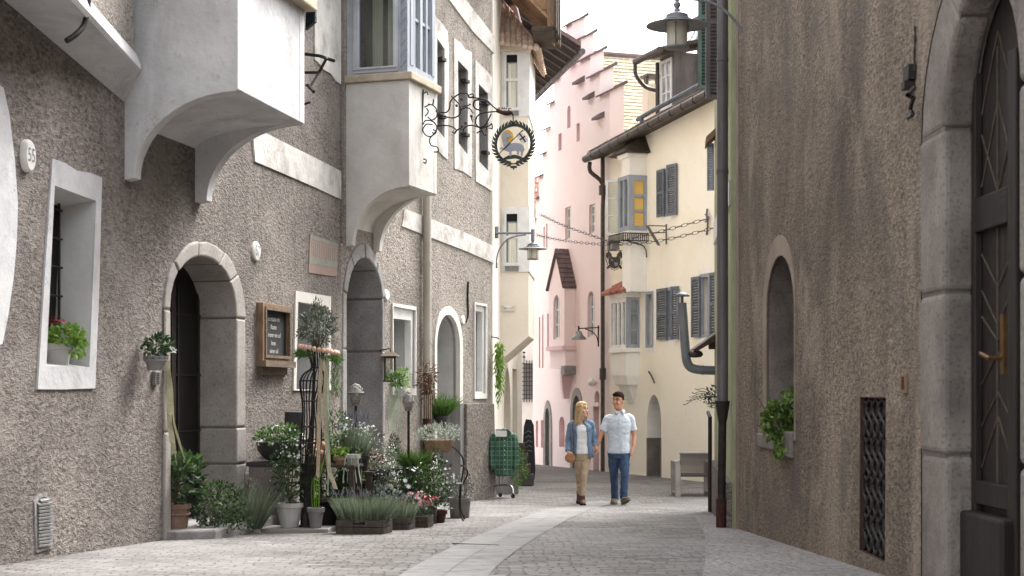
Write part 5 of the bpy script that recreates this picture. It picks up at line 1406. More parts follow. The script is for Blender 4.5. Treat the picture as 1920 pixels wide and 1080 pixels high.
potted('geranium_planter', 'red flowering planter with lime leaves inside the barred window', c, .115, .095, .19, 'pot_grey', [
 ('foliage', 'lf_lime', lambda m: (bush(m, c + V((.07, -.02, .24)), .15, .12, .09, 240, .055, .045, .5), bush(m, c + V((.17, -.04, .17)), .08, .07, .07, 70, .05, .04, .5))),
 ('blossoms', 'fl_red', lambda m: (blooms(m, c + V((.0, 0, .36)), .06, .06, .06, 16, .02), blooms(m, c + V((.07, -.02, .29)), .04, .04, .03, 7, .018)))])
c2 = WA1.p(*WA1.px(292, 690, .16), .16)
root = potted('wall_planter', 'small grey wall pot of dark leaves beside the arched door', c2 - Z * .02, .10, .075, .13, 'pot_mid', [
 ('foliage', 'lf_dark', lambda m: bush(m, c2 + V((.02, 0, .2)), .13, .12, .09, 220, .06, .035, .5)),
 ('blossoms', 'fl_white', lambda m: (m.flower(c2 + V((.17, -.02, .16)), (.5, -.8, .3), .035), m.flower(c2 + V((.15, -.05, .18)), (.3, -.8, .3), .028)))])
m = MB(); m.tube([WA1.p(WA1.px(292, 672)[0], c2.z + .09, -.02), c2 + V((0, 0, .09))], .012, 5); m.tube([c2 + V((.11 * math.cos(a), .11 * math.sin(a), .09)) for a in [k * .524 for k in range(13)]], .008, 5); part(m, 'bracket', MT['iron'], root)
ic = WA1.px(294, 709, .03); root = thing('door_intercom', 'little slotted metal intercom under the wall pot', 'intercom', WA1.p(*ic, 0))
m = MB(); WA1.bx(m, ic[0] - .055, ic[0] + .055, ic[1] - .065, ic[1] + .065, 0, .04); part(m, 'case', MT['grille_lt'], root, bevel=.006)
m = MB()
for k in range(6): WA1.bx(m, ic[0] - .035, ic[0] + .035, ic[1] - .05 + k * .018, ic[1] - .042 + k * .018, .038, .043)
part(m, 'speaker_slots', MT['iron'], root)
m = MB(); a_, b_ = G(848, 1021), G(936, 1023)
m.box(V((a_.x, a_.y, zg(a_.y) + .006)), V((b_.x - a_.x, b_.y - a_.y, 0)), V((0, .05, -.0019)), Z * .006)
solo(m, 'drain_slot', MT['iron'], 'thin dark iron drain slot lying in the pale slab strip', 'drain', a_)
# ------------------------------------------------------------ by the stone door
STEP = zg(16) + .13
u_ = WA2.u(330, -.02); c3 = WA2.p(u_, 0, -.02); c3.z = STEP - .06
root = potted('laurel_pot', 'aged terracotta pot with glossy laurel leaves by the doorstep', c3, .135, .105, .30, 'terra', [
 ('foliage', 'lf_dark', lambda m: (bush(m, c3 + V((.06, -.03, .53)), .19, .18, .23, 330, .105, .04, .5, .4))),
 ('young_leaves', 'lf_mid', lambda m: bush(m, c3 + V((.07, -.05, .68)), .15, .14, .09, 60, .10, .04, .9, .6)),
 ('stems', 'stem', lambda m: twigs(m, c3 + Z * .28, c3 + Z * .6, 7, .008, .1))])
m = MB(); m.tube([c3 + V((.137 * math.cos(a), .137 * math.sin(a), .20)) for a in [k * .2618 for k in range(25)]], .012, 6); part(m, 'pot_band', MT['terra'], root)
m = MB()
for k, (x0, x1, x2, w_, yb) in enumerate(((316, 326, 345, .02, 858), (314, 318, 327, .05, 850), (316, 321, 331, .012, 870))):
    pth = smooth_path([WA2.at(x0, 675, .03), WA2.at(lerp(x0, x1, .7), 740, .05), WA2.at(x1, 790, .07), WA2.at(x2, yb, .10)], 6)
    m.strip([p - V((w_ / 2, .01 * math.sin(i), 0)) for i, p in enumerate(pth)], [p + V((w_ / 2, .012 * math.cos(i * 1.3), 0)) for i, p in enumerate(pth)])
solo(m, 'ribbon_streamer', MT['rib_cream'], 'pale cream green ribbon streamers hanging down the door jamb', 'ribbon', WA2.at(318, 690, .05))
c4 = WA2.p(WA2.u(415, .32), 0, .32); c4.z = zg(c4.y)
root = thing('door_shrub', 'low glossy shrub spilling over the end of the doorstep', 'shrub', c4)
m = MB(); bush(m, c4 + V((-.02, 0, .30)), .26, .2, .22, 620, .05, .028, .45, .3); bush(m, c4 + V((.03, -.05, .14)), .27, .2, .1, 220, .045, .026); part(m, 'foliage', MT['lf_dark'], root, recalc=False)
m = MB(); bush(m, c4 + V((-.08, -.02, .42)), .16, .14, .12, 120, .06, .03, .8, .5); part(m, 'young_leaves', MT['lf_mid'], root, recalc=False)
m = MB(); twigs(m, c4, c4 + Z * .35, 12, .007, .14); part(m, 'stems', MT['stem'], root)
c5 = WA2.p(WA2.u(462, .35), 0, .35); c5.z = zg(c5.y)
root = thing('rosemary_bush', 'feathery grey green rosemary bush next to the glossy shrub', 'shrub', c5)
m = MB(); tuft(m, c5 + Z * .05, .16, .14, .5, 420, .012, .55, .15); bush(m, c5 + V((.02, 0, .36)), .2, .18, .2, 520, .035, .008, .5, .6); part(m, 'foliage', MT['lf_lav'], root, recalc=False)
m = MB(); twigs(m, c5, c5 + Z * .35, 12, .006, .13); part(m, 'stems', MT['stem'], root)
# ------------------------------------------------------------ flower shop display
GY = 16.3
def at(px, py, y): return P(px, py, y)
def gnd(px, y): return V(((px - CX) / F * y, y, zg(y)))
s0 = gnd(560, 16.35); m = MB(); m.cbox(s0 + Z * .022, .72, .42, .055, -.08)
solo(m, 'stone_slab', MT['slab'], 'flat pale stone slab on the cobbles under two pots', 'slab', s0, bevel=.008)
c6 = gnd(543, 16.3) + Z * .05
potted('tall_laurel', 'ribbed pale pot holding a tall dark bush with small white blooms', c6, .135, .09, .26, 'pot_grey', [
 ('foliage', 'lf_dark', lambda m: [bush(m, c6 + V((RND.uniform(-.05, .05), RND.uniform(-.04, .04), .34 + .55 * k / 6)), .17, .15, .10, 80, .062, .03, .8, .2) for k in range(7)]),
 ('stems', 'stem', lambda m: twigs(m, c6 + Z * .22, c6 + Z * .8, 5, .008, .05)),
 ('blossoms', 'fl_white', lambda m: blooms(m, c6 + V((.03, -.03, .78)), .17, .14, .16, 26, .018, 5, -.3))], ribs=44)
c7 = gnd(592, 16.25) + Z * .05
potted('reed_pot', 'slim ribbed grey pot with bent yellow green reeds', c7, .082, .06, .21, 'pot_mid', [
 ('reeds', 'lf_lime', lambda m: [m.tube(smooth_path([c7 + V((-.03 + .02 * k, .01 * (k % 2), .18)), c7 + V((-.045 + .026 * k, .015 * (k % 2), .36)), c7 + V((-.03 + .022 * k, -.01, .50 + .03 * (k % 3))), c7 + V((.03 + .02 * k, -.02, .58 + .05 * k))], 4), [.0065] * 12 + [.002], 6) for k in range(4)])], ribs=36)
# pedestal, bowl, barrel
pd = gnd(512, 16.95); m = MB(); m.cbox(pd + Z * .36, .42, .4, .76, -.2)
root = thing('planter_pedestal', 'dark stone pedestal carrying the flower bowl', 'pedestal', pd); part(m, 'block', MT['granite_d'], root, bevel=.015)
m = MB(); m.cbox(pd + Z * .72, .46, .44, .05, -.2); part(m, 'cap', MT['pot_dark'], root, bevel=.008)
bl = pd + V((.07, -.02, .745))
root = thing('flower_bowl', 'wide dark bowl of green leaves and white flowers on a pedestal', 'planter', bl)
m = MB(); m.lathe(bl, [(.10, 0), (.17, .04), (.235, .12), (.255, .215), (.24, .215), (.2, .14)], 28); part(m, 'bowl', MT['pot_dark'], root, smooth='auto')
m = MB(); bush(m, bl + V((0, -.02, .28)), .26, .2, .11, 420, .055, .03, .5, .5); part(m, 'foliage', MT['lf_mid'], root, recalc=False)
m = MB(); blooms(m, bl + V((-.22, -.1, .19)), .07, .06, .05, 30, .02); blooms(m, bl + V((-.02, -.02, .34)), .2, .15, .05, 30, .018); blooms(m, bl + V((.24, -.1, .25)), .05, .05, .06, 14, .02); part(m, 'blossoms', MT['fl_white'], root, recalc=False)
tb = gnd(556, 17.7)
root = thing('dark_shelf', 'dark wooden plant shelf behind the wire stand', 'shelf', tb)
m = MB(); m.cbox(tb + Z * .98, .75, .35, .04, -.2); m.cbox(tb + Z * .5, .75, .35, .03, -.2); part(m, 'boards', MT['wood_dk'], root)
for sx in (-.34, .34):
    for sy in (-.14, .14):
        a = Matrix.Rotation(-.2, 3, 'Z') @ V((sx, sy, .48)); m = MB(); m.cbox(tb + a, .05, .05, .98, -.2); part(m, 'leg', MT['wood_dk'], root)
bb_ = tb + V((-.02, -.04, 1.0))
m = MB(); m.lathe(bb_, [(.11 + .004 * (k % 2), .018 * k) for k in range(18)] + [(.105, .31)], 20)
solo(m, 'ribbed_barrel', MT['pot_dark'], 'empty black ribbed tub on the shelf behind the wire stand', 'tub', bb_, smooth='auto')
# wire dress form with olive crown and egg wreath
Yd = 16.35; fd = gnd(577, Yd) + Z * .05
def zz(y): return (CY - y) / F * Yd
def xx(x): return (x - CX) / F * Yd
root = thing('wire_dress_form', 'black wire dress form stand supporting an olive crown', 'stand', fd)
prof = [(652, 592, 17), (668, 593, 14), (689, 593.5, 10), (700, 589, 19), (714, 586, 24), (732, 584, 21), (752, 582, 16), (775, 583, 16), (800, 584, 19), (830, 583, 20), (870, 579, 16), (915, 575, 12), (960, 573, 10)]
sc_ = Yd / F
m = MB()
for k in range(20):
    a = 2 * math.pi * k / 20
    m.tube(smooth_path([V((xx(cx) + r * sc_ * math.cos(a), Yd + r * sc_ * math.sin(a), zz(y))) for y, cx, r in prof], 3), .0055, 5)
for i in (2, 4, 6, 8, 9, 10):
    y, cx, r = prof[i]; m.tube([V((xx(cx) + r * sc_ * 1.02 * math.cos(a), Yd + r * sc_ * 1.02 * math.sin(a), zz(y))) for a in [2 * math.pi * j / 20 for j in range(20)]], .007, 5, closed=True)
part(m, 'wire_cage', MT['iron'], root, smooth=True)
m = MB(); m.tube([V((xx(573), Yd, fd.z)), V((xx(576), Yd, zz(900))), V((xx(586), Yd, zz(790))), V((xx(590), Yd, zz(660)))], [.06, .05, .022, .012], 10); part(m, 'pole', MT['iron'], root, smooth='auto')
m = MB(); m.lathe(V((xx(573), Yd, fd.z)), [(.075, 0), (.07, .02), (.05, .03)], 16); part(m, 'foot', MT['iron'], root)
m = MB(); m.tube([V((xx(612), Yd - .1, zz(748))), V((xx(618), Yd - .12, zz(800))), V((xx(604), Yd - .05, zz(880)))], .006, 5)
part(m, 'side_wire', MT['iron'], root)
oc_ = V((xx(596), Yd, zz(612)))
root = thing('olive_crown', 'round grey green olive bush crowning the wire form', 'olive tree', oc_)
m = MB(); bush(m, oc_, .19, .18, .19, 900, .062, .016, .35, .45); bush(m, oc_ + Z * .17, .06, .06, .12, 60, .06, .016, 1, 1.2); part(m, 'crown', MT['lf_olive'], root, recalc=False)
m = MB(); twigs(m, oc_ - Z * .27, oc_, 14, .006, .09); part(m, 'branches', MT['stem'], root)
wc = V((xx(597), Yd, zz(661)))
root = thing('egg_wreath', 'wreath of brown eggs and feathery greenery around the wire neck', 'wreath', wc)
m = MB()
for k in range(26):
    a = 2 * math.pi * k / 26; p = wc + V((.205 * math.cos(a), .17 * math.sin(a), .03 - .035 * math.cos(a) + RND.uniform(-.008, .008)))
    m.ball(p, .024, 9, 7, sx=1, sy=1, sz=1.2)
part(m, 'eggs', MT['egg'], root, smooth=True)
m = MB()
for k in range(700):
    a = RND.random() * 6.283; p = wc + V((.205 * math.cos(a), .18 * math.sin(a), -.03 - .035 * math.cos(a) + RND.gauss(0, .018)))
    m.blade(p, V((math.cos(a), math.sin(a), RND.gauss(-.4, .5))), RND.uniform(.04, .09), .006, V((0, 0, -.03)))
for k in range(260):
    p = V((xx(630), Yd - .05, zz(668 + 70 * RND.random() ** 1.4))) + V((RND.gauss(0, .03), RND.gauss(0, .03), 0)); m.blade(p, V((RND.gauss(0, .6), RND.gauss(0, .6), -1)), RND.uniform(.05, .1), .005, V((0, 0, -.03)))
part(m, 'greenery', MT['lf_mid'], root, recalc=False)
def ribbon(pts, w, mt, label, name='ribbon', y=Yd):
    P_ = smooth_path([V((xx(x), y + dy, zz(v))) for x, v, dy in pts], 6); m = MB()
    A = [p + V((-w / 2, .012 * math.sin(i * .9), .004 * math.sin(i * 2.1))) for i, p in enumerate(P_)]; B = [p + V((w / 2, -.014 * math.sin(i * .8 + 1), -.012)) for i, p in enumerate(P_)]
    m.strip(A, B); m.strip([p + V((0, .0015, 0)) for p in A], [p + V((0, .0015, 0)) for p in B])
    solo(m, name, MT[mt], label, 'ribbon', P_[0])
ribbon([(606, 672, -.17), (603, 730, -.16), (601, 800, -.15), (600, 890, -.17)], .04, 'burlap', 'short burlap ribbon falling beside the wire cage')
ribbon([(616, 675, -.15), (614, 760, -.16), (618, 840, -.18), (622, 880, -.2), (634, 913, -.22)], .05, 'burlap', 'wide burlap ribbon ending in a slanted curl')
ribbon([(620, 672, -.19), (619, 760, -.2), (620, 850, -.2), (619, 925, -.2)], .02, 'rib_green', 'narrow mint ribbon hanging to the wooden bench')
# benches
def bench(c, L, D, H, rz, label, mt='wood_dk'):
    root = thing('plant_bench', label, 'bench', c, 'wooden benches staging the plants'); R_ = Matrix.Rotation(rz, 3, 'Z')
    m = MB()
    for k in range(3): m.cbox(c + R_ @ V((0, (k - 1) * D / 3, 0)) + Z * (H - .02), L, D / 3 - .008, .03, rz)
    part(m, 'top', MT[mt], root, bevel=.004)
    for sx in (-1, 1):
        for sy in (-1, 1):
            m = MB(); m.cbox(c + R_ @ V((sx * (L / 2 - .04), sy * (D / 2 - .04), 0)) + Z * (H / 2 - .02), .055, .05, H - .03, rz); part(m, 'leg', MT[mt], root, bevel=.004)
    m = MB(); m.cbox(c + Z * (H * .45), L - .08, D - .06, .025, rz); part(m, 'shelf', MT[mt], root)
    return root
b1 = gnd(622, 16.75); bench(b1, .62, .34, .72, -.2, 'tallest dark plant bench behind the lavender crate')
b2 = gnd(672, 17.3); bench(b2, .42, .32, .64, -.2, 'dark plant bench standing right behind the tallest bench')
b3 = gnd(708, 17.9); bench(b3, .5, .32, .52, -.2, 'lowest dark plant bench near the heart ornaments')
# eggs basket, small pots on bench 1
c = b1 + V((-.14, -.02, .715))
root = thing('egg_basket', 'round heap of brown eggs in a basket on the tallest bench', 'basket', c)
m = MB(); m.lathe(c, [(.09, 0), (.12, .05), (.125, .09), (.11, .09), (.08, .03)], 18); part(m, 'basket', MT['pot_tan'], root)
m = MB()
for k in range(60):
    o, d = blob(.125, .11, .12, 1)
    if o.z > -.03: m.ball(c + V((0, 0, .13)) + o, .024, 8, 6, sz=1.2)
part(m, 'eggs', MT['egg'], root, smooth=True)
c8 = b1 + V((.10, -.06, .715)); potted('succulent_pot', 'woven tan pot of lime succulents on the tallest bench', c8, .07, .06, .09, 'pot_tan', [('foliage', 'lf_lime', lambda m: bush(m, c8 + Z * .12, .09, .08, .045, 120, .04, .025, .6, .8))])
c9 = b1 + V((.23, -.04, .715)); potted('trailing_pot', 'whitish pot with pale trailing shoots at the bench edge', c9, .075, .06, .11, 'pot_grey', [('shoots', 'lf_silver', lambda m: [m.tube(smooth_path([c9 + Z * .1, c9 + V((.03 * k - .06, -.08, .1)), c9 + V((.04 * k - .08, -.11, -.06)), c9 + V((.05 * k - .09, -.12 - .01 * k, -.2))], 3), [.007] * 9 + [.003], 5) for k in range(5)]), ('foliage', 'lf_mid', lambda m: bush(m, c9 + Z * .13, .08, .08, .05, 70, .04, .02))])
c10 = b2 + V((.02, -.02, .64))
potted('white_gaura', 'dark pot of grassy stems sprinkled with white flowers', c10, .10, .085, .17, 'pot_dark', [('stems', 'lf_lav', lambda m: tuft(m, c10 + Z * .15, .08, .08, .32, 260, .008, .45, .1)), ('blossoms', 'fl_white', lambda m: blooms(m, c10 + Z * .4, .22, .16, .14, 90, .016, 5, -.6))])
c11 = b1 + V((.22, .22, .72))
potted('lavender_pot', 'pot of tall purple lavender in front of the grey arch', c11, .1, .085, .16, 'pot_dark', [('stems', 'lf_lav', lambda m: tuft(m, c11 + Z * .13, .1, .1, .36, 300, .007, .5, .05)), ('blossoms', 'fl_lav', lambda m: [m.tube([p, p + V((RND.gauss(0, .01), 0, .07))], [.008, .004], 5) for p in [c11 + V((RND.gauss(0, .13), RND.gauss(0, .1), RND.uniform(.36, .52))) for _ in range(60)]]), ('white_blossoms', 'fl_white', lambda m: blooms(m, c11 + V((-.05, -.08, .36)), .2, .12, .14, 40, .018, 5, -.5))])
c12 = b1 + V((.03, .2, .72))
potted('leafy_pot', 'bright green leafy plant behind the mint ribbon', c12, .09, .08, .16, 'pot_dark', [('foliage', 'lf_mid', lambda m: bush(m, c12 + Z * .34, .15, .14, .22, 330, .05, .022, .5, .5))])
c13 = b3 + V((-.06, -.02, .52))
potted('bronze_heuchera', 'bronze leaved plant in a low pot beside the black planter', c13, .09, .08, .11, 'terra', [('foliage', 'lf_bronze', lambda m: bush(m, c13 + Z * .2, .15, .13, .11, 200, .06, .05, .5, .5)), ('blossoms', 'fl_white', lambda m: blooms(m, c13 + V((.14, -.05, .12)), .09, .08, .16, 46, .018, 5, -.7))])
c18 = b2 + V((.24, .05, .5))
potted('alyssum_pot', 'tumbling mass of tiny white flowers between bench and black planter', c18, .11, .09, .15, 'pot_dark', [('foliage', 'lf_lav', lambda m: (bush(m, c18 + Z * .26, .19, .16, .17, 420, .04, .012, .5, .5), bush(m, c18 + V((.08, -.1, .05)), .15, .12, .18, 260, .04, .012, .5, -.2))), ('blossoms', 'fl_white', lambda m: (blooms(m, c18 + Z * .3, .2, .17, .18, 60, .012, 5, -.4), blooms(m, c18 + V((.1, -.12, .06)), .15, .12, .2, 34, .012, 5, -.8)))])
c19 = gnd(655, 17.0)
potted('shade_fern', 'dark green fern tucked under the tallest bench', c19, .12, .1, .16, 'pot_dark', [('foliage', 'lf_dark', lambda m: (tuft(m, c19 + Z * .14, .1, .1, .34, 240, .014, .9, .3), bush(m, c19 + Z * .3, .2, .15, .14, 260, .06, .025, .5, .3)))])
c20 = gnd(712, 17.3)
potted('variegated_pot', 'cream edged leafy plant between the heart ornaments', c20, .12, .1, .22, 'pot_dark', [('foliage', 'lf_silver', lambda m: bush(m, c20 + Z * .34, .2, .15, .13, 220, .055, .03, .5, .4)), ('low_foliage', 'lf_mid', lambda m: bush(m, c20 + Z * .22, .22, .16, .12, 240, .055, .03, .5, .2))])
c21 = gnd(770, 18.0)
potted('dark_leafy_pot', 'dense dark leafy plant in front of the black planter', c21, .14, .12, .3, 'pot_dark', [('foliage', 'lf_dark', lambda m: bush(m, c21 + Z * .42, .23, .18, .2, 520, .055, .028, .5, .3)), ('blossoms', 'fl_white', lambda m: blooms(m, c21 + Z * .48, .22, .18, .18, 26, .02, 6, -.3))])
c22 = gnd(606, 17.1)
potted('dark_laurel_tub', 'large dark bush filling the shade behind the reed pot', c22, .16, .14, .3, 'pot_dark', [('foliage', 'lf_dark', lambda m: bush(m, c22 + Z * .5, .26, .18, .3, 520, .06, .03, .5, .3))])
c23 = gnd(640, 18.2)
potted('tall_greenery', 'tall mixed greenery against the foot of the grey arch', c23, .17, .14, .4, 'pot_dark', [('foliage', 'lf_mid', lambda m: bush(m, c23 + Z * .78, .26, .2, .32, 620, .055, .022, .45, .5)), ('dark_foliage', 'lf_dark', lambda m: bush(m, c23 + V((.2, -.1, .6)), .26, .2, .26, 420, .055, .025, .5, .4)), ('blossoms', 'fl_white', lambda m: blooms(m, c23 + V((.1, -.15, .85)), .28, .18, .22, 26, .018, 5, -.3))])
c24 = gnd(700, 18.5)
potted('grass_tub', 'tub of fresh green grass leaning against the arch jamb', c24, .16, .14, .42, 'pot_dark', [('foliage', 'lf_mid', lambda m: tuft(m, c24 + Z * .4, .16, .14, .36, 620, .009, .55, .2)), ('blossoms', 'fl_white', lambda m: blooms(m, c24 + Z * .72, .25, .18, .14, 60, .014, 5, -.5))])
# crates
def crate(c, L, D, H, rz, label):
    root = thing('wooden_crate', label, 'crate', c, 'old wooden crates along the display'); R_ = Matrix.Rotation(rz, 3, 'Z')
    for sx, sy, l_, t in ((0, -1, L, 0), (0, 1, L, 0), (-1, 0, D, 1), (1, 0, D, 1)):
        m = MB()
        for k in range(2):
            z = H * (.26 + .5 * k)
            if t == 0 and sy == -1 and k == 1 and L > .4:
                for q in (-1, 1): m.cbox(c + R_ @ V((q * (L / 4 + .03), sy * D / 2, 0)) + Z * z, L / 2 - .07, .016, H * .46, rz)
                m.cbox(c + R_ @ V((0, sy * D / 2, 0)) + Z * (z + H * .17), .15, .015, H * .12, rz); m.cbox(c + R_ @ V((0, sy * D / 2, 0)) + Z * (z - H * .14), .15, .015, H * .16, rz)
            else: m.cbox(c + R_ @ V((sx * L / 2, sy * D / 2, 0)) + Z * z, (l_ if t == 0 else .016), (.016 if t == 0 else l_ - .02), H * .46, rz)
        part(m, 'side', MT['crate'], root, bevel=.003)
    m = MB(); m.cbox(c + Z * (H * .72), L - .03, D - .03, H * .5, rz); part(m, 'soil', MT['soil'], root)
    return root
k1 = gnd(683, 16.05); crate(k1, .50, .34, .15, -.22, 'biggest wooden crate with a slot handle in its front')
k2 = gnd(752, 16.85); crate(k2, .24, .26, .13, -.22, 'middle wooden crate between the big crate and pink flowers')
k3 = gnd(787, 17.3); crate(k3, .24, .26, .13, -.22, 'smallest wooden crate under the pink flowers')
def lav(c, rx, ry, h, n, label):
    root = thing('lavender', label, 'lavender', c, 'lavender growing in the crates')
    m = MB(); tuft(m, c, rx, ry, h, n, .009, .4, .12); part(m, 'foliage', MT['lf_lav'], root, recalc=False)
    m = MB()
    for k in range(n // 26):
        a, r = RND.random() * 6.28, math.sqrt(RND.random()); p = c + V((math.cos(a) * rx * r * 1.3, math.sin(a) * ry * r * 1.3, h * RND.uniform(.8, 1.1))); m.tube([p, p + V((RND.gauss(0, .012), 0, .05))], [.006, .003], 5)
    part(m, 'blossoms', MT['fl_lav'], root)
lav(k1 + Z * .12, .26, .17, .30, 1300, 'long bed of grey lavender filling the biggest crate')
lav(k2 + Z * .10, .13, .13, .24, 480, 'small clump of lavender in the middle crate')
root = thing('pink_flowers', 'pink and cream blooms with dark leaves in the smallest crate', 'flowers', k3 + Z * .1)
m = MB(); bush(m, k3 + Z * .24, .2, .17, .13, 260, .055, .03, .5, .4); part(m, 'foliage', MT['lf_dark'], root, recalc=False)
m = MB(); blooms(m, k3 + V((-.03, -.03, .28)), .19, .16, .12, 70, .024, 6, -.3); part(m, 'blossoms', MT['fl_pink'], root, recalc=False)
m = MB(); blooms(m, k3 + V((.12, -.06, .30)), .09, .08, .06, 16, .026, 6, 0); part(m, 'red_blossoms', MT['fl_red'], root, recalc=False)
c14 = gnd(775, 17.75)
potted('silver_cushion', 'low cushion of silver leaves above the pink flowers', c14, .14, .12, .2, 'pot_dark', [('foliage', 'lf_silver', lambda m: bush(m, c14 + Z * .27, .22, .18, .09, 420, .035, .014, .6, .6))])
# black planter with conifer
bp = gnd(757, 18.3); root = thing('black_planter', 'tall black box planter holding a small conifer', 'planter', bp)
m = MB(); m.cbox(bp + Z * .33, .44, .36, .66, -.2); part(m, 'box', MT['pot_dark'], root, bevel=.012)
m = MB()
for k in range(9):
    t = k / 9; bush(m, bp + V((-.12, -.02, .68 + .36 * t)), .14 * (1 - t * .8), .13 * (1 - t * .8), .06, int(110 * (1 - t * .6)), .04, .012, .9, .7)
part(m, 'conifer', MT['lf_dark'], root, recalc=False)
m = MB(); tuft(m, bp + V((.12, -.02, .66)), .13, .12, .26, 520, .008, .6, .25); part(m, 'grass', MT['lf_mid'], root, recalc=False)
c15 = gnd(735, 17.9) + Z * .3
root = thing('daisy_pot', 'white daisies on green stems before the black planter', 'flowers', c15)
m = MB(); pot(m, c15 - Z * .3, .11, .09, .3); part(m, 'pot', MT['pot_dark'], root, smooth='auto')
m = MB(); bush(m, c15 + Z * .1, .17, .14, .12, 240, .05, .015, .5, .6); part(m, 'foliage', MT['lf_mid'], root, recalc=False)
m = MB()
for dx, dz in ((.16, .22), (.03, .30), (-.06, .26), (.12, .08), (.2, .15), (-.1, .12)): m.flower(c15 + V((dx, -.12, dz)), (RND.gauss(0, .4), -1, .5), .036, 8, .15)
part(m, 'blossoms', MT['fl_white'], root, recalc=False)
m = MB()
for dx, dz, r in ((.0, .0, .07), (.18, .03, .075), (.32, .06, .06)):
    h = V((gnd(692, 17.2).x + dx, 17.2 + dx * .4, zg(17.2) + .34 + dz)); L_ = []
    for j in range(28):
        t = 2 * math.pi * j / 28; L_.append(h + V((r * .062 * 16 * math.sin(t) ** 3, 0, r * .062 * (13 * math.cos(t) - 5 * math.cos(2 * t) - 2 * math.cos(3 * t) - math.cos(4 * t)))))
    m.tube(L_, .012, 6, closed=True); m.tube([h - Z * r * 1.0, V((h.x, h.y, zg(h.y)))], .008, 5)
solo(m, 'heart_ornament', MT['iron'], 'row of dark iron heart stakes above the lavender', 'ornament', gnd(692, 17.2))
# heads on rods
def head(c, s, label, px, tall):
    root = thing('stone_head', label, 'sculpture', V((c.x, c.y, zg(c.y))), 'carved stone heads on rods')
    m = MB(); n = 16; rings = []
    for z, rx, ry, oy in ((-.13, .05, .05, .01), (-.10, .055, .055, .0), (-.07, .06, .07, -.01), (-.03, .072, .085, -.012), (.02, .078, .09, -.005), (.06, .075, .085, 0), (.10, .055, .065, .005), (.125, .02, .03, .005)):
        rings.append([c + s * V((rx * math.cos(a), oy + ry * math.sin(a), z)) for a in [2 * math.pi * j / n for j in range(n)]])
    m.loft(rings)
    m.ball(c + s * V((.02, -.09, -.005)), .018 * s, 8, 6, sz=1.6); m.ball(c + s * V((.045, -.065, -.0)), .014 * s); m.ball(c + s * V((-.02, -.08, -.0)), .014 * s); m.tube([c + s * V((-.02, -.085, -.055)), c + s * V((.04, -.08, -.055))], .010 * s, 6)
    m.ball(c + s * V((.075, 0, 0)), .02 * s, sx=.5); m.ball(c + s * V((-.075, 0, 0)), .02 * s, sx=.5)
    for k in range(16): a = k * 2.399; m.ball(c + s * V((.06 * math.cos(a) * (1 - k / 22), .01 + .07 * math.sin(a) * (1 - k / 22), .07 + .05 * k / 16)), .028 * s, 7, 5)
    if tall: m.tube([c + s * V((.085 * math.cos(a), .085 * math.sin(a), .03)) for a in [k * .4 for k in range(16)]], .018 * s, 6, closed=True)
    part(m, 'head', MT['stonehead'], root, smooth='auto')
    m = MB(); m.tube([c - Z * .11 * s, V((c.x, c.y, zg(c.y)))], .016, 7); part(m, 'rod', MT['iron'], root)
head(V((xx(667) * 17.9 / Yd, 17.9, (CY - 741) / F * 17.9)), .95, 'carved stone head with thick braided hair before the grey arch', 667, True)
head(V((xx(766) * 18.2 / Yd, 18.2, (CY - 753) / F * 18.2)), .85, 'narrow carved stone head in front of the white deep window', 766, False)
# basket of silver leaves on iron chair, climber, pots
ic_ = gnd(838, 18.9)
root = thing('iron_chair', 'rusty iron garden chair at the right end of the flower display', 'chair', ic_)
m = MB(); hs_ = .45
for sx, sy in ((-.17, -.17), (.17, -.17), (-.17, .17), (.17, .17)):
    m = MB(); m.tube(smooth_path([ic_ + V((sx * 1.25, sy * 1.25, 0)), ic_ + V((sx * .95, sy * .95, .15)), ic_ + V((sx, sy, hs_))], 4), .011, 6); part(m, 'leg', MT['iron'], root)
m = MB(); m.lathe(ic_ + Z * hs_, [(.2, 0), (.21, .008), (.2, .016)], 22); part(m, 'seat', MT['iron'], root)
m = MB(); m.tube(smooth_path([ic_ + V((-.17, .17, hs_)), ic_ + V((-.19, .22, .75)), ic_ + V((0, .25, .92)), ic_ + V((.19, .22, .75)), ic_ + V((.17, .17, hs_))], 6), .011, 6)
m.tube(smooth_path([ic_ + V((.2, 0, hs_)), ic_ + V((.26, -.1, .6)), ic_ + V((.19, -.05, .68)), ic_ + V((.17, .18, .66))], 5), .010, 6); part(m, 'backrest', MT['iron'], root)
sb = gnd(822, 18.7) + Z * .5; hb = V((sb.x, sb.y, (CY - 848) / F * 18.7))
root = thing('silver_basket', 'tan basket brimming with silvery leaves on the iron chair', 'planter', hb)
m = MB(); m.lathe(hb, [(.12, 0), (.16, .05), (.18, .15), (.165, .16), (.13, .06)], 20); part(m, 'basket', MT['pot_tan'], root, smooth='auto')
m = MB(); bush(m, hb + Z * .23, .27, .2, .11, 800, .042, .014, .5, .5); part(m, 'foliage', MT['lf_silver'], root, recalc=False)
cl = gnd(818, 18.35)
potted('climbing_plant', 'dark climbing plant in a square reddish pot beside the iron chair', cl, .12, .1, .15, 'rust', [('foliage', 'lf_dark', lambda m: [bush(m, cl + V((RND.gauss(0, .05), RND.gauss(0, .04), .2 + .08 * k)), .14, .12, .09, 75, .05, .03, .9) for k in range(8)]), ('stems', 'stem', lambda m: twigs(m, cl + Z * .12, cl + Z * .75, 6, .006, .07)), ('blossoms', 'fl_white', lambda m: blooms(m, cl + V((.1, -.05, .55)), .14, .12, .2, 34, .02, 6, -.8))])
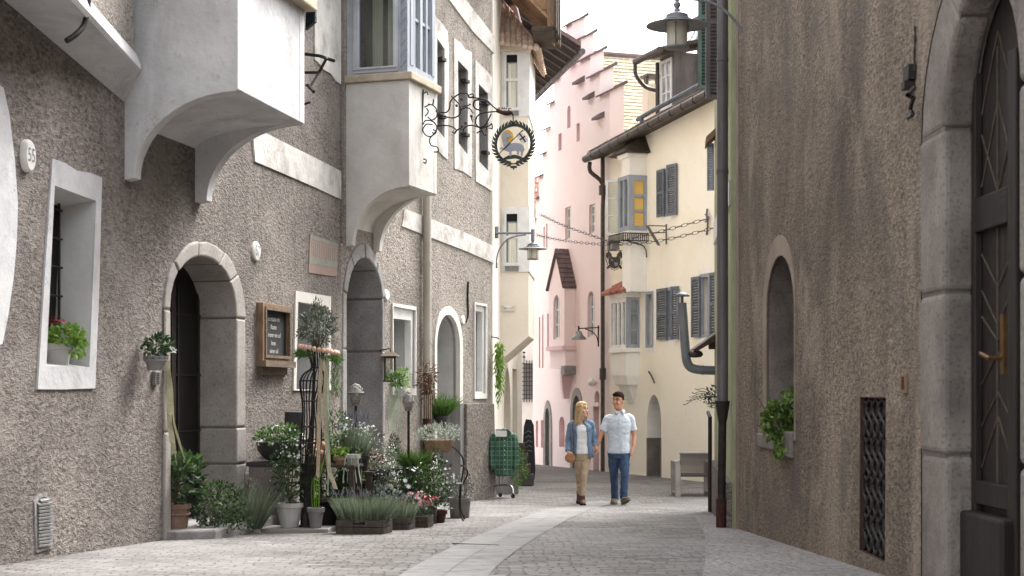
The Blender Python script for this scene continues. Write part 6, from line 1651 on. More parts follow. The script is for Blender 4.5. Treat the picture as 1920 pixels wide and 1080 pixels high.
c16 = gnd(800, 18.1); potted('mixed_pot', 'bushy green pot with tiny white blooms under the silver basket', c16, .13, .11, .3, 'pot_dark', [('foliage', 'lf_mid', lambda m: bush(m, c16 + Z * .52, .2, .17, .2, 420, .045, .016, .5, .5)), ('blossoms', 'fl_white', lambda m: blooms(m, c16 + Z * .6, .2, .16, .16, 26, .014, 5, -.4))])
c17 = gnd(862, 19.6); potted('round_box_ball', 'grey round pot with a clipped dark ball of foliage under the chair arm', c17, .14, .12, .26, 'pot_mid', [('foliage', 'lf_olive', lambda m: bush(m, c17 + Z * .4, .2, .18, .16, 420, .035, .016, 1.2))])
# lantern, hanging plant
lp = WB.p(*WB.px(731, 690, .14), .14)
root = thing('wall_lantern', 'dark square wall lantern between the arch and white window', 'lantern', WB.p(WB.px(731, 690, .14)[0], lp.z, 0))
m = MB()
for sx in (-.07, .07):
    for sy in (-.07, .07): m.cbox(lp + V((sx, sy, -.01)), .022, .022, .34)
m.cbox(lp - Z * .18, .18, .18, .03); m.cbox(lp + Z * .15, .17, .17, .03); part(m, 'cage', MT['wood_dk'], root)
m = MB(); m.loft([[lp + V((x * .13, y * .13, .165)) for x, y in ((-1, -1), (1, -1), (1, 1), (-1, 1))], [lp + V((x * .05, y * .05, .23)) for x, y in ((-1, -1), (1, -1), (1, 1), (-1, 1))]]); part(m, 'cap', MT['wood'], root)
m = MB(); m.cbox(lp - Z * .02, .125, .125, .29); part(m, 'glass', MT['clear'], root)
m = MB(); m.tube([lp - Z * .165, lp - Z * .02], .03, 10); part(m, 'candle', MT['white_w'], root)
m = MB(); m.tube(smooth_path([lp + Z * .22, lp + Z * .27, WB.p(WB.px(731, 690, .14)[0], lp.z + .25, -.02)], 4), .008, 5); part(m, 'hook', MT['iron'], root)
hp_ = WB.p(*WB.px(740, 712, .3), .3)
root = thing('hanging_posy', 'bright green posy with mint ribbons hanging below the lantern', 'hanging plant', hp_)
m = MB(); bush(m, hp_, .12, .1, .08, 160, .07, .03, .7, .4); part(m, 'foliage', MT['lf_mid'], root, recalc=False)
m = MB()
for k in range(9):
    x = -.08 + k * .02; p0 = hp_ + V((x, 0, -.05)); L_ = RND.uniform(.45, .8); m.strip([p0 + V((.01 * math.sin(j), 0, -L_ * j / 6)) for j in range(7)], [p0 + V((.008 + .01 * math.sin(j), .004, -L_ * j / 6)) for j in range(7)])
part(m, 'ribbons', MT['rib_green'], root)
dh = WB.p(*WB.px(801, 715, .22), .22)
root = thing('dried_herb_bunch', 'brown bunch of dried herbs tied to the downpipe', 'herb bunch', dh)
m = MB(); bush(m, dh + Z * .06, .13, .12, .2, 330, .09, .016, .6, -.3); bush(m, dh - Z * .18, .09, .08, .16, 160, .09, .014, .6, -1); part(m, 'herbs', MT['lf_dry'], root, recalc=False)
m = MB()
for k in range(5): p0 = dh + V((-.06 + .03 * k, -.1, -.2)); m.strip([p0 + Z * (-.07 * j) for j in range(6)], [p0 + V((.012, 0, -.07 * j)) for j in range(6)])
part(m, 'ribbons', MT['burlap'], root)
fn = WB.p(*WB.px(827, 765, .1), .1)
root = thing('fern', 'feathery green fern hanging inside the white arch', 'fern', fn)
m = MB(); tuft(m, fn - Z * .12, .1, .1, .42, 480, .012, .9, .25); bush(m, fn, .17, .15, .17, 300, .06, .01, .8, .5); part(m, 'fronds', MT['lf_mid'], root, recalc=False)
m = MB(); pot(m, fn - Z * .28, .1, .08, .16); part(m, 'pot', MT['pot_dark'], root, smooth='auto')
# small plant on sill of the white deep window
sv = WB.p(*WB.px(752, 712, .08), .08); root = thing('sill_plant', 'pale green leafy plant on the white window ledge', 'plant', sv)
m = MB(); bush(m, sv, .12, .1, .16, 150, .06, .03, .6, .3); part(m, 'foliage', MT['lf_lime'], root, recalc=False)
m = MB(); pot(m, sv - Z * .24, .07, .055, .12); part(m, 'pot', MT['pot_grey'], root, smooth='auto')
# lime vine on the cream house
vv_ = WC.p(*WC.px(936, 640, .12), .12); root = thing('hanging_vine', 'lime green hanging vine under the beige oriel', 'vine', vv_)
m = MB()
for k in range(60):
    p0 = vv_ + V((RND.gauss(0, .035), RND.gauss(0, .05), RND.uniform(-.25, 0))); L_ = RND.uniform(.3, 1.0)
    for j in range(7): m.leaf(p0 + V((RND.gauss(0, .01), 0, -L_ * j / 7)), (RND.gauss(0, .4), RND.gauss(0, .4), -1), .11, .028)
part(m, 'foliage', MT['lf_lime'], root, recalc=False)
m = MB(); m.tube([vv_ + V((0, 0, .05)), WC.p(WC.px(936, 640, .12)[0], vv_.z + .08, -.02)], .01, 5); part(m, 'hook', MT['iron'], root)
# ivy in the niche of the brown house
iv = WR.p(*WR.px(1468, 790, .0), .0); root = thing('ivy', 'leafy green ivy spilling from the round headed niche', 'ivy', iv)
m = MB(); bush(m, iv + V((-.03, .05, .0)), .13, .26, .17, 520, .062, .055, .5, .2, 2); bush(m, iv + V((.1, -.12, .16)), .12, .2, .14, 130, .08, .07, .5, .2)
for k in range(60): m.leaf(WR.p(*WR.px(1466 + RND.gauss(0, 4), 815 + 40 * RND.random(), .03), .05), (-.6, RND.gauss(0, .5), -1), .06, .055)
part(m, 'foliage', MT['lf_ivy'], root, recalc=False)
m = MB(); twigs(m, WR.p(*WR.px(1476, 832, -.05), -.05), iv + Z * .1, 8, .008, .1); part(m, 'stems', MT['stem'], root)
# flowers on the green house
gf = WG.p(3.2, -.03, .22); gf = P(1346, 745, gf.y); root = thing('wall_flowers', 'grey leaved flowering plant sticking out from the green house', 'plant', gf)
m = MB(); bush(m, gf, .17, .2, .17, 240, .05, .03, .5, .4); part(m, 'foliage', MT['lf_olive'], root, recalc=False)
m = MB(); blooms(m, gf + V((0, -.08, .02)), .14, .14, .12, 26, .02, 5, -.8); part(m, 'blossoms', MT['fl_white'], root, recalc=False)
m = MB()
for k in range(5): e = gf + V((-.28 - .04 * k, -.05, .10 - .05 * k)); m.tube(smooth_path([gf, lerp(gf, e, .6) + Z * .05, e], 4), .004, 4); [m.leaf(lerp(gf, e, t), (-1, RND.gauss(0, .5), .4), .035, .018) for t in (.5, .62, .75, .88, 1)]
part(m, 'trailing_stems', MT['lf_dark'], root, recalc=False)
m = MB(); m.cbox(gf + V((.1, 0, -.2)), .16, .3, .14); part(m, 'window_box', MT['pot_mid'], root)
# ------------------------------------------------------------ street lamps
def street_lamp(c, s, label, group='hanging street lamps with flat shades'):
    root = thing('street_lamp', label, 'lamp', c, group)
    m = MB(); m.lathe(c, [(s * r, s * z) for r, z in ((.02, .30), (.06, .29), (.065, .24), (.13, .22), (.225, .17), (.225, .10), (.29, .085), (.30, .06), (.2, .05))], 28); part(m, 'canopy', MT['lampgrey'], root, smooth='auto')
    m = MB(); m.lathe(c, [(s * r, s * z) for r, z in ((.2, .045), (.40, .02), (.62, -.035), (.63, -.05), (.4, -.0), (.2, .02))], 36); part(m, 'shade', MT['lampgrey'], root, smooth='auto')
    m = MB(); m.lathe(c, [(s * .21, s * .02), (s * .21, s * -.46), (s * .19, s * -.5)], 24); part(m, 'glass', MT['lampglass'], root, smooth='auto')
    m = MB()
    for k in range(6): a = k * math.pi / 3 + .3; m.tube([c + s * V((.245 * math.cos(a), .245 * math.sin(a), .0)), c + s * V((.245 * math.cos(a), .245 * math.sin(a), -.48))], s * .012, 5)
    m.lathe(c - Z * s * .52, [(s * .2, 0), (s * .255, .01), (s * .255, s * .045), (s * .2, s * .05)], 24); part(m, 'guard', MT['lampgrey'], root, smooth='auto')
    m = MB(); m.lathe(c + Z * s * .30, [(s * .035, 0), (s * .07, s * .05), (s * .075, s * .10), (s * .04, s * .14), (s * .05, s * .19), (s * .025, s * .22), (s * .025, s * .3)], 14); part(m, 'finial', MT['lampgrey'], root, smooth='auto')
    return root
lc = P(1269.5, 44, 16.5); lr = street_lamp(lc, .53, 'largest street lamp hanging from an arched bracket on the brown house')
m = MB(); wallp = V((2.485, 16.6, 0))
pa = [P(1403, 128, 16.6), P(1402, 100, 16.6), P(1392, 62, 16.6), P(1370, 30, 16.6), P(1345, 10, 16.6), P(1318, 1, 16.6), P(1290, -2, 16.6), P(1272, -4, 16.6)]
m.tube(smooth_path(pa, 4), .016, 8); m.tube([P(1397, 110, 16.6), P(1412, 110, 16.6)], .02, 7); m.tube([P(1403, 132, 16.6), P(1403, 95, 16.6)], .022, 7); m.tube([lc + Z * .26, P(1269.5, -8, 16.5)], .013, 6); part(m, 'bracket', MT['lampgrey'], lr, smooth='auto')
lc = P(999, 465, 26.1); lr = street_lamp(lc, .39, 'middle sized street lamp on the corner of the cream house')
m = MB(); m.tube([P(929, 437, 26.1), P(1002, 437, 26.1)], .02, 7); m.tube([P(931, 425, 26.15), P(931, 447, 26.15)], .035, 7); m.tube(smooth_path([P(931, 500, 26.1), P(932, 480, 26.1), P(941, 460, 26.1), P(957, 446, 26.1), P(986, 440, 26.1)], 5), .014, 6); m.tube([P(931, 493, 26.1), P(931, 503, 26.1)], .02, 6)
m.tube([P(999, 430, 26.1), P(999, 452, 26.1)], .032, 8); part(m, 'bracket', MT['lampgrey'], lr, smooth='auto')
yl = WP.p(WP.u(1120), 0, .4).y - .25
lc = P(1085, 628, yl)
root = thing('bell_lamp', 'white bell shaped lamp on a curved arm before the pink house', 'lamp', lc)
m = MB(); m.lathe(lc, [(.02, .10), (.07, .08), (.1, .0), (.12, -.02), (.17, -.06), (.19, -.11), (.175, -.11), (.1, -.03)], 22); part(m, 'shade', MT['grille_lt'], root, smooth='auto')
m = MB(); m.tube([P(1085, 616, yl), P(1124, 614, yl)], .016, 6); m.tube([P(1085, 611, yl), P(1085, 622, yl)], .022, 6); m.tube(smooth_path([P(1097, 617, yl), P(1110, 622, yl), P(1119, 632, yl), P(1122, 648, yl)], 4), .012, 5); m.tube([P(1122, 610, yl), P(1122, 650, yl)], .02, 6); part(m, 'bracket', MT['iron'], root, smooth='auto')
# ------------------------------------------------------------ wrought iron shop sign with a lamb
WI = Wall((-1.2, 20.72), (.03, 20.31), (0, 0))
ar_c = WI.at(791, 240)
root = thing('lamb_sign', 'wrought iron shop sign with a lamb and flag inside a leaf wreath', 'sign', ar_c)
m = MB()
def sc(pts, r=.009, k=5): m.tube(smooth_path([WI.at(x, y, 0) for x, y in pts], k), r, 6)
m.tube([WI.at(794, 168, 0), WI.at(791, 232, 0), WI.at(789, 304, 0)], .013, 6)
sc([(794, 304), (798, 306), (799, 300), (794, 298)])
sc([(794, 176), (800, 172), (803, 178)]); sc([(803, 195), (811, 196), (813, 186)])
sc([(796, 201), (808, 196), (818, 204), (819, 218), (810, 225), (802, 219)]); sc([(797, 218), (803, 210), (800, 203)])
sc([(817, 208), (830, 217), (850, 221), (862, 214), (863, 200), (856, 190), (846, 180)], .010)
sc([(823, 210), (836, 211), (843, 203), (844, 192), (850, 184), (862, 176), (875, 175), (880, 183)], .010)
sc([(880, 183), (888, 181), (886, 176), (880, 178)]); sc([(878, 182), (895, 184), (912, 188), (922, 197), (932, 206)], .011)
sc([(793, 234), (798, 226), (812, 228), (819, 238), (816, 248), (807, 256), (797, 252), (793, 242), (800, 233), (811, 234)])
sc([(812, 243), (818, 246), (815, 251), (810, 248)])
sc([(820, 236), (833, 235), (846, 237), (855, 243), (853, 250), (848, 247)], .010); sc([(853, 248), (862, 241), (869, 246), (866, 258)])
sc([(868, 244), (874, 237), (884, 235), (896, 238), (904, 242)], .010); sc([(904, 242), (892, 232), (895, 218), (906, 212), (920, 210), (932, 209)], .010)
sc([(816, 250), (806, 260), (808, 272), (820, 276), (822, 284), (814, 285)]); sc([(862, 207), (872, 202), (881, 204), (886, 211)]); sc([(866, 199), (876, 198), (883, 195)])
sc([(900, 187), (890, 189), (888, 198), (894, 205), (903, 206)], .012); sc([(904, 240), (917, 236), (922, 232), (923, 241), (917, 240)]); sc([(899, 240), (910, 234), (917, 222), (921, 213)])
sc([(905, 244), (898, 247), (894, 250)]); sc([(905, 246), (908, 253), (913, 252)]); sc([(886, 228), (884, 222), (882, 217)])
part(m, 'scroll_bracket', MT['iron'], root, smooth=True)
m = MB()
for x, y in ((856, 198), (884, 218), (873, 231), (900, 195), (866, 237), (866, 186)): m.ball(WI.at(x, y, -.005), .02, 7, 5, sy=.5); m.ball(WI.at(x, y, .012), .009, 6, 5)
for x, y, a in ((862, 214, .4), (850, 208, 1), (905, 250, 2), (911, 246, 1.4)): m.leaf(WI.at(x, y, .0), (math.cos(a), .1, math.sin(a)), .06, .025)
part(m, 'iron_blossoms', MT['rust'], root)
m = MB(); m.tube(smooth_path([WI.at(932, 207, 0), WI.at(940, 210, 0), WI.at(950, 212, 0), WI.at(959, 211, 0), WI.at(962, 217, 0)], 4), [.028] * 6 + [.034] * 5 + [.028, .022, .016, .012, .010, .008], 8)
for k in range(7): m.leaf(WI.at(934 + 3.5 * k, 207 + k * .5, 0), (0, .1, -1), .045, .02); m.leaf(WI.at(934 + 3.5 * k, 206, 0), (-.6, .1, 1), .045, .02)
m.tube(smooth_path([WI.at(953, 208, 0), WI.at(955, 203, 0), WI.at(959, 204, 0)], 3), .006, 5); part(m, 'beast_head', MT['rust'], root, smooth=True)
wcn = WI.px(963, 270); ws = 20.33 / F
m = MB(); m.tube([WI.at(962, 217, 0), WI.at(963, 233, 0)], .008, 5); m.ball(WI.at(963, 229, 0), .03, 8, 6, sz=.6)
for x in (958, 968): m.tube(smooth_path([WI.at(963, 231, 0), WI.at(x, 228, 0), WI.at(x + (x - 963) * .2, 225, 0)], 3), .008, 5)
m.tube([WI.p(wcn[0] + .255 * math.cos(a), wcn[1] + .262 * math.sin(a), 0) for a in [2 * math.pi * j / 40 for j in range(40)]], .010, 6, closed=True)
for k in range(17):
    for sg in (1, -1):
        a = math.pi / 2 + sg * (.12 + 2.92 * k / 16); da = sg
        for off, rr, l_ in ((.35, .262, .085), (-.35, .262, .075)):
            t = a + da * 0
            tang = V((-math.sin(t) * da, 0, math.cos(t) * da)); rad_ = V((math.cos(t), 0, math.sin(t)))
            d = -tang * .9 + rad_ * off * 1.5
            p0 = WI.p(wcn[0] + rr * math.cos(t), wcn[1] + rr * math.sin(t), 0)
            dd = WI.d * d.x + Z * d.z
            x_ = WI.n; i = dd.normalized(); s_ = i.cross(x_)
            L2 = [p0 - i * .01, p0 + i * l_ * .45 + s_ * .018, p0 + i * l_, p0 + i * l_ * .45 - s_ * .018]
            m.loft([[q + WI.n * .006 for q in L2], [q - WI.n * .006 for q in L2]])
m.tube([WI.at(963, 312, 0), WI.at(963, 318, 0)], .012, 6); m.cbox(WI.at(963, 313, 0), .09, .02, .03)
part(m, 'leaf_wreath', MT['wreath'], root)
m = MB(); WI.prism(m, WI.pl([(938, 303), (945, 296), (955, 291), (966, 290), (976, 293), (985, 298), (990, 303), (980, 301), (966, 297), (950, 299)]), -.008, .008); part(m, 'grass_mound', MT['wreath'], root)
MT['gilt'] = M('gilt', S(226, 184, 84), S(204, 160, 66), 9, .45, .3); MT['lambgrey'] = M('painted_lamb', S(170, 172, 180), S(150, 152, 160), 12, .6)
h_ = WI.px(951, 256); m = MB(); WI.prism(m, ell(h_[0], h_[1], .085, .088), -.014, -.006); part(m, 'halo', MT['gilt'], root)
lamb = [(943, 252), (946, 249), (951, 248), (956, 251), (959, 256), (957, 258), (952, 257), (951, 262), (953, 267), (956, 269), (966, 268), (976, 269), (982, 273), (984, 281), (981, 285), (980, 293), (977, 293), (977, 285), (974, 283), (973, 290), (970, 291), (969, 283), (960, 283), (959, 293), (956, 293), (955, 285), (950, 284), (946, 282), (940, 280), (937, 278), (941, 276), (945, 277), (943, 268), (942, 260)]
m = MB(); WI.prism(m, WI.pl(lamb, .0), -.004, .012); part(m, 'lamb', MT['lambgrey'], root)
m = MB(); m.tube([WI.at(936, 288, .02), WI.at(981, 243, .02)], .006, 5); m.tube([WI.at(976, 248, .02), WI.at(1001, 236, .02)], .003, 4); part(m, 'flag_pole', MT['iron'], root)
m = MB(); WI.prism(m, WI.pl([(969, 256), (980, 248), (992, 263), (981, 271)]), .012, .018); fg = part(m, 'flag', MT['white_w'], root)
m = MB(); WI.prism(m, WI.pl([(974, 251.5), (976, 250), (987.5, 266), (985.5, 267.5)]), .018, .021); WI.prism(m, WI.pl([(974.5, 262), (985, 254.5), (986.5, 256.5), (976, 264)]), .018, .0215); part(m, 'flag_cross', MT['rust'], fg)
# ------------------------------------------------------------ chains and hanging shield
def chain(pts, label, links):
    P_ = smooth_path(pts, 24); L_ = [0]
    for a, b_ in zip(P_[:-1], P_[1:]): L_.append(L_[-1] + (b_ - a).length)
    m = MB(); n = links; seg = L_[-1] / n
    def pos(s):
        for i in range(len(L_) - 1):
            if L_[i + 1] >= s: return lerp(P_[i], P_[i + 1], (s - L_[i]) / max(L_[i + 1] - L_[i], 1e-6))
        return P_[-1]
    for k in range(n):
        a, b_ = pos(k * seg), pos((k + 1) * seg); t = (b_ - a).normalized(); c = (a + b_) / 2; x = t.cross(Z).normalized(); y = x.cross(t)
        o = (x if k % 2 else y); hl, hw = seg * .60, .032
        m.tube([c + t * (hl * math.cos(q)) + o * (hw * math.sin(q)) for q in [2 * math.pi * j / 10 for j in range(10)]], .0062, 5, closed=True)
    return solo(m, 'chain', MT['gutter'], label, 'chain', P_[0], 'iron chains across the lane')
W5 = .28
def wp(w, x, y, d=W5): return w.at(x, y, d)
hang = WY.at(1152, 455, .5)
chain([WP.at(1012, 402, .05), WP.at(1060, 424, .25), WY.at(1128, 448, .42), hang, WY.at(1190, 446, .45), WY.at(1250, 431, .3), WY.at(1324, 411, .08)], 'upper iron chain slung from the pink house to the wall stay', 46)
chain([WP.at(1004, 440, .05), WP.at(1050, 450, .25), WY.at(1110, 457, .42), hang - Z * .03, WY.at(1200, 456, .45), WY.at(1260, 447, .3), WY.at(1344, 426, .1)], 'lower iron chain sagging beneath the other one', 48)
m = MB(); m.tube(smooth_path([WY.at(1326, 392, .03), WY.at(1325, 405, .08), WY.at(1327, 418, .05), WY.at(1325, 440, .03)], 4), .02, 6); m.tube(smooth_path([WY.at(1322, 402, .05), WY.at(1330, 409, .07), WY.at(1322, 416, .05)], 3), .014, 5); part(m, 'chain_stay', MT['zinc'], HY)
sh_c = WY.px(1152, 486, .5); WYq = Wall((hang.x - .3, hang.y - .02), (hang.x + .3, hang.y + .02), (0, 0)); yq = hang.y
root = thing('hammer_sign', 'hanging shield sign with two crossed hammers below the chains', 'sign', hang)
def hq(x, y): return WYq.px(x, y)
m = MB(); L_ = [hq(1136, 470), hq(1168, 470), hq(1168, 486), hq(1164, 498), hq(1158, 504), hq(1152, 507), hq(1146, 504), hq(1140, 498), hq(1136, 486)]
m.tube([WYq.p(u, v, 0) for u, v in L_], .008, 5, closed=True)
for x in (1143, 1160): m.tube([WYq.p(*hq(x, 458), 0), WYq.p(*hq(x - (1152 - x) * .2, 470), 0)], .006, 5)
m.tube(smooth_path([WYq.p(*hq(1150, 458), 0), WYq.p(*hq(1152, 464), 0), WYq.p(*hq(1154, 458), 0)], 3), .006, 5); m.tube([WYq.p(*hq(1139, 458.5), 0), WYq.p(*hq(1164, 458.5), 0)], .008, 5)
part(m, 'frame', MT['iron'], root)
m = MB(); WYq.prism(m, [hq(1141, 482), hq(1163, 482), hq(1163, 494), hq(1158, 502), hq(1152, 504), hq(1146, 502), hq(1141, 494)], -.012, .012); part(m, 'shield', MT['gutter'], root)
m = MB()
for sg in (-1, 1):
    X = lambda d: 1152 + sg * d
    WYq.prism(m, [hq(X(-15), 502), hq(X(-12), 505), hq(X(12), 478), hq(X(9), 475)], -.018, .018 + .004 * sg); WYq.prism(m, [hq(X(4), 478), hq(X(11), 470), hq(X(17), 478), hq(X(13), 485), hq(X(9), 480)], -.022, .022 + .004 * sg)
part(m, 'hammers', MT['gutter'], root)
m = MB(); WYq.prism(m, [hq(1145, 487), hq(1148, 486), hq(1154, 493), hq(1158, 492), hq(1158, 498), hq(1153, 498), hq(1152, 494)], .012, .017); part(m, 'emblem', MT['grille_lt'], root)
# stucco bird on the beige oriel
m = MB(); a = WSC.at(953, 577, .02); m.ball(a, .07, 10, 7, sy=.4, sz=.5); m.ball(a + V((-.08, 0, .03)), .03, 8, 6, sy=.5); m.cbox(a + V((.02, -.01, -.045)), .2, .03, .025); m.leaf(a + V((.04, -.02, .02)), (1, 0, .2), .1, .05); part(m, 'stucco_ornament', MT['white_pl'], HC, smooth='auto')
# ------------------------------------------------------------ clothes rail, shirt, things round it
rk = gnd(945, 26.0)
root = thing('clothes_rail', 'chrome clothes rail on casters beside the roughcast plinth', 'clothes rail', rk)
MT['chrome'] = M('chrome', S(190, 190, 192), S(160, 160, 164), 8, .25, .8)
def rp(x, y, dy=0): return P(x, y, 26.0 + dy)
m = MB()
for dx in (-4, 3): m.tube([rp(941 + dx, 912), rp(941 + dx, 806)], .014, 8)
m.tube([rp(930, 806, .1), rp(950, 806, -.1)], .014, 8); part(m, 'upright', MT['chrome'], root, smooth='auto')
m = MB(); m.tube(smooth_path([rp(920, 914, .1), rp(935, 910), rp(952, 910, -.1), rp(960, 914, -.15), rp(962, 926, -.2)], 4), .02, 8); part(m, 'foot_bar', MT['chrome'], root, smooth='auto')
for x, y, d in ((962, 929, -.2), (938, 921, .2), (922, 922, .1)):
    m = MB(); c = V((rp(x, y, d).x, 26 + d, zg(26 + d) + .035)); m.tube([c - V((.0, .02, 0)), c + V((0, .02, 0))], .035, 12); part(m, 'caster', MT['iron'], root)
def plaid():
    n = N('green_plaid'); s = n.n('ShaderNodeSeparateXYZ'); n.l(n.pos(), s.inputs[0])
    def bands(v, f, lo):
        q = n.math('FRACT', n.math('MULTIPLY', v, f), 0); return n.math('GREATER_THAN', q, lo)
    a = bands(s.outputs[0], 15, .8); b_ = bands(s.outputs[2], 13, .8); c = bands(s.outputs[0], 7.5, .5); d = bands(s.outputs[2], 6.5, .5)
    col = n.mix(n.math('MULTIPLY', c, .5), S(62, 98, 76), S(36, 64, 50)); col = n.mix(n.math('MULTIPLY', d, .45), col, S(30, 54, 44)); col = n.mix(n.math('MULTIPLY', n.math('MAXIMUM', a, b_), .3), col, S(140, 166, 146))
    n.bump(n.noise(14, 3, .5), .012); return n.fin(col, .85)
MT['plaid'] = plaid()
def garment(px_l, yofs, label, mt, neck=True):
    o = rp(945, 806)
    root = thing('hanging_shirt', label, 'shirt', rp(945, 815, yofs), 'shirts on the clothes rail')
    m = MB(); prof = [(806, 947, 6, .03), (810, 947, 11, .05), (815, 946, 17, .07), (826, 946, 20, .085), (845, 945, 21, .09), (870, 945, 22.5, .09), (884, 945, 21.5, .085), (892, 947, 15, .07)]
    n = 28; rings = []
    for y, cx, rx, d in prof:
        c = rp(cx, y, yofs); rings.append([c + V(((rx * 26 / F) * math.copysign(abs(math.cos(a)) ** .8, math.cos(a)), d * math.sin(a) + .012 * math.sin(5 * a + y * .05), .012 * math.sin(3 * a) * (y > 880))) for a in [2 * math.pi * j / n for j in range(n)]])
    m.loft(rings, False); part(m, 'body', MT[mt], root, smooth=True)
    for sg in (-1, 1):
        m = MB(); m.tube(smooth_path([rp(945 + sg * 16, 815, yofs), rp(945 + sg * 21, 830, yofs - .02), rp(945 + sg * 23, 856, yofs - .04), rp(945 + sg * 21.5, 880, yofs - .06)], 4), [.06, .07, .065, .06, .058, .055, .055, .052, .05, .05, .05, .05, .052][:13], 10); part(m, 'sleeve', MT[mt], root, smooth=True)
    m = MB()
    for sg in (-1, 1): m.tube([rp(947 + sg * 3, 804, yofs - .05), rp(947 + sg * 11, 812, yofs - .07), rp(947 + sg * 2, 822, yofs - .1)], [.012, .02, .008], 6)
    part(m, 'collar', MT[mt], root, smooth=True)
    m = MB(); [m.ball(rp(946, 826 + k * 9, yofs - .093), .008, 7, 5) for k in range(7)]; part(m, 'buttons', MT['chalk'], root)
    m = MB(); m.tube(smooth_path([rp(947, 797, yofs), rp(949, 794, yofs), rp(947, 800, yofs), rp(947, 804, yofs)], 3), .005, 5); m.tube([rp(930, 815, yofs), rp(947, 803, yofs), rp(963, 815, yofs)], .012, 6); part(m, 'hanger', MT['white_w'], root)
    return root
g1 = garment(945, -.16, 'green checked shirt hung at the front of the rail', 'plaid')
m = MB(); m.box(rp(929, 818.5, -.27), V((21 * 26 / F, 0, 0)), V((0, .006, 0)), Z * (11 * 26 / F)); part(m, 'price_card', MT['white_w'], g1)
MT['navy'] = M('navy_cloth', S(48, 50, 60), S(34, 36, 44), 10, .9, bump=.006, bscale=16)
g2 = garment(940, .12, 'dark navy shirt hidden behind the green checked one', 'navy')
pb = gnd(948, 27.3); pb.x = (950 - CX) / F * 27.3
root = thing('grey_planter', 'grey box planter with trailing greenery behind the clothes rail', 'planter', pb)
m = MB(); m.cbox(pb + Z * .26, .42, .5, .52); part(m, 'box', MT['pot_mid'], root, bevel=.01)
m = MB(); q = pb + V((.2, -.1, .55)); bush(m, q, .16, .2, .24, 420, .06, .018, .5, .3); bush(m, q + V((.03, -.12, -.22)), .13, .12, .16, 200, .06, .016, .5, -.3); part(m, 'foliage', MT['lf_mid'], root, recalc=False)
m = MB(); bush(m, pb + V((.16, -.28, .18)), .03, .03, .2, 60, .12, .016, .5, -.5); part(m, 'trailing_shoots', MT['lf_lime'], root, recalc=False)
st = V(((988 - CX) / F * 30, 30, zg(30)))
root = thing('dark_steps', 'dark wooden step crates stacked against the cream house', 'steps', st)
for k in range(4):
    m = MB(); m.cbox(st + V((-.03 * k - .08, .1 * k, .12 + .2 * k)), .42 - .05 * k, .6 - .08 * k, .2); part(m, 'step', MT['wood_dk'] if k % 2 else MT['pot_dark'], root, bevel=.008)
bo = V(((991 - CX) / F * 30.6, 30.6, zg(30.6)))
root = thing('sandwich_board', 'leaning black pavement board with smudged chalk behind the steps', 'board', bo)
def bq(x, y, d=0): return P(x, y, 30.6 + d)
L_ = [(982, 800), (986, 786), (996, 787), (1001, 797), (1004, 880), (1002, 900), (996, 900), (979, 860)]
m = MB(); m.loft([[bq(x, y, -.03) for x, y in L_], [bq(x, y, .03) for x, y in L_]]); part(m, 'panel', MT['board'], root)
m = MB()
for k in range(5): m.tube([bq(984 + k, 812 + k * 9, -.035), bq(990 + k * .6, 808 + k * 9, -.035), bq(997, 811 + k * 9, -.035)], .008, 4)
part(m, 'chalk_marks', MT['grille_lt'], root)
# ------------------------------------------------------------ chairs on the right
MT['wicker'] = M('dark_weave', S(88, 80, 76), S(66, 60, 58), 40, .8, bump=.004, bscale=60, stretch=(1, 1, 6)); MT['alu'] = M('taupe_metal', S(156, 150, 142), S(136, 130, 122), 6, .55, .1)
def lane_chair(c, label, rz):
    root = thing('terrace_chair', label, 'chair', c, 'terrace chairs by the green house'); R_ = Matrix.Rotation(rz, 3, 'Z')
    def q(x, y, z): return c + R_ @ V((x, y, z))
    for sx in (-.29, .29):
        m = MB()
        for sy, h in ((-.24, .60), (.24, .60)): m.box(q(sx - .045, sy - .03, 0), R_ @ V((.09, 0, 0)), R_ @ V((0, .06, 0)), Z * h)
        m.box(q(sx - .045, -.27, .575), R_ @ V((.09, 0, 0)), R_ @ V((0, .54, 0)), Z * .035); m.box(q(sx - .03, -.24, .05), R_ @ V((.06, 0, 0)), R_ @ V((0, .48, 0)), Z * .03); part(m, 'side_frame', MT['alu'], root, bevel=.006)
    m = MB(); m.box(q(-.26, -.22, .34), R_ @ V((.52, 0, 0)), R_ @ V((0, .46, 0)), Z * .03); part(m, 'seat', MT['wicker'], root)
    m = MB()
    pb_ = [(q(x, -.22 - .03 * k / 4 - .012 * math.sin(x * 6), .34 + .40 * k / 4)) for k in range(5) for x in (-.26, .26)]
    for k in range(20):
        z = .345 + .02 * k; m.box(q(-.26, -.25 - .002 * k, z), R_ @ V((.52, 0, 0)), R_ @ V((0, .022, 0)), Z * .0125)
    part(m, 'backrest', MT['wicker'], root)
    m = MB(); m.tube([q(-.27, -.26, .75), q(.27, -.26, .75)], .014, 8); part(m, 'top_rail', MT['alu'], root)
    return root
lane_chair(gnd(1298, 26.5), 'front dark woven terrace chair with its back to the street', .05)
lane_chair(gnd(1301, 26.95), 'rear woven terrace chair mostly behind the front one', -.03)
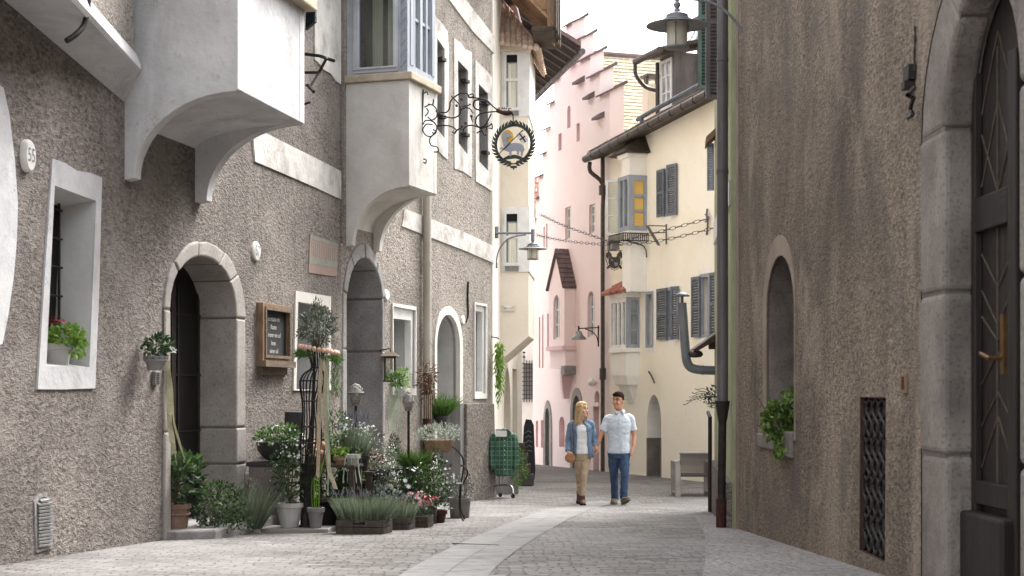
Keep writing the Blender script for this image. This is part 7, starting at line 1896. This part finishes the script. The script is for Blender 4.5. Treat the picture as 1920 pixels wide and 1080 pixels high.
# ------------------------------------------------------------ the two people
def grow(mb, name, mat, parent, voxel=.006, smooth=6, fold=0, seed=0, label=None):
    """Fuse overlapping lofts into one continuous surface."""
    tmp = part(mb, name + '_tmp', mat, None)
    r = tmp.modifiers.new('r', 'REMESH'); r.mode = 'VOXEL'; r.voxel_size = voxel; r.use_smooth_shade = True
    s = tmp.modifiers.new('s', 'SMOOTH'); s.iterations = smooth; s.factor = .5
    dg = bpy.context.evaluated_depsgraph_get(); dg.update()
    me = bpy.data.meshes.new_from_object(tmp.evaluated_get(dg)); bpy.data.objects.remove(tmp)
    o = ORG[parent.name]
    if fold:
        nn = [v.normal.copy() for v in me.vertices]
        for v, k in zip(me.vertices, nn):
            q = v.co; a = noise.noise(V((q.x * 9 + seed, q.y * 9, q.z * 15))) + .6 * noise.noise(V((q.x * 20, q.y * 20 + seed, q.z * 30)))
            v.co = q + k * fold * a
    for v in me.vertices: v.co = v.co - o
    me.polygons.foreach_set('use_smooth', [True] * len(me.polygons)); me.materials.clear(); me.materials.append(mat); me.name = name
    ob = bpy.data.objects.new(name, me); COL.objects.link(ob); ob.parent = parent; ORG[ob.name] = o
    if label: ob['label'] = label
    return ob

def limb(m, pts, rr, n=14, sq=1.0):
    P_ = smooth_path(pts, 4); R_ = []
    for i in range(len(P_)):
        t = i / 4; k = min(int(t), len(rr) - 2); R_.append(lerp(rr[k], rr[k + 1], min(t - k, 1)))
    m.tube(P_, R_, n, sq=sq)

def torso(m, rings, n=24, e=.85):
    m.loft([[c + V((rx * math.copysign(abs(math.cos(a)) ** e, math.cos(a)), ry * math.copysign(abs(math.sin(a)) ** e, math.sin(a)), 0)) for a in [2 * math.pi * j / n for j in range(n)]] for c, rx, ry in rings])

def head_frame(yaw, tilt=0):
    f = V((math.sin(yaw), -math.cos(yaw), 0)); r = V((math.cos(yaw), math.sin(yaw), 0))
    u = Z * math.cos(tilt) + r * math.sin(tilt); r = (r - u * r.dot(u)).normalized()
    return f, r, u

def skull(m, c, s, fr, scale=1.0):
    f, r, u = fr
    Q = lambda a, b_, h: c + (f * a + r * b_ + u * h) * s
    rings = []
    for h, w_, fr_, bk in ((-.118, .030, .070, -.02), (-.108, .042, .088, .0), (-.085, .055, .092, .02), (-.055, .064, .090, .055), (-.02, .071, .090, .085), (.02, .076, .094, .100), (.055, .076, .092, .104), (.085, .068, .078, .092), (.108, .048, .05, .066), (.120, .018, .018, .03)):
        rings.append([Q((fr_ if math.sin(t) > 0 else bk) * math.sin(t), w_ * math.cos(t), h) for t in [2 * math.pi * j / 20 for j in range(20)]])
    m.loft(rings)
    m.tube([Q(.088, 0, .022), Q(.104, 0, -.008), Q(.118, 0, -.026), Q(.100, 0, -.038)], [.010 * s, .012 * s, .016 * s, .010 * s], 8)
    m.tube([Q(.082, -.05, .036), Q(.098, -.02, .034), Q(.098, .02, .034), Q(.082, .05, .036)], .010 * s, 6)
    m.tube([Q(.090, -.022, -.066), Q(.099, 0, -.064), Q(.090, .022, -.066)], [.007 * s, .010 * s, .007 * s], 6)
    m.ball(Q(.085, 0, -.10), .022 * s, 8, 6)
    for k in (-1, 1): m.ball(Q(-.005, .077 * k, -.008), .03 * s, 8, 6, sx=.55, sy=.7); m.ball(Q(.075, .038 * k, -.03), .026 * s, 8, 6)
    return Q

def face(root, Q, s, lipc, browc):
    m = MB()
    for k in (-1, 1): m.ball(Q(.0805, .031 * k, .013), .0125 * s, 8, 6, sz=.7)
    part(m, 'eyes', MT['eye'], root, smooth=True)
    m = MB()
    for k in (-1, 1): m.ball(Q(.0895, .031 * k, .012), .006 * s, 7, 5); m.tube([Q(.088, .016 * k, .022), Q(.096, .031 * k, .024), Q(.083, .048 * k, .018)], .0035 * s, 5)
    part(m, 'pupils', MT['dark'], root)
    m = MB()
    for k in (-1, 1): m.tube([Q(.102, .014 * k, .040), Q(.103, .032 * k, .046), Q(.086, .054 * k, .040)], .005 * s, 5)
    part(m, 'eyebrows', MT[browc], root)
    m = MB(); m.tube([Q(.094, -.024, -.065), Q(.1045, 0, -.063), Q(.094, .024, -.065)], [.003 * s, .0065 * s, .003 * s], 6); part(m, 'lips', MT[lipc], root)

def hand(m, w_, d, side, palm, s=1.0, curl=.5):
    """Palm and five separate curled fingers from wrist w_ along d; palm = direction the palm faces."""
    d = V(d).normalized(); pn = V(palm); pn = (pn - d * pn.dot(d)).normalized(); x = d.cross(pn) * side
    pc = [V(w_), V(w_) + d * .035 * s, V(w_) + d * .085 * s]
    n = 12
    m.loft([[c + x * (wx * math.cos(t)) + pn * (th * math.sin(t)) for t in [2 * math.pi * j / n for j in range(n)]] for c, wx, th in ((pc[0] - d * .02 * s, .026 * s, .021 * s), (pc[0], .028 * s, .019 * s), (pc[1], .040 * s, .017 * s), (pc[2], .040 * s, .014 * s), (pc[2] + d * .012 * s, .034 * s, .010 * s))])
    for k, (o, L) in enumerate(((-.030, .068), (-.010, .078), (.010, .072), (.029, .056))):
        b_ = pc[2] + x * o * s; L *= s; a1, a2 = curl * .7, curl * 1.5
        j1 = b_ + (d * math.cos(a1 * .5) + pn * math.sin(a1 * .5)) * L * .42; j2 = j1 + (d * math.cos(a1) + pn * math.sin(a1)) * L * .32; j3 = j2 + (d * math.cos(a2) + pn * math.sin(a2)) * L * .28
        m.tube([b_ - d * .02 * s, b_, j1, j2, j3], [.0095 * s, .0095 * s, .009 * s, .0082 * s, .0065 * s], 8)
    tb_ = pc[0] + d * .02 * s - x * .030 * s
    m.tube([tb_ + x * .012 * s, tb_ - x * .016 * s + d * .02 * s + pn * .012 * s, tb_ - x * .022 * s + d * .048 * s + pn * .022 * s, tb_ - x * .014 * s + d * .068 * s + pn * .028 * s], [.013 * s, .012 * s, .0105 * s, .008 * s], 8)

def shoe(m, ankle, heel, toe, w_=.045, h=.07):
    ankle, heel, toe = V(ankle), V(heel), V(toe); d = (toe - heel); L = d.length; d.normalize()
    up = (ankle - heel); up = (up - d * up.dot(d)).normalized(); x = d.cross(up)
    rings = []
    for t, ww, hh in ((-.02, .5, .4), (.02, .75, .9), (.15, .85, 1.15), (.32, .85, 1.1), (.5, .95, .85), (.7, 1.08, .62), (.86, .95, .5), (.97, .6, .38), (1.02, .25, .2)):
        c = heel + d * L * t; rings.append([c + x * (w_ * ww * math.cos(a)) + up * (h * hh * (.5 + .5 * math.sin(a))) for a in [2 * math.pi * j / 14 for j in range(14)]])
    m.loft(rings)

def sole(m, heel, toe, up, w_=.047, th=.018):
    heel, toe, up = V(heel), V(toe), V(up); d = toe - heel; L = d.length; d.normalize(); up = (up - d * up.dot(d)).normalized(); x = d.cross(up)
    out = [(-.02, 0), (.0, .7), (.2, .85), (.5, .9), (.72, 1.12), (.92, .9), (1.02, 0)]
    L_ = [heel + d * L * t + x * w_ * ww for t, ww in out] + [heel + d * L * t - x * w_ * ww for t, ww in reversed(out[1:-1])]
    m.loft([[p - up * th for p in L_], [p + up * .004 for p in L_]])

MT['skin_m'] = M('tanned_skin', S(196, 146, 120), S(180, 128, 104), 12, .55, spec=.35); MT['skin_w'] = M('fair_skin', S(222, 180, 156), S(208, 162, 140), 12, .55, spec=.35)
MT['eye'] = M('eye_white', S(176, 166, 158), None, 9, .4); MT['lip'] = M('lip', S(176, 104, 96), S(160, 92, 86), 20, .5); MT['hair_m'] = M('brown_hair', S(58, 42, 34), S(36, 27, 23), 30, .95, spec=.1, bump=.003, bscale=120, stretch=(1, 1, .3))
MT['hair_w'] = M('blond_hair', S(204, 176, 132), S(160, 130, 92), 26, .55, bump=.004, bscale=90, stretch=(3, 3, .15)); MT['hair_d'] = M('dark_blond_brow', S(128, 96, 66), None, 9, .7)
MT['shirt_m'] = M('pale_blue_linen', S(200, 206, 214), S(188, 195, 204), 24, .9, bump=.002, bscale=160); MT['jeans_m'] = M('blue_trousers', S(60, 80, 106), S(46, 63, 86), 16, .9, bump=.002, bscale=160)
MT['denim'] = M('washed_denim', S(122, 142, 166), S(84, 104, 130), 11, .9, bump=.002, bscale=160, stain=(S(150, 170, 192), 7, .56, .72, None, .6)); MT['white_top'] = M('white_jersey', S(226, 226, 226), S(210, 210, 212), 10, .9, bump=.002, bscale=120)
MT['tan_tr'] = M('tan_trousers', S(170, 150, 126), S(148, 128, 106), 14, .9, bump=.002, bscale=140); MT['leather'] = M('brown_leather', S(92, 66, 50), S(66, 46, 36), 12, .55); MT['suede'] = M('grey_suede', S(116, 106, 94), S(92, 84, 74), 14, .85); MT['bag_lt'] = M('tan_leather', S(168, 122, 88), S(138, 96, 68), 12, .6); MT['rubber'] = M('pale_sole', S(120, 108, 94), S(84, 74, 64), 12, .8)

# ---- man
YM = 24.1
def pm(x, y, dy=0): return V(((x - CX) / F * YM, YM + dy, (CY - y) / F * YM))
gz_ = zg(YM)
man = thing('person', 'man in a short sleeved pale blue shirt and blue trousers walking hand in hand', 'person', V((pm(1160, 900).x, YM, gz_)))
neck, chest, waist, pel = pm(1161, 774, .02), pm(1160.5, 797), pm(1160, 830), pm(1160.5, 852)
hd = pm(1159, 752, -.03); frm = head_frame(-.55, .05)
sL, eL, wL = pm(1140, 785.5, .02), pm(1126, 817, -.01), pm(1120, 836, -.04)
sR, eR, wR = pm(1182, 784.5, .02), pm(1189, 816, .04), pm(1187, 838, -.02)
hL, kL, aL = pm(1151, 854, .02), pm(1151.5, 891, .02), pm(1154.5, 931, .16); aL.z = gz_ + .10
hR, kR, aR = pm(1170, 854), pm(1170, 889, -.14), pm(1167.5, 927, -.20); aR.z = gz_ + .125
m = MB(); Qm = skull(m, hd, 1.02, frm)
limb(m, [neck - Z * .06, neck + Z * .02, hd - Z * .06 + V((.01, .02, 0))], [.085, .058, .056])
torso(m, [(pel - Z * .05, .14, .10), (pel + Z * .03, .155, .105), (waist, .145, .10), (lerp(waist, chest, .5), .155, .105), (chest, .175, .115), (chest + Z * .10, .17, .10), (neck - Z * .03, .09, .07)])
limb(m, [sL + V((.05, 0, .0)), sL, lerp(sL, eL, .5), eL, lerp(eL, wL, .5), wL], [.06, .056, .047, .038, .036, .026]); limb(m, [sR - V((.05, 0, 0)), sR, lerp(sR, eR, .5), eR, lerp(eR, wR, .5), wR], [.06, .056, .047, .038, .036, .026])
hand(m, wL, pm(1118, 845, -.06) - wL, 1, V((-.5, -.3, 0)), 1.05, 1.0); hand(m, wR, pm(1184, 855, -.06) - wR, -1, V((-.9, .3, 0)), 1.05, .55)
for h_, k_, a_ in ((hL, kL, aL), (hR, kR, aR)): limb(m, [h_, lerp(h_, k_, .5), k_, lerp(k_, a_, .45), a_], [.08, .07, .05, .05, .035])
grow(m, 'body', MT['skin_m'], man, .0055, 3)
face(man, Qm, 1.02, 'lip', 'hair_m')
m = MB(); f, r, u = frm
rings = []
for h, w_, fr_, bk in ((-.02, .079, -.03, .094), (.015, .083, .0, .108), (.05, .084, .045, .115), (.075, .083, .095, .113), (.105, .074, .094, .10), (.132, .055, .07, .075), (.148, .02, .025, .025)):
    rings.append([hd + (f * ((fr_ if math.sin(t) > 0 else bk) * math.sin(t)) + r * (w_ * math.cos(t)) + u * h) * 1.04 for t in [2 * math.pi * j / 20 for j in range(20)]])
m.loft(rings)
for k in range(150):
    t = RND.random() * 6.28; q_ = math.sqrt(RND.random()); p = Qm(.092 * math.sin(t) * q_, .07 * math.cos(t) * q_, .132 - .045 * q_ * q_); m.tube([p, p + (f * .028 + u * .012 + r * RND.gauss(0, .012))], [.009, .003], 5)
part(m, 'hair', MT['hair_m'], man, smooth=True)
m = MB()
torso(m, [(pm(1160, 850), .185, .125), (pm(1160, 846), .187, .13), (waist, .166, .120), (lerp(waist, chest, .5), .174, .123), (chest, .190, .130), (chest + Z * .06, .190, .122), (chest + Z * .115, .165, .105), (chest + Z * .155, .115, .088), (neck - Z * .01, .084, .078), (neck + Z * .02, .074, .07)])
for s_, e_, sg in ((sL, eL, 1), (sR, eR, -1)): limb(m, [s_ + V((.07 * sg, 0, .0)), s_, lerp(s_, e_, .4), lerp(s_, e_, .72)], [.07, .068, .066, .070])
grow(m, 'shirt', MT['shirt_m'], man, .007, 5, .007, 1)
m = MB(); nk = neck + Z * .022
for k in (-1, 1): m.loft([[nk + V((k * a, b_, c)) for a, b_, c in q] for q in (((.02, -.085, .0), (.075, -.02, .035), (.08, -.02, .0)), ((.03, -.105, -.055), (.095, -.075, -.01), (.085, -.07, -.03)), ((.025, -.115, -.06), (.06, -.11, -.06), (.055, -.10, -.05)))])
part(m, 'collar', MT['shirt_m'], man, smooth=True)
m = MB(); pc = [V((chest.x - .02 + .004 * i, YM - .14 - .002 * math.sin(i), lerp(neck.z - .09, pm(0, 848).z, i / 9))) for i in range(10)]
m.strip([p - V((.016, 0, 0)) for p in pc], [p + V((.016, -.003, 0)) for p in pc]); [m.ball(p + V((0, -.004, 0)), .006, 6, 4) for p in pc[1:8]]
part(m, 'placket', MT['shirt_m'], man)
m = MB(); torso(m, [(pel - Z * .06, .15, .115), (pel - Z * .0, .175, .122), (pel + Z * .10, .165, .115)])
for h_, k_, a_, d_ in ((hL, kL, aL, 0), (hR, kR, aR, 0)): limb(m, [h_ + Z * .03, lerp(h_, k_, .5), k_, lerp(k_, a_, .5), a_ - Z * .02 + V((0, .02, 0))], [.098, .088, .066, .060, .062])
grow(m, 'trousers', MT['jeans_m'], man, .007, 4, .006, 4)
for (a_, hl, to) in ((aL, V((aL.x - .005, aL.y + .09, gz_ + .045)), V((aL.x - .03, aL.y - .16, gz_ + .02))), (aR, V((aR.x, aR.y + .05, gz_ + .03)), V((aR.x + .05, aR.y - .21, gz_ + .125)))):
    m = MB(); shoe(m, a_, hl, to, .052, .078); sh_ = part(m, 'shoe', MT['suede'], man, smooth=True); m = MB(); sole(m, hl, to, a_ - hl, .055); part(m, 'sole', MT['rubber'], sh_)
# ---- woman
YW = 24.05
def pw(x, y, dy=0): return V(((x - CX) / F * YW, YW + dy, (CY - y) / F * YW))
gz_ = zg(YW)
wom = thing('person', 'blond woman in a denim jacket, white top and tan trousers looking at her companion', 'person', V((pw(1090, 900).x, YW, gz_)))
neck, chest, waist, pel = pw(1090, 789, .02), pw(1090, 806), pw(1091, 832), pw(1091.5, 854)
hd = pw(1091, 767.5, -.02); frm = head_frame(.85, .03)
sL, eL, wL = pw(1071.5, 797, .02), pw(1065.5, 823, .05), pw(1065, 846, -.08)
sR, eR, wR = pw(1108, 796, .02), pw(1114, 820, .03), pw(1116.5, 836, -.02)
hL, kL, aL = pw(1085.5, 857), pw(1085.5, 893, -.02), pw(1088, 929, .26); aL.z = gz_ + .15
hR, kR, aR = pw(1098.5, 857), pw(1093.5, 894, -.13), pw(1090.5, 928, -.16); aR.z = gz_ + .10
m = MB(); Qw = skull(m, hd, .93, frm)
limb(m, [neck - Z * .05, neck + Z * .02, hd - Z * .06 + V((-.01, .02, 0))], [.07, .046, .045])
torso(m, [(pel - Z * .06, .14, .10), (pel, .15, .105), (waist, .115, .085), (lerp(waist, chest, .5), .125, .095), (chest, .14, .105), (chest + Z * .07, .14, .085), (neck - Z * .03, .07, .06)])
limb(m, [sL + V((.05, 0, 0)), sL, lerp(sL, eL, .5), eL, lerp(eL, wL, .5), wL], [.045, .043, .037, .031, .028, .021]); limb(m, [sR - V((.05, 0, 0)), sR, lerp(sR, eR, .5), eR, lerp(eR, wR, .5), wR], [.045, .043, .037, .031, .028, .021])
hand(m, wL, pw(1068.5, 858, -.14) - wL, -1, V((.5, .8, 0)), .9, .7); hand(m, wR, pw(1119, 847, -.04) - wR, 1, V((.6, .5, 0)), .9, 1.0)
for h_, k_, a_ in ((hL, kL, aL), (hR, kR, aR)): limb(m, [h_, lerp(h_, k_, .5), k_, lerp(k_, a_, .45), a_], [.075, .062, .045, .045, .03])
grow(m, 'body', MT['skin_w'], wom, .0055, 3)
face(wom, Qw, .93, 'lip', 'hair_d')
m = MB(); f, r, u = frm; rings = []
for h, w_, fr_, bk in ((-.06, .078, -.05, .095), (-.02, .084, -.03, .108), (.02, .088, .01, .116), (.06, .088, .07, .118), (.09, .08, .092, .108), (.12, .056, .07, .08), (.134, .015, .02, .02)):
    rings.append([hd + (f * ((fr_ if math.sin(t) > 0 else bk) * math.sin(t)) + r * (w_ * math.cos(t)) + u * h) * .95 for t in [2 * math.pi * j / 20 for j in range(20)]])
m.loft(rings)
for k in range(150):
    t = RND.uniform(-.2, math.pi + .35); fr_ = -.06 if math.sin(t) > 0 else 0
    a = -math.sin(t) * .098 + (.03 if t < .1 or t > 3.0 else 0); b_ = math.cos(t) * .082
    p0 = Qw(a, b_, .04 + RND.uniform(-.02, .05)); p1 = Qw(a * 1.12, b_ * 1.12, -.06); p2 = Qw(a * 1.0 - .01, b_ * 1.2, -.15) + V((-.005, 0, 0)); p3 = Qw(a * .85 - .01, b_ * 1.1, -.225 - RND.random() * .05) + V((RND.gauss(-.008, .012), -.02, 0))
    m.tube(smooth_path([p0, p1, p2, p3], 3), [.011, .012, .012, .012, .012, .011, .011, .009, .007, .003], 5)
part(m, 'hair', MT['hair_w'], wom, smooth=True)
m = MB(); torso(m, [(pw(1091.5, 851), .150, .118), (pw(1091.5, 846), .15, .12), (waist, .132, .105), (lerp(waist, chest, .5), .14, .112), (chest, .15, .128), (chest + Z * .07, .145, .10), (neck - Z * .05, .085, .075), (neck - Z * .03, .07, .062)])
grow(m, 'top', MT['white_top'], wom, .007, 5, .007, 7)
# open denim jacket
m = MB(); n = 26; rings = []
for (c, rx, ry, a0) in ((pw(1091, 858), .185, .14, .62), (pw(1091, 845), .178, .138, .60), (waist, .16, .125, .56), (lerp(waist, chest, .5), .163, .13, .54), (chest, .17, .138, .50), (chest + Z * .06, .168, .12, .46), (chest + Z * .10, .13, .095, .40), (neck - Z * .02, .075, .07, .35), (neck + Z * .025, .072, .075, .42)):
    rings.append([c + V((rx * math.sin(t), -ry * math.cos(t), 0)) + V((.008 * math.sin(6 * t + c.z * 20), .006 * math.sin(5 * t), 0)) for t in [a0 + (2 * math.pi - 2 * a0) * j / n for j in range(n + 1)]])
i0 = len(m.v)
for R_ in rings: m.v += R_
for a in range(len(rings) - 1):
    for j in range(n): q = a * (n + 1) + j; m.f.append((q, q + 1, q + n + 2, q + n + 1))
jk = part(m, 'jacket', MT['denim'], wom, smooth=True); sm_ = jk.modifiers.new('thick', 'SOLIDIFY'); sm_.thickness = .014; sm_.offset = 1
for s_, e_, w_ in ((sL, eL, wL), (sR, eR, wR)):
    m = MB(); limb(m, [s_ + V((.05 if s_ is sL else -.05, 0, .01)), s_, lerp(s_, e_, .5), e_, lerp(e_, w_, .5), lerp(e_, w_, .88)], [.07, .064, .056, .05, .045, .043]); grow(m, 'sleeve', MT['denim'], wom, .007, 4, .008, 9)
    m = MB(); q = lerp(e_, w_, .86); m.tube([q, lerp(e_, w_, .97)], [.047, .046], 12); part(m, 'cuff', MT['denim'], wom, smooth='auto')
m = MB(); m.cbox(pw(1102, 806, -.145), .06, .01, .06); part(m, 'jacket_pocket', MT['denim'], wom)
m = MB(); torso(m, [(pel - Z * .07, .135, .108), (pel - Z * .01, .158, .115), (pel + Z * .07, .135, .10)])
for h_, k_, a_ in ((hL, kL, aL), (hR, kR, aR)): limb(m, [h_ + Z * .03, lerp(h_, k_, .5), k_, lerp(k_, a_, .45), a_ + Z * .0], [.088, .072, .052, .047, .038])
grow(m, 'trousers', MT['tan_tr'], wom, .0065, 4, .006, 12)
for (a_, hl, to) in ((aL, V((aL.x, aL.y + .07, gz_ + .12)), V((aL.x - .01, aL.y - .12, gz_ + .015))), (aR, V((aR.x, aR.y + .07, gz_ + .035)), V((aR.x + .01, aR.y - .15, gz_ + .03)))):
    m = MB(); shoe(m, a_, hl, to, .044, .085); limb(m, [a_ - Z * .04, a_ + Z * .06], [.046, .05]); sh_ = part(m, 'boot', MT['leather'], wom, smooth=True); m = MB(); sole(m, hl, to, a_ - hl, .046); part(m, 'sole', MT['dark'], sh_)
# bag carried by the woman
bc = pw(1068, 858, -.17); bag = thing('shoulder_bag', 'small round tan leather bag held in front of the denim jacket', 'bag', bc)
m = MB(); n = 20; m.loft([[bc + V((w_ * math.cos(t), y_, h * math.sin(t) - .0)) for t in [2 * math.pi * j / n for j in range(n)]] for y_, w_, h in ((-.04, .05, .05), (-.03, .074, .068), (.0, .08, .074), (.03, .074, .068), (.04, .05, .05))]); part(m, 'body', MT['bag_lt'], bag, smooth=True)
m = MB(); n = 14; L_ = [bc + V((.078 * math.cos(t), -.043, .072 * math.sin(t))) for t in [math.pi * j / n for j in range(n + 1)]]; m.tube(L_ + [bc + V((0, -.05, -.02))], .006, 5); part(m, 'flap', MT['bag_lt'], bag)
m = MB(); P_ = smooth_path([bc + V((.05, .0, .05)), pw(1075, 835, -.15), pw(1074, 812, -.15), pw(1073, 795, -.10), pw(1076, 788, .0), pw(1078, 800, .13)], 4)
m.strip([p - V((.008, 0, 0)) for p in P_], [p + V((.008, -.004, 0)) for p in P_]); part(m, 'strap', MT['leather'], bag)
# ------------------------------------------------------------ camera, sky, sun
cam = bpy.data.cameras.new('camera'); co = bpy.data.objects.new('camera', cam); COL.objects.link(co)
co.location = (0, 0, 0); co.rotation_euler = (rad(90), 0, 0)
cam.sensor_width = 36; cam.lens = F / 1920 * 36; cam.shift_y = (CY - 540) / 1920; cam.clip_end = 3000; cam.clip_start = .1
cam.dof.use_dof = True; cam.dof.focus_distance = 21; cam.dof.aperture_fstop = 4
SC.camera = co
W = bpy.data.worlds.new('World'); SC.world = W; W.use_nodes = True
wt = W.node_tree; bg = wt.nodes['Background']
sky = wt.nodes.new('ShaderNodeTexSky'); sky.sky_type = 'NISHITA'; sky.sun_disc = False
SUN_EL, SUN_AZ = rad(52), rad(38)   # azimuth from +Y towards +X
sky.sun_elevation = SUN_EL; sky.sun_rotation = SUN_AZ
sky.dust_density = 5; sky.air_density = 1.0; sky.ozone_density = .6
hs = wt.nodes.new('ShaderNodeHueSaturation'); hs.inputs['Saturation'].default_value = .15
wt.links.new(sky.outputs[0], hs.inputs['Color']); wt.links.new(hs.outputs[0], bg.inputs[0]); bg.inputs[1].default_value = .15
sl = bpy.data.lights.new('sun', 'SUN'); so = bpy.data.objects.new('sun', sl); COL.objects.link(so)
sl.energy = .8; sl.angle = rad(20); sl.color = (1, .975, .94)
sd = V((math.sin(SUN_AZ) * math.cos(SUN_EL), math.cos(SUN_AZ) * math.cos(SUN_EL), math.sin(SUN_EL)))
so.rotation_euler = sd.to_track_quat('Z', 'Y').to_euler()
vs = SC.view_settings; vs.view_transform = 'Standard'; vs.look = 'None'; vs.gamma = 1; vs.use_curve_mapping = False; vs.exposure = EXPO
SC.cycles.max_bounces = 8; SC.cycles.diffuse_bounces = 5; SC.cycles.use_denoising = True
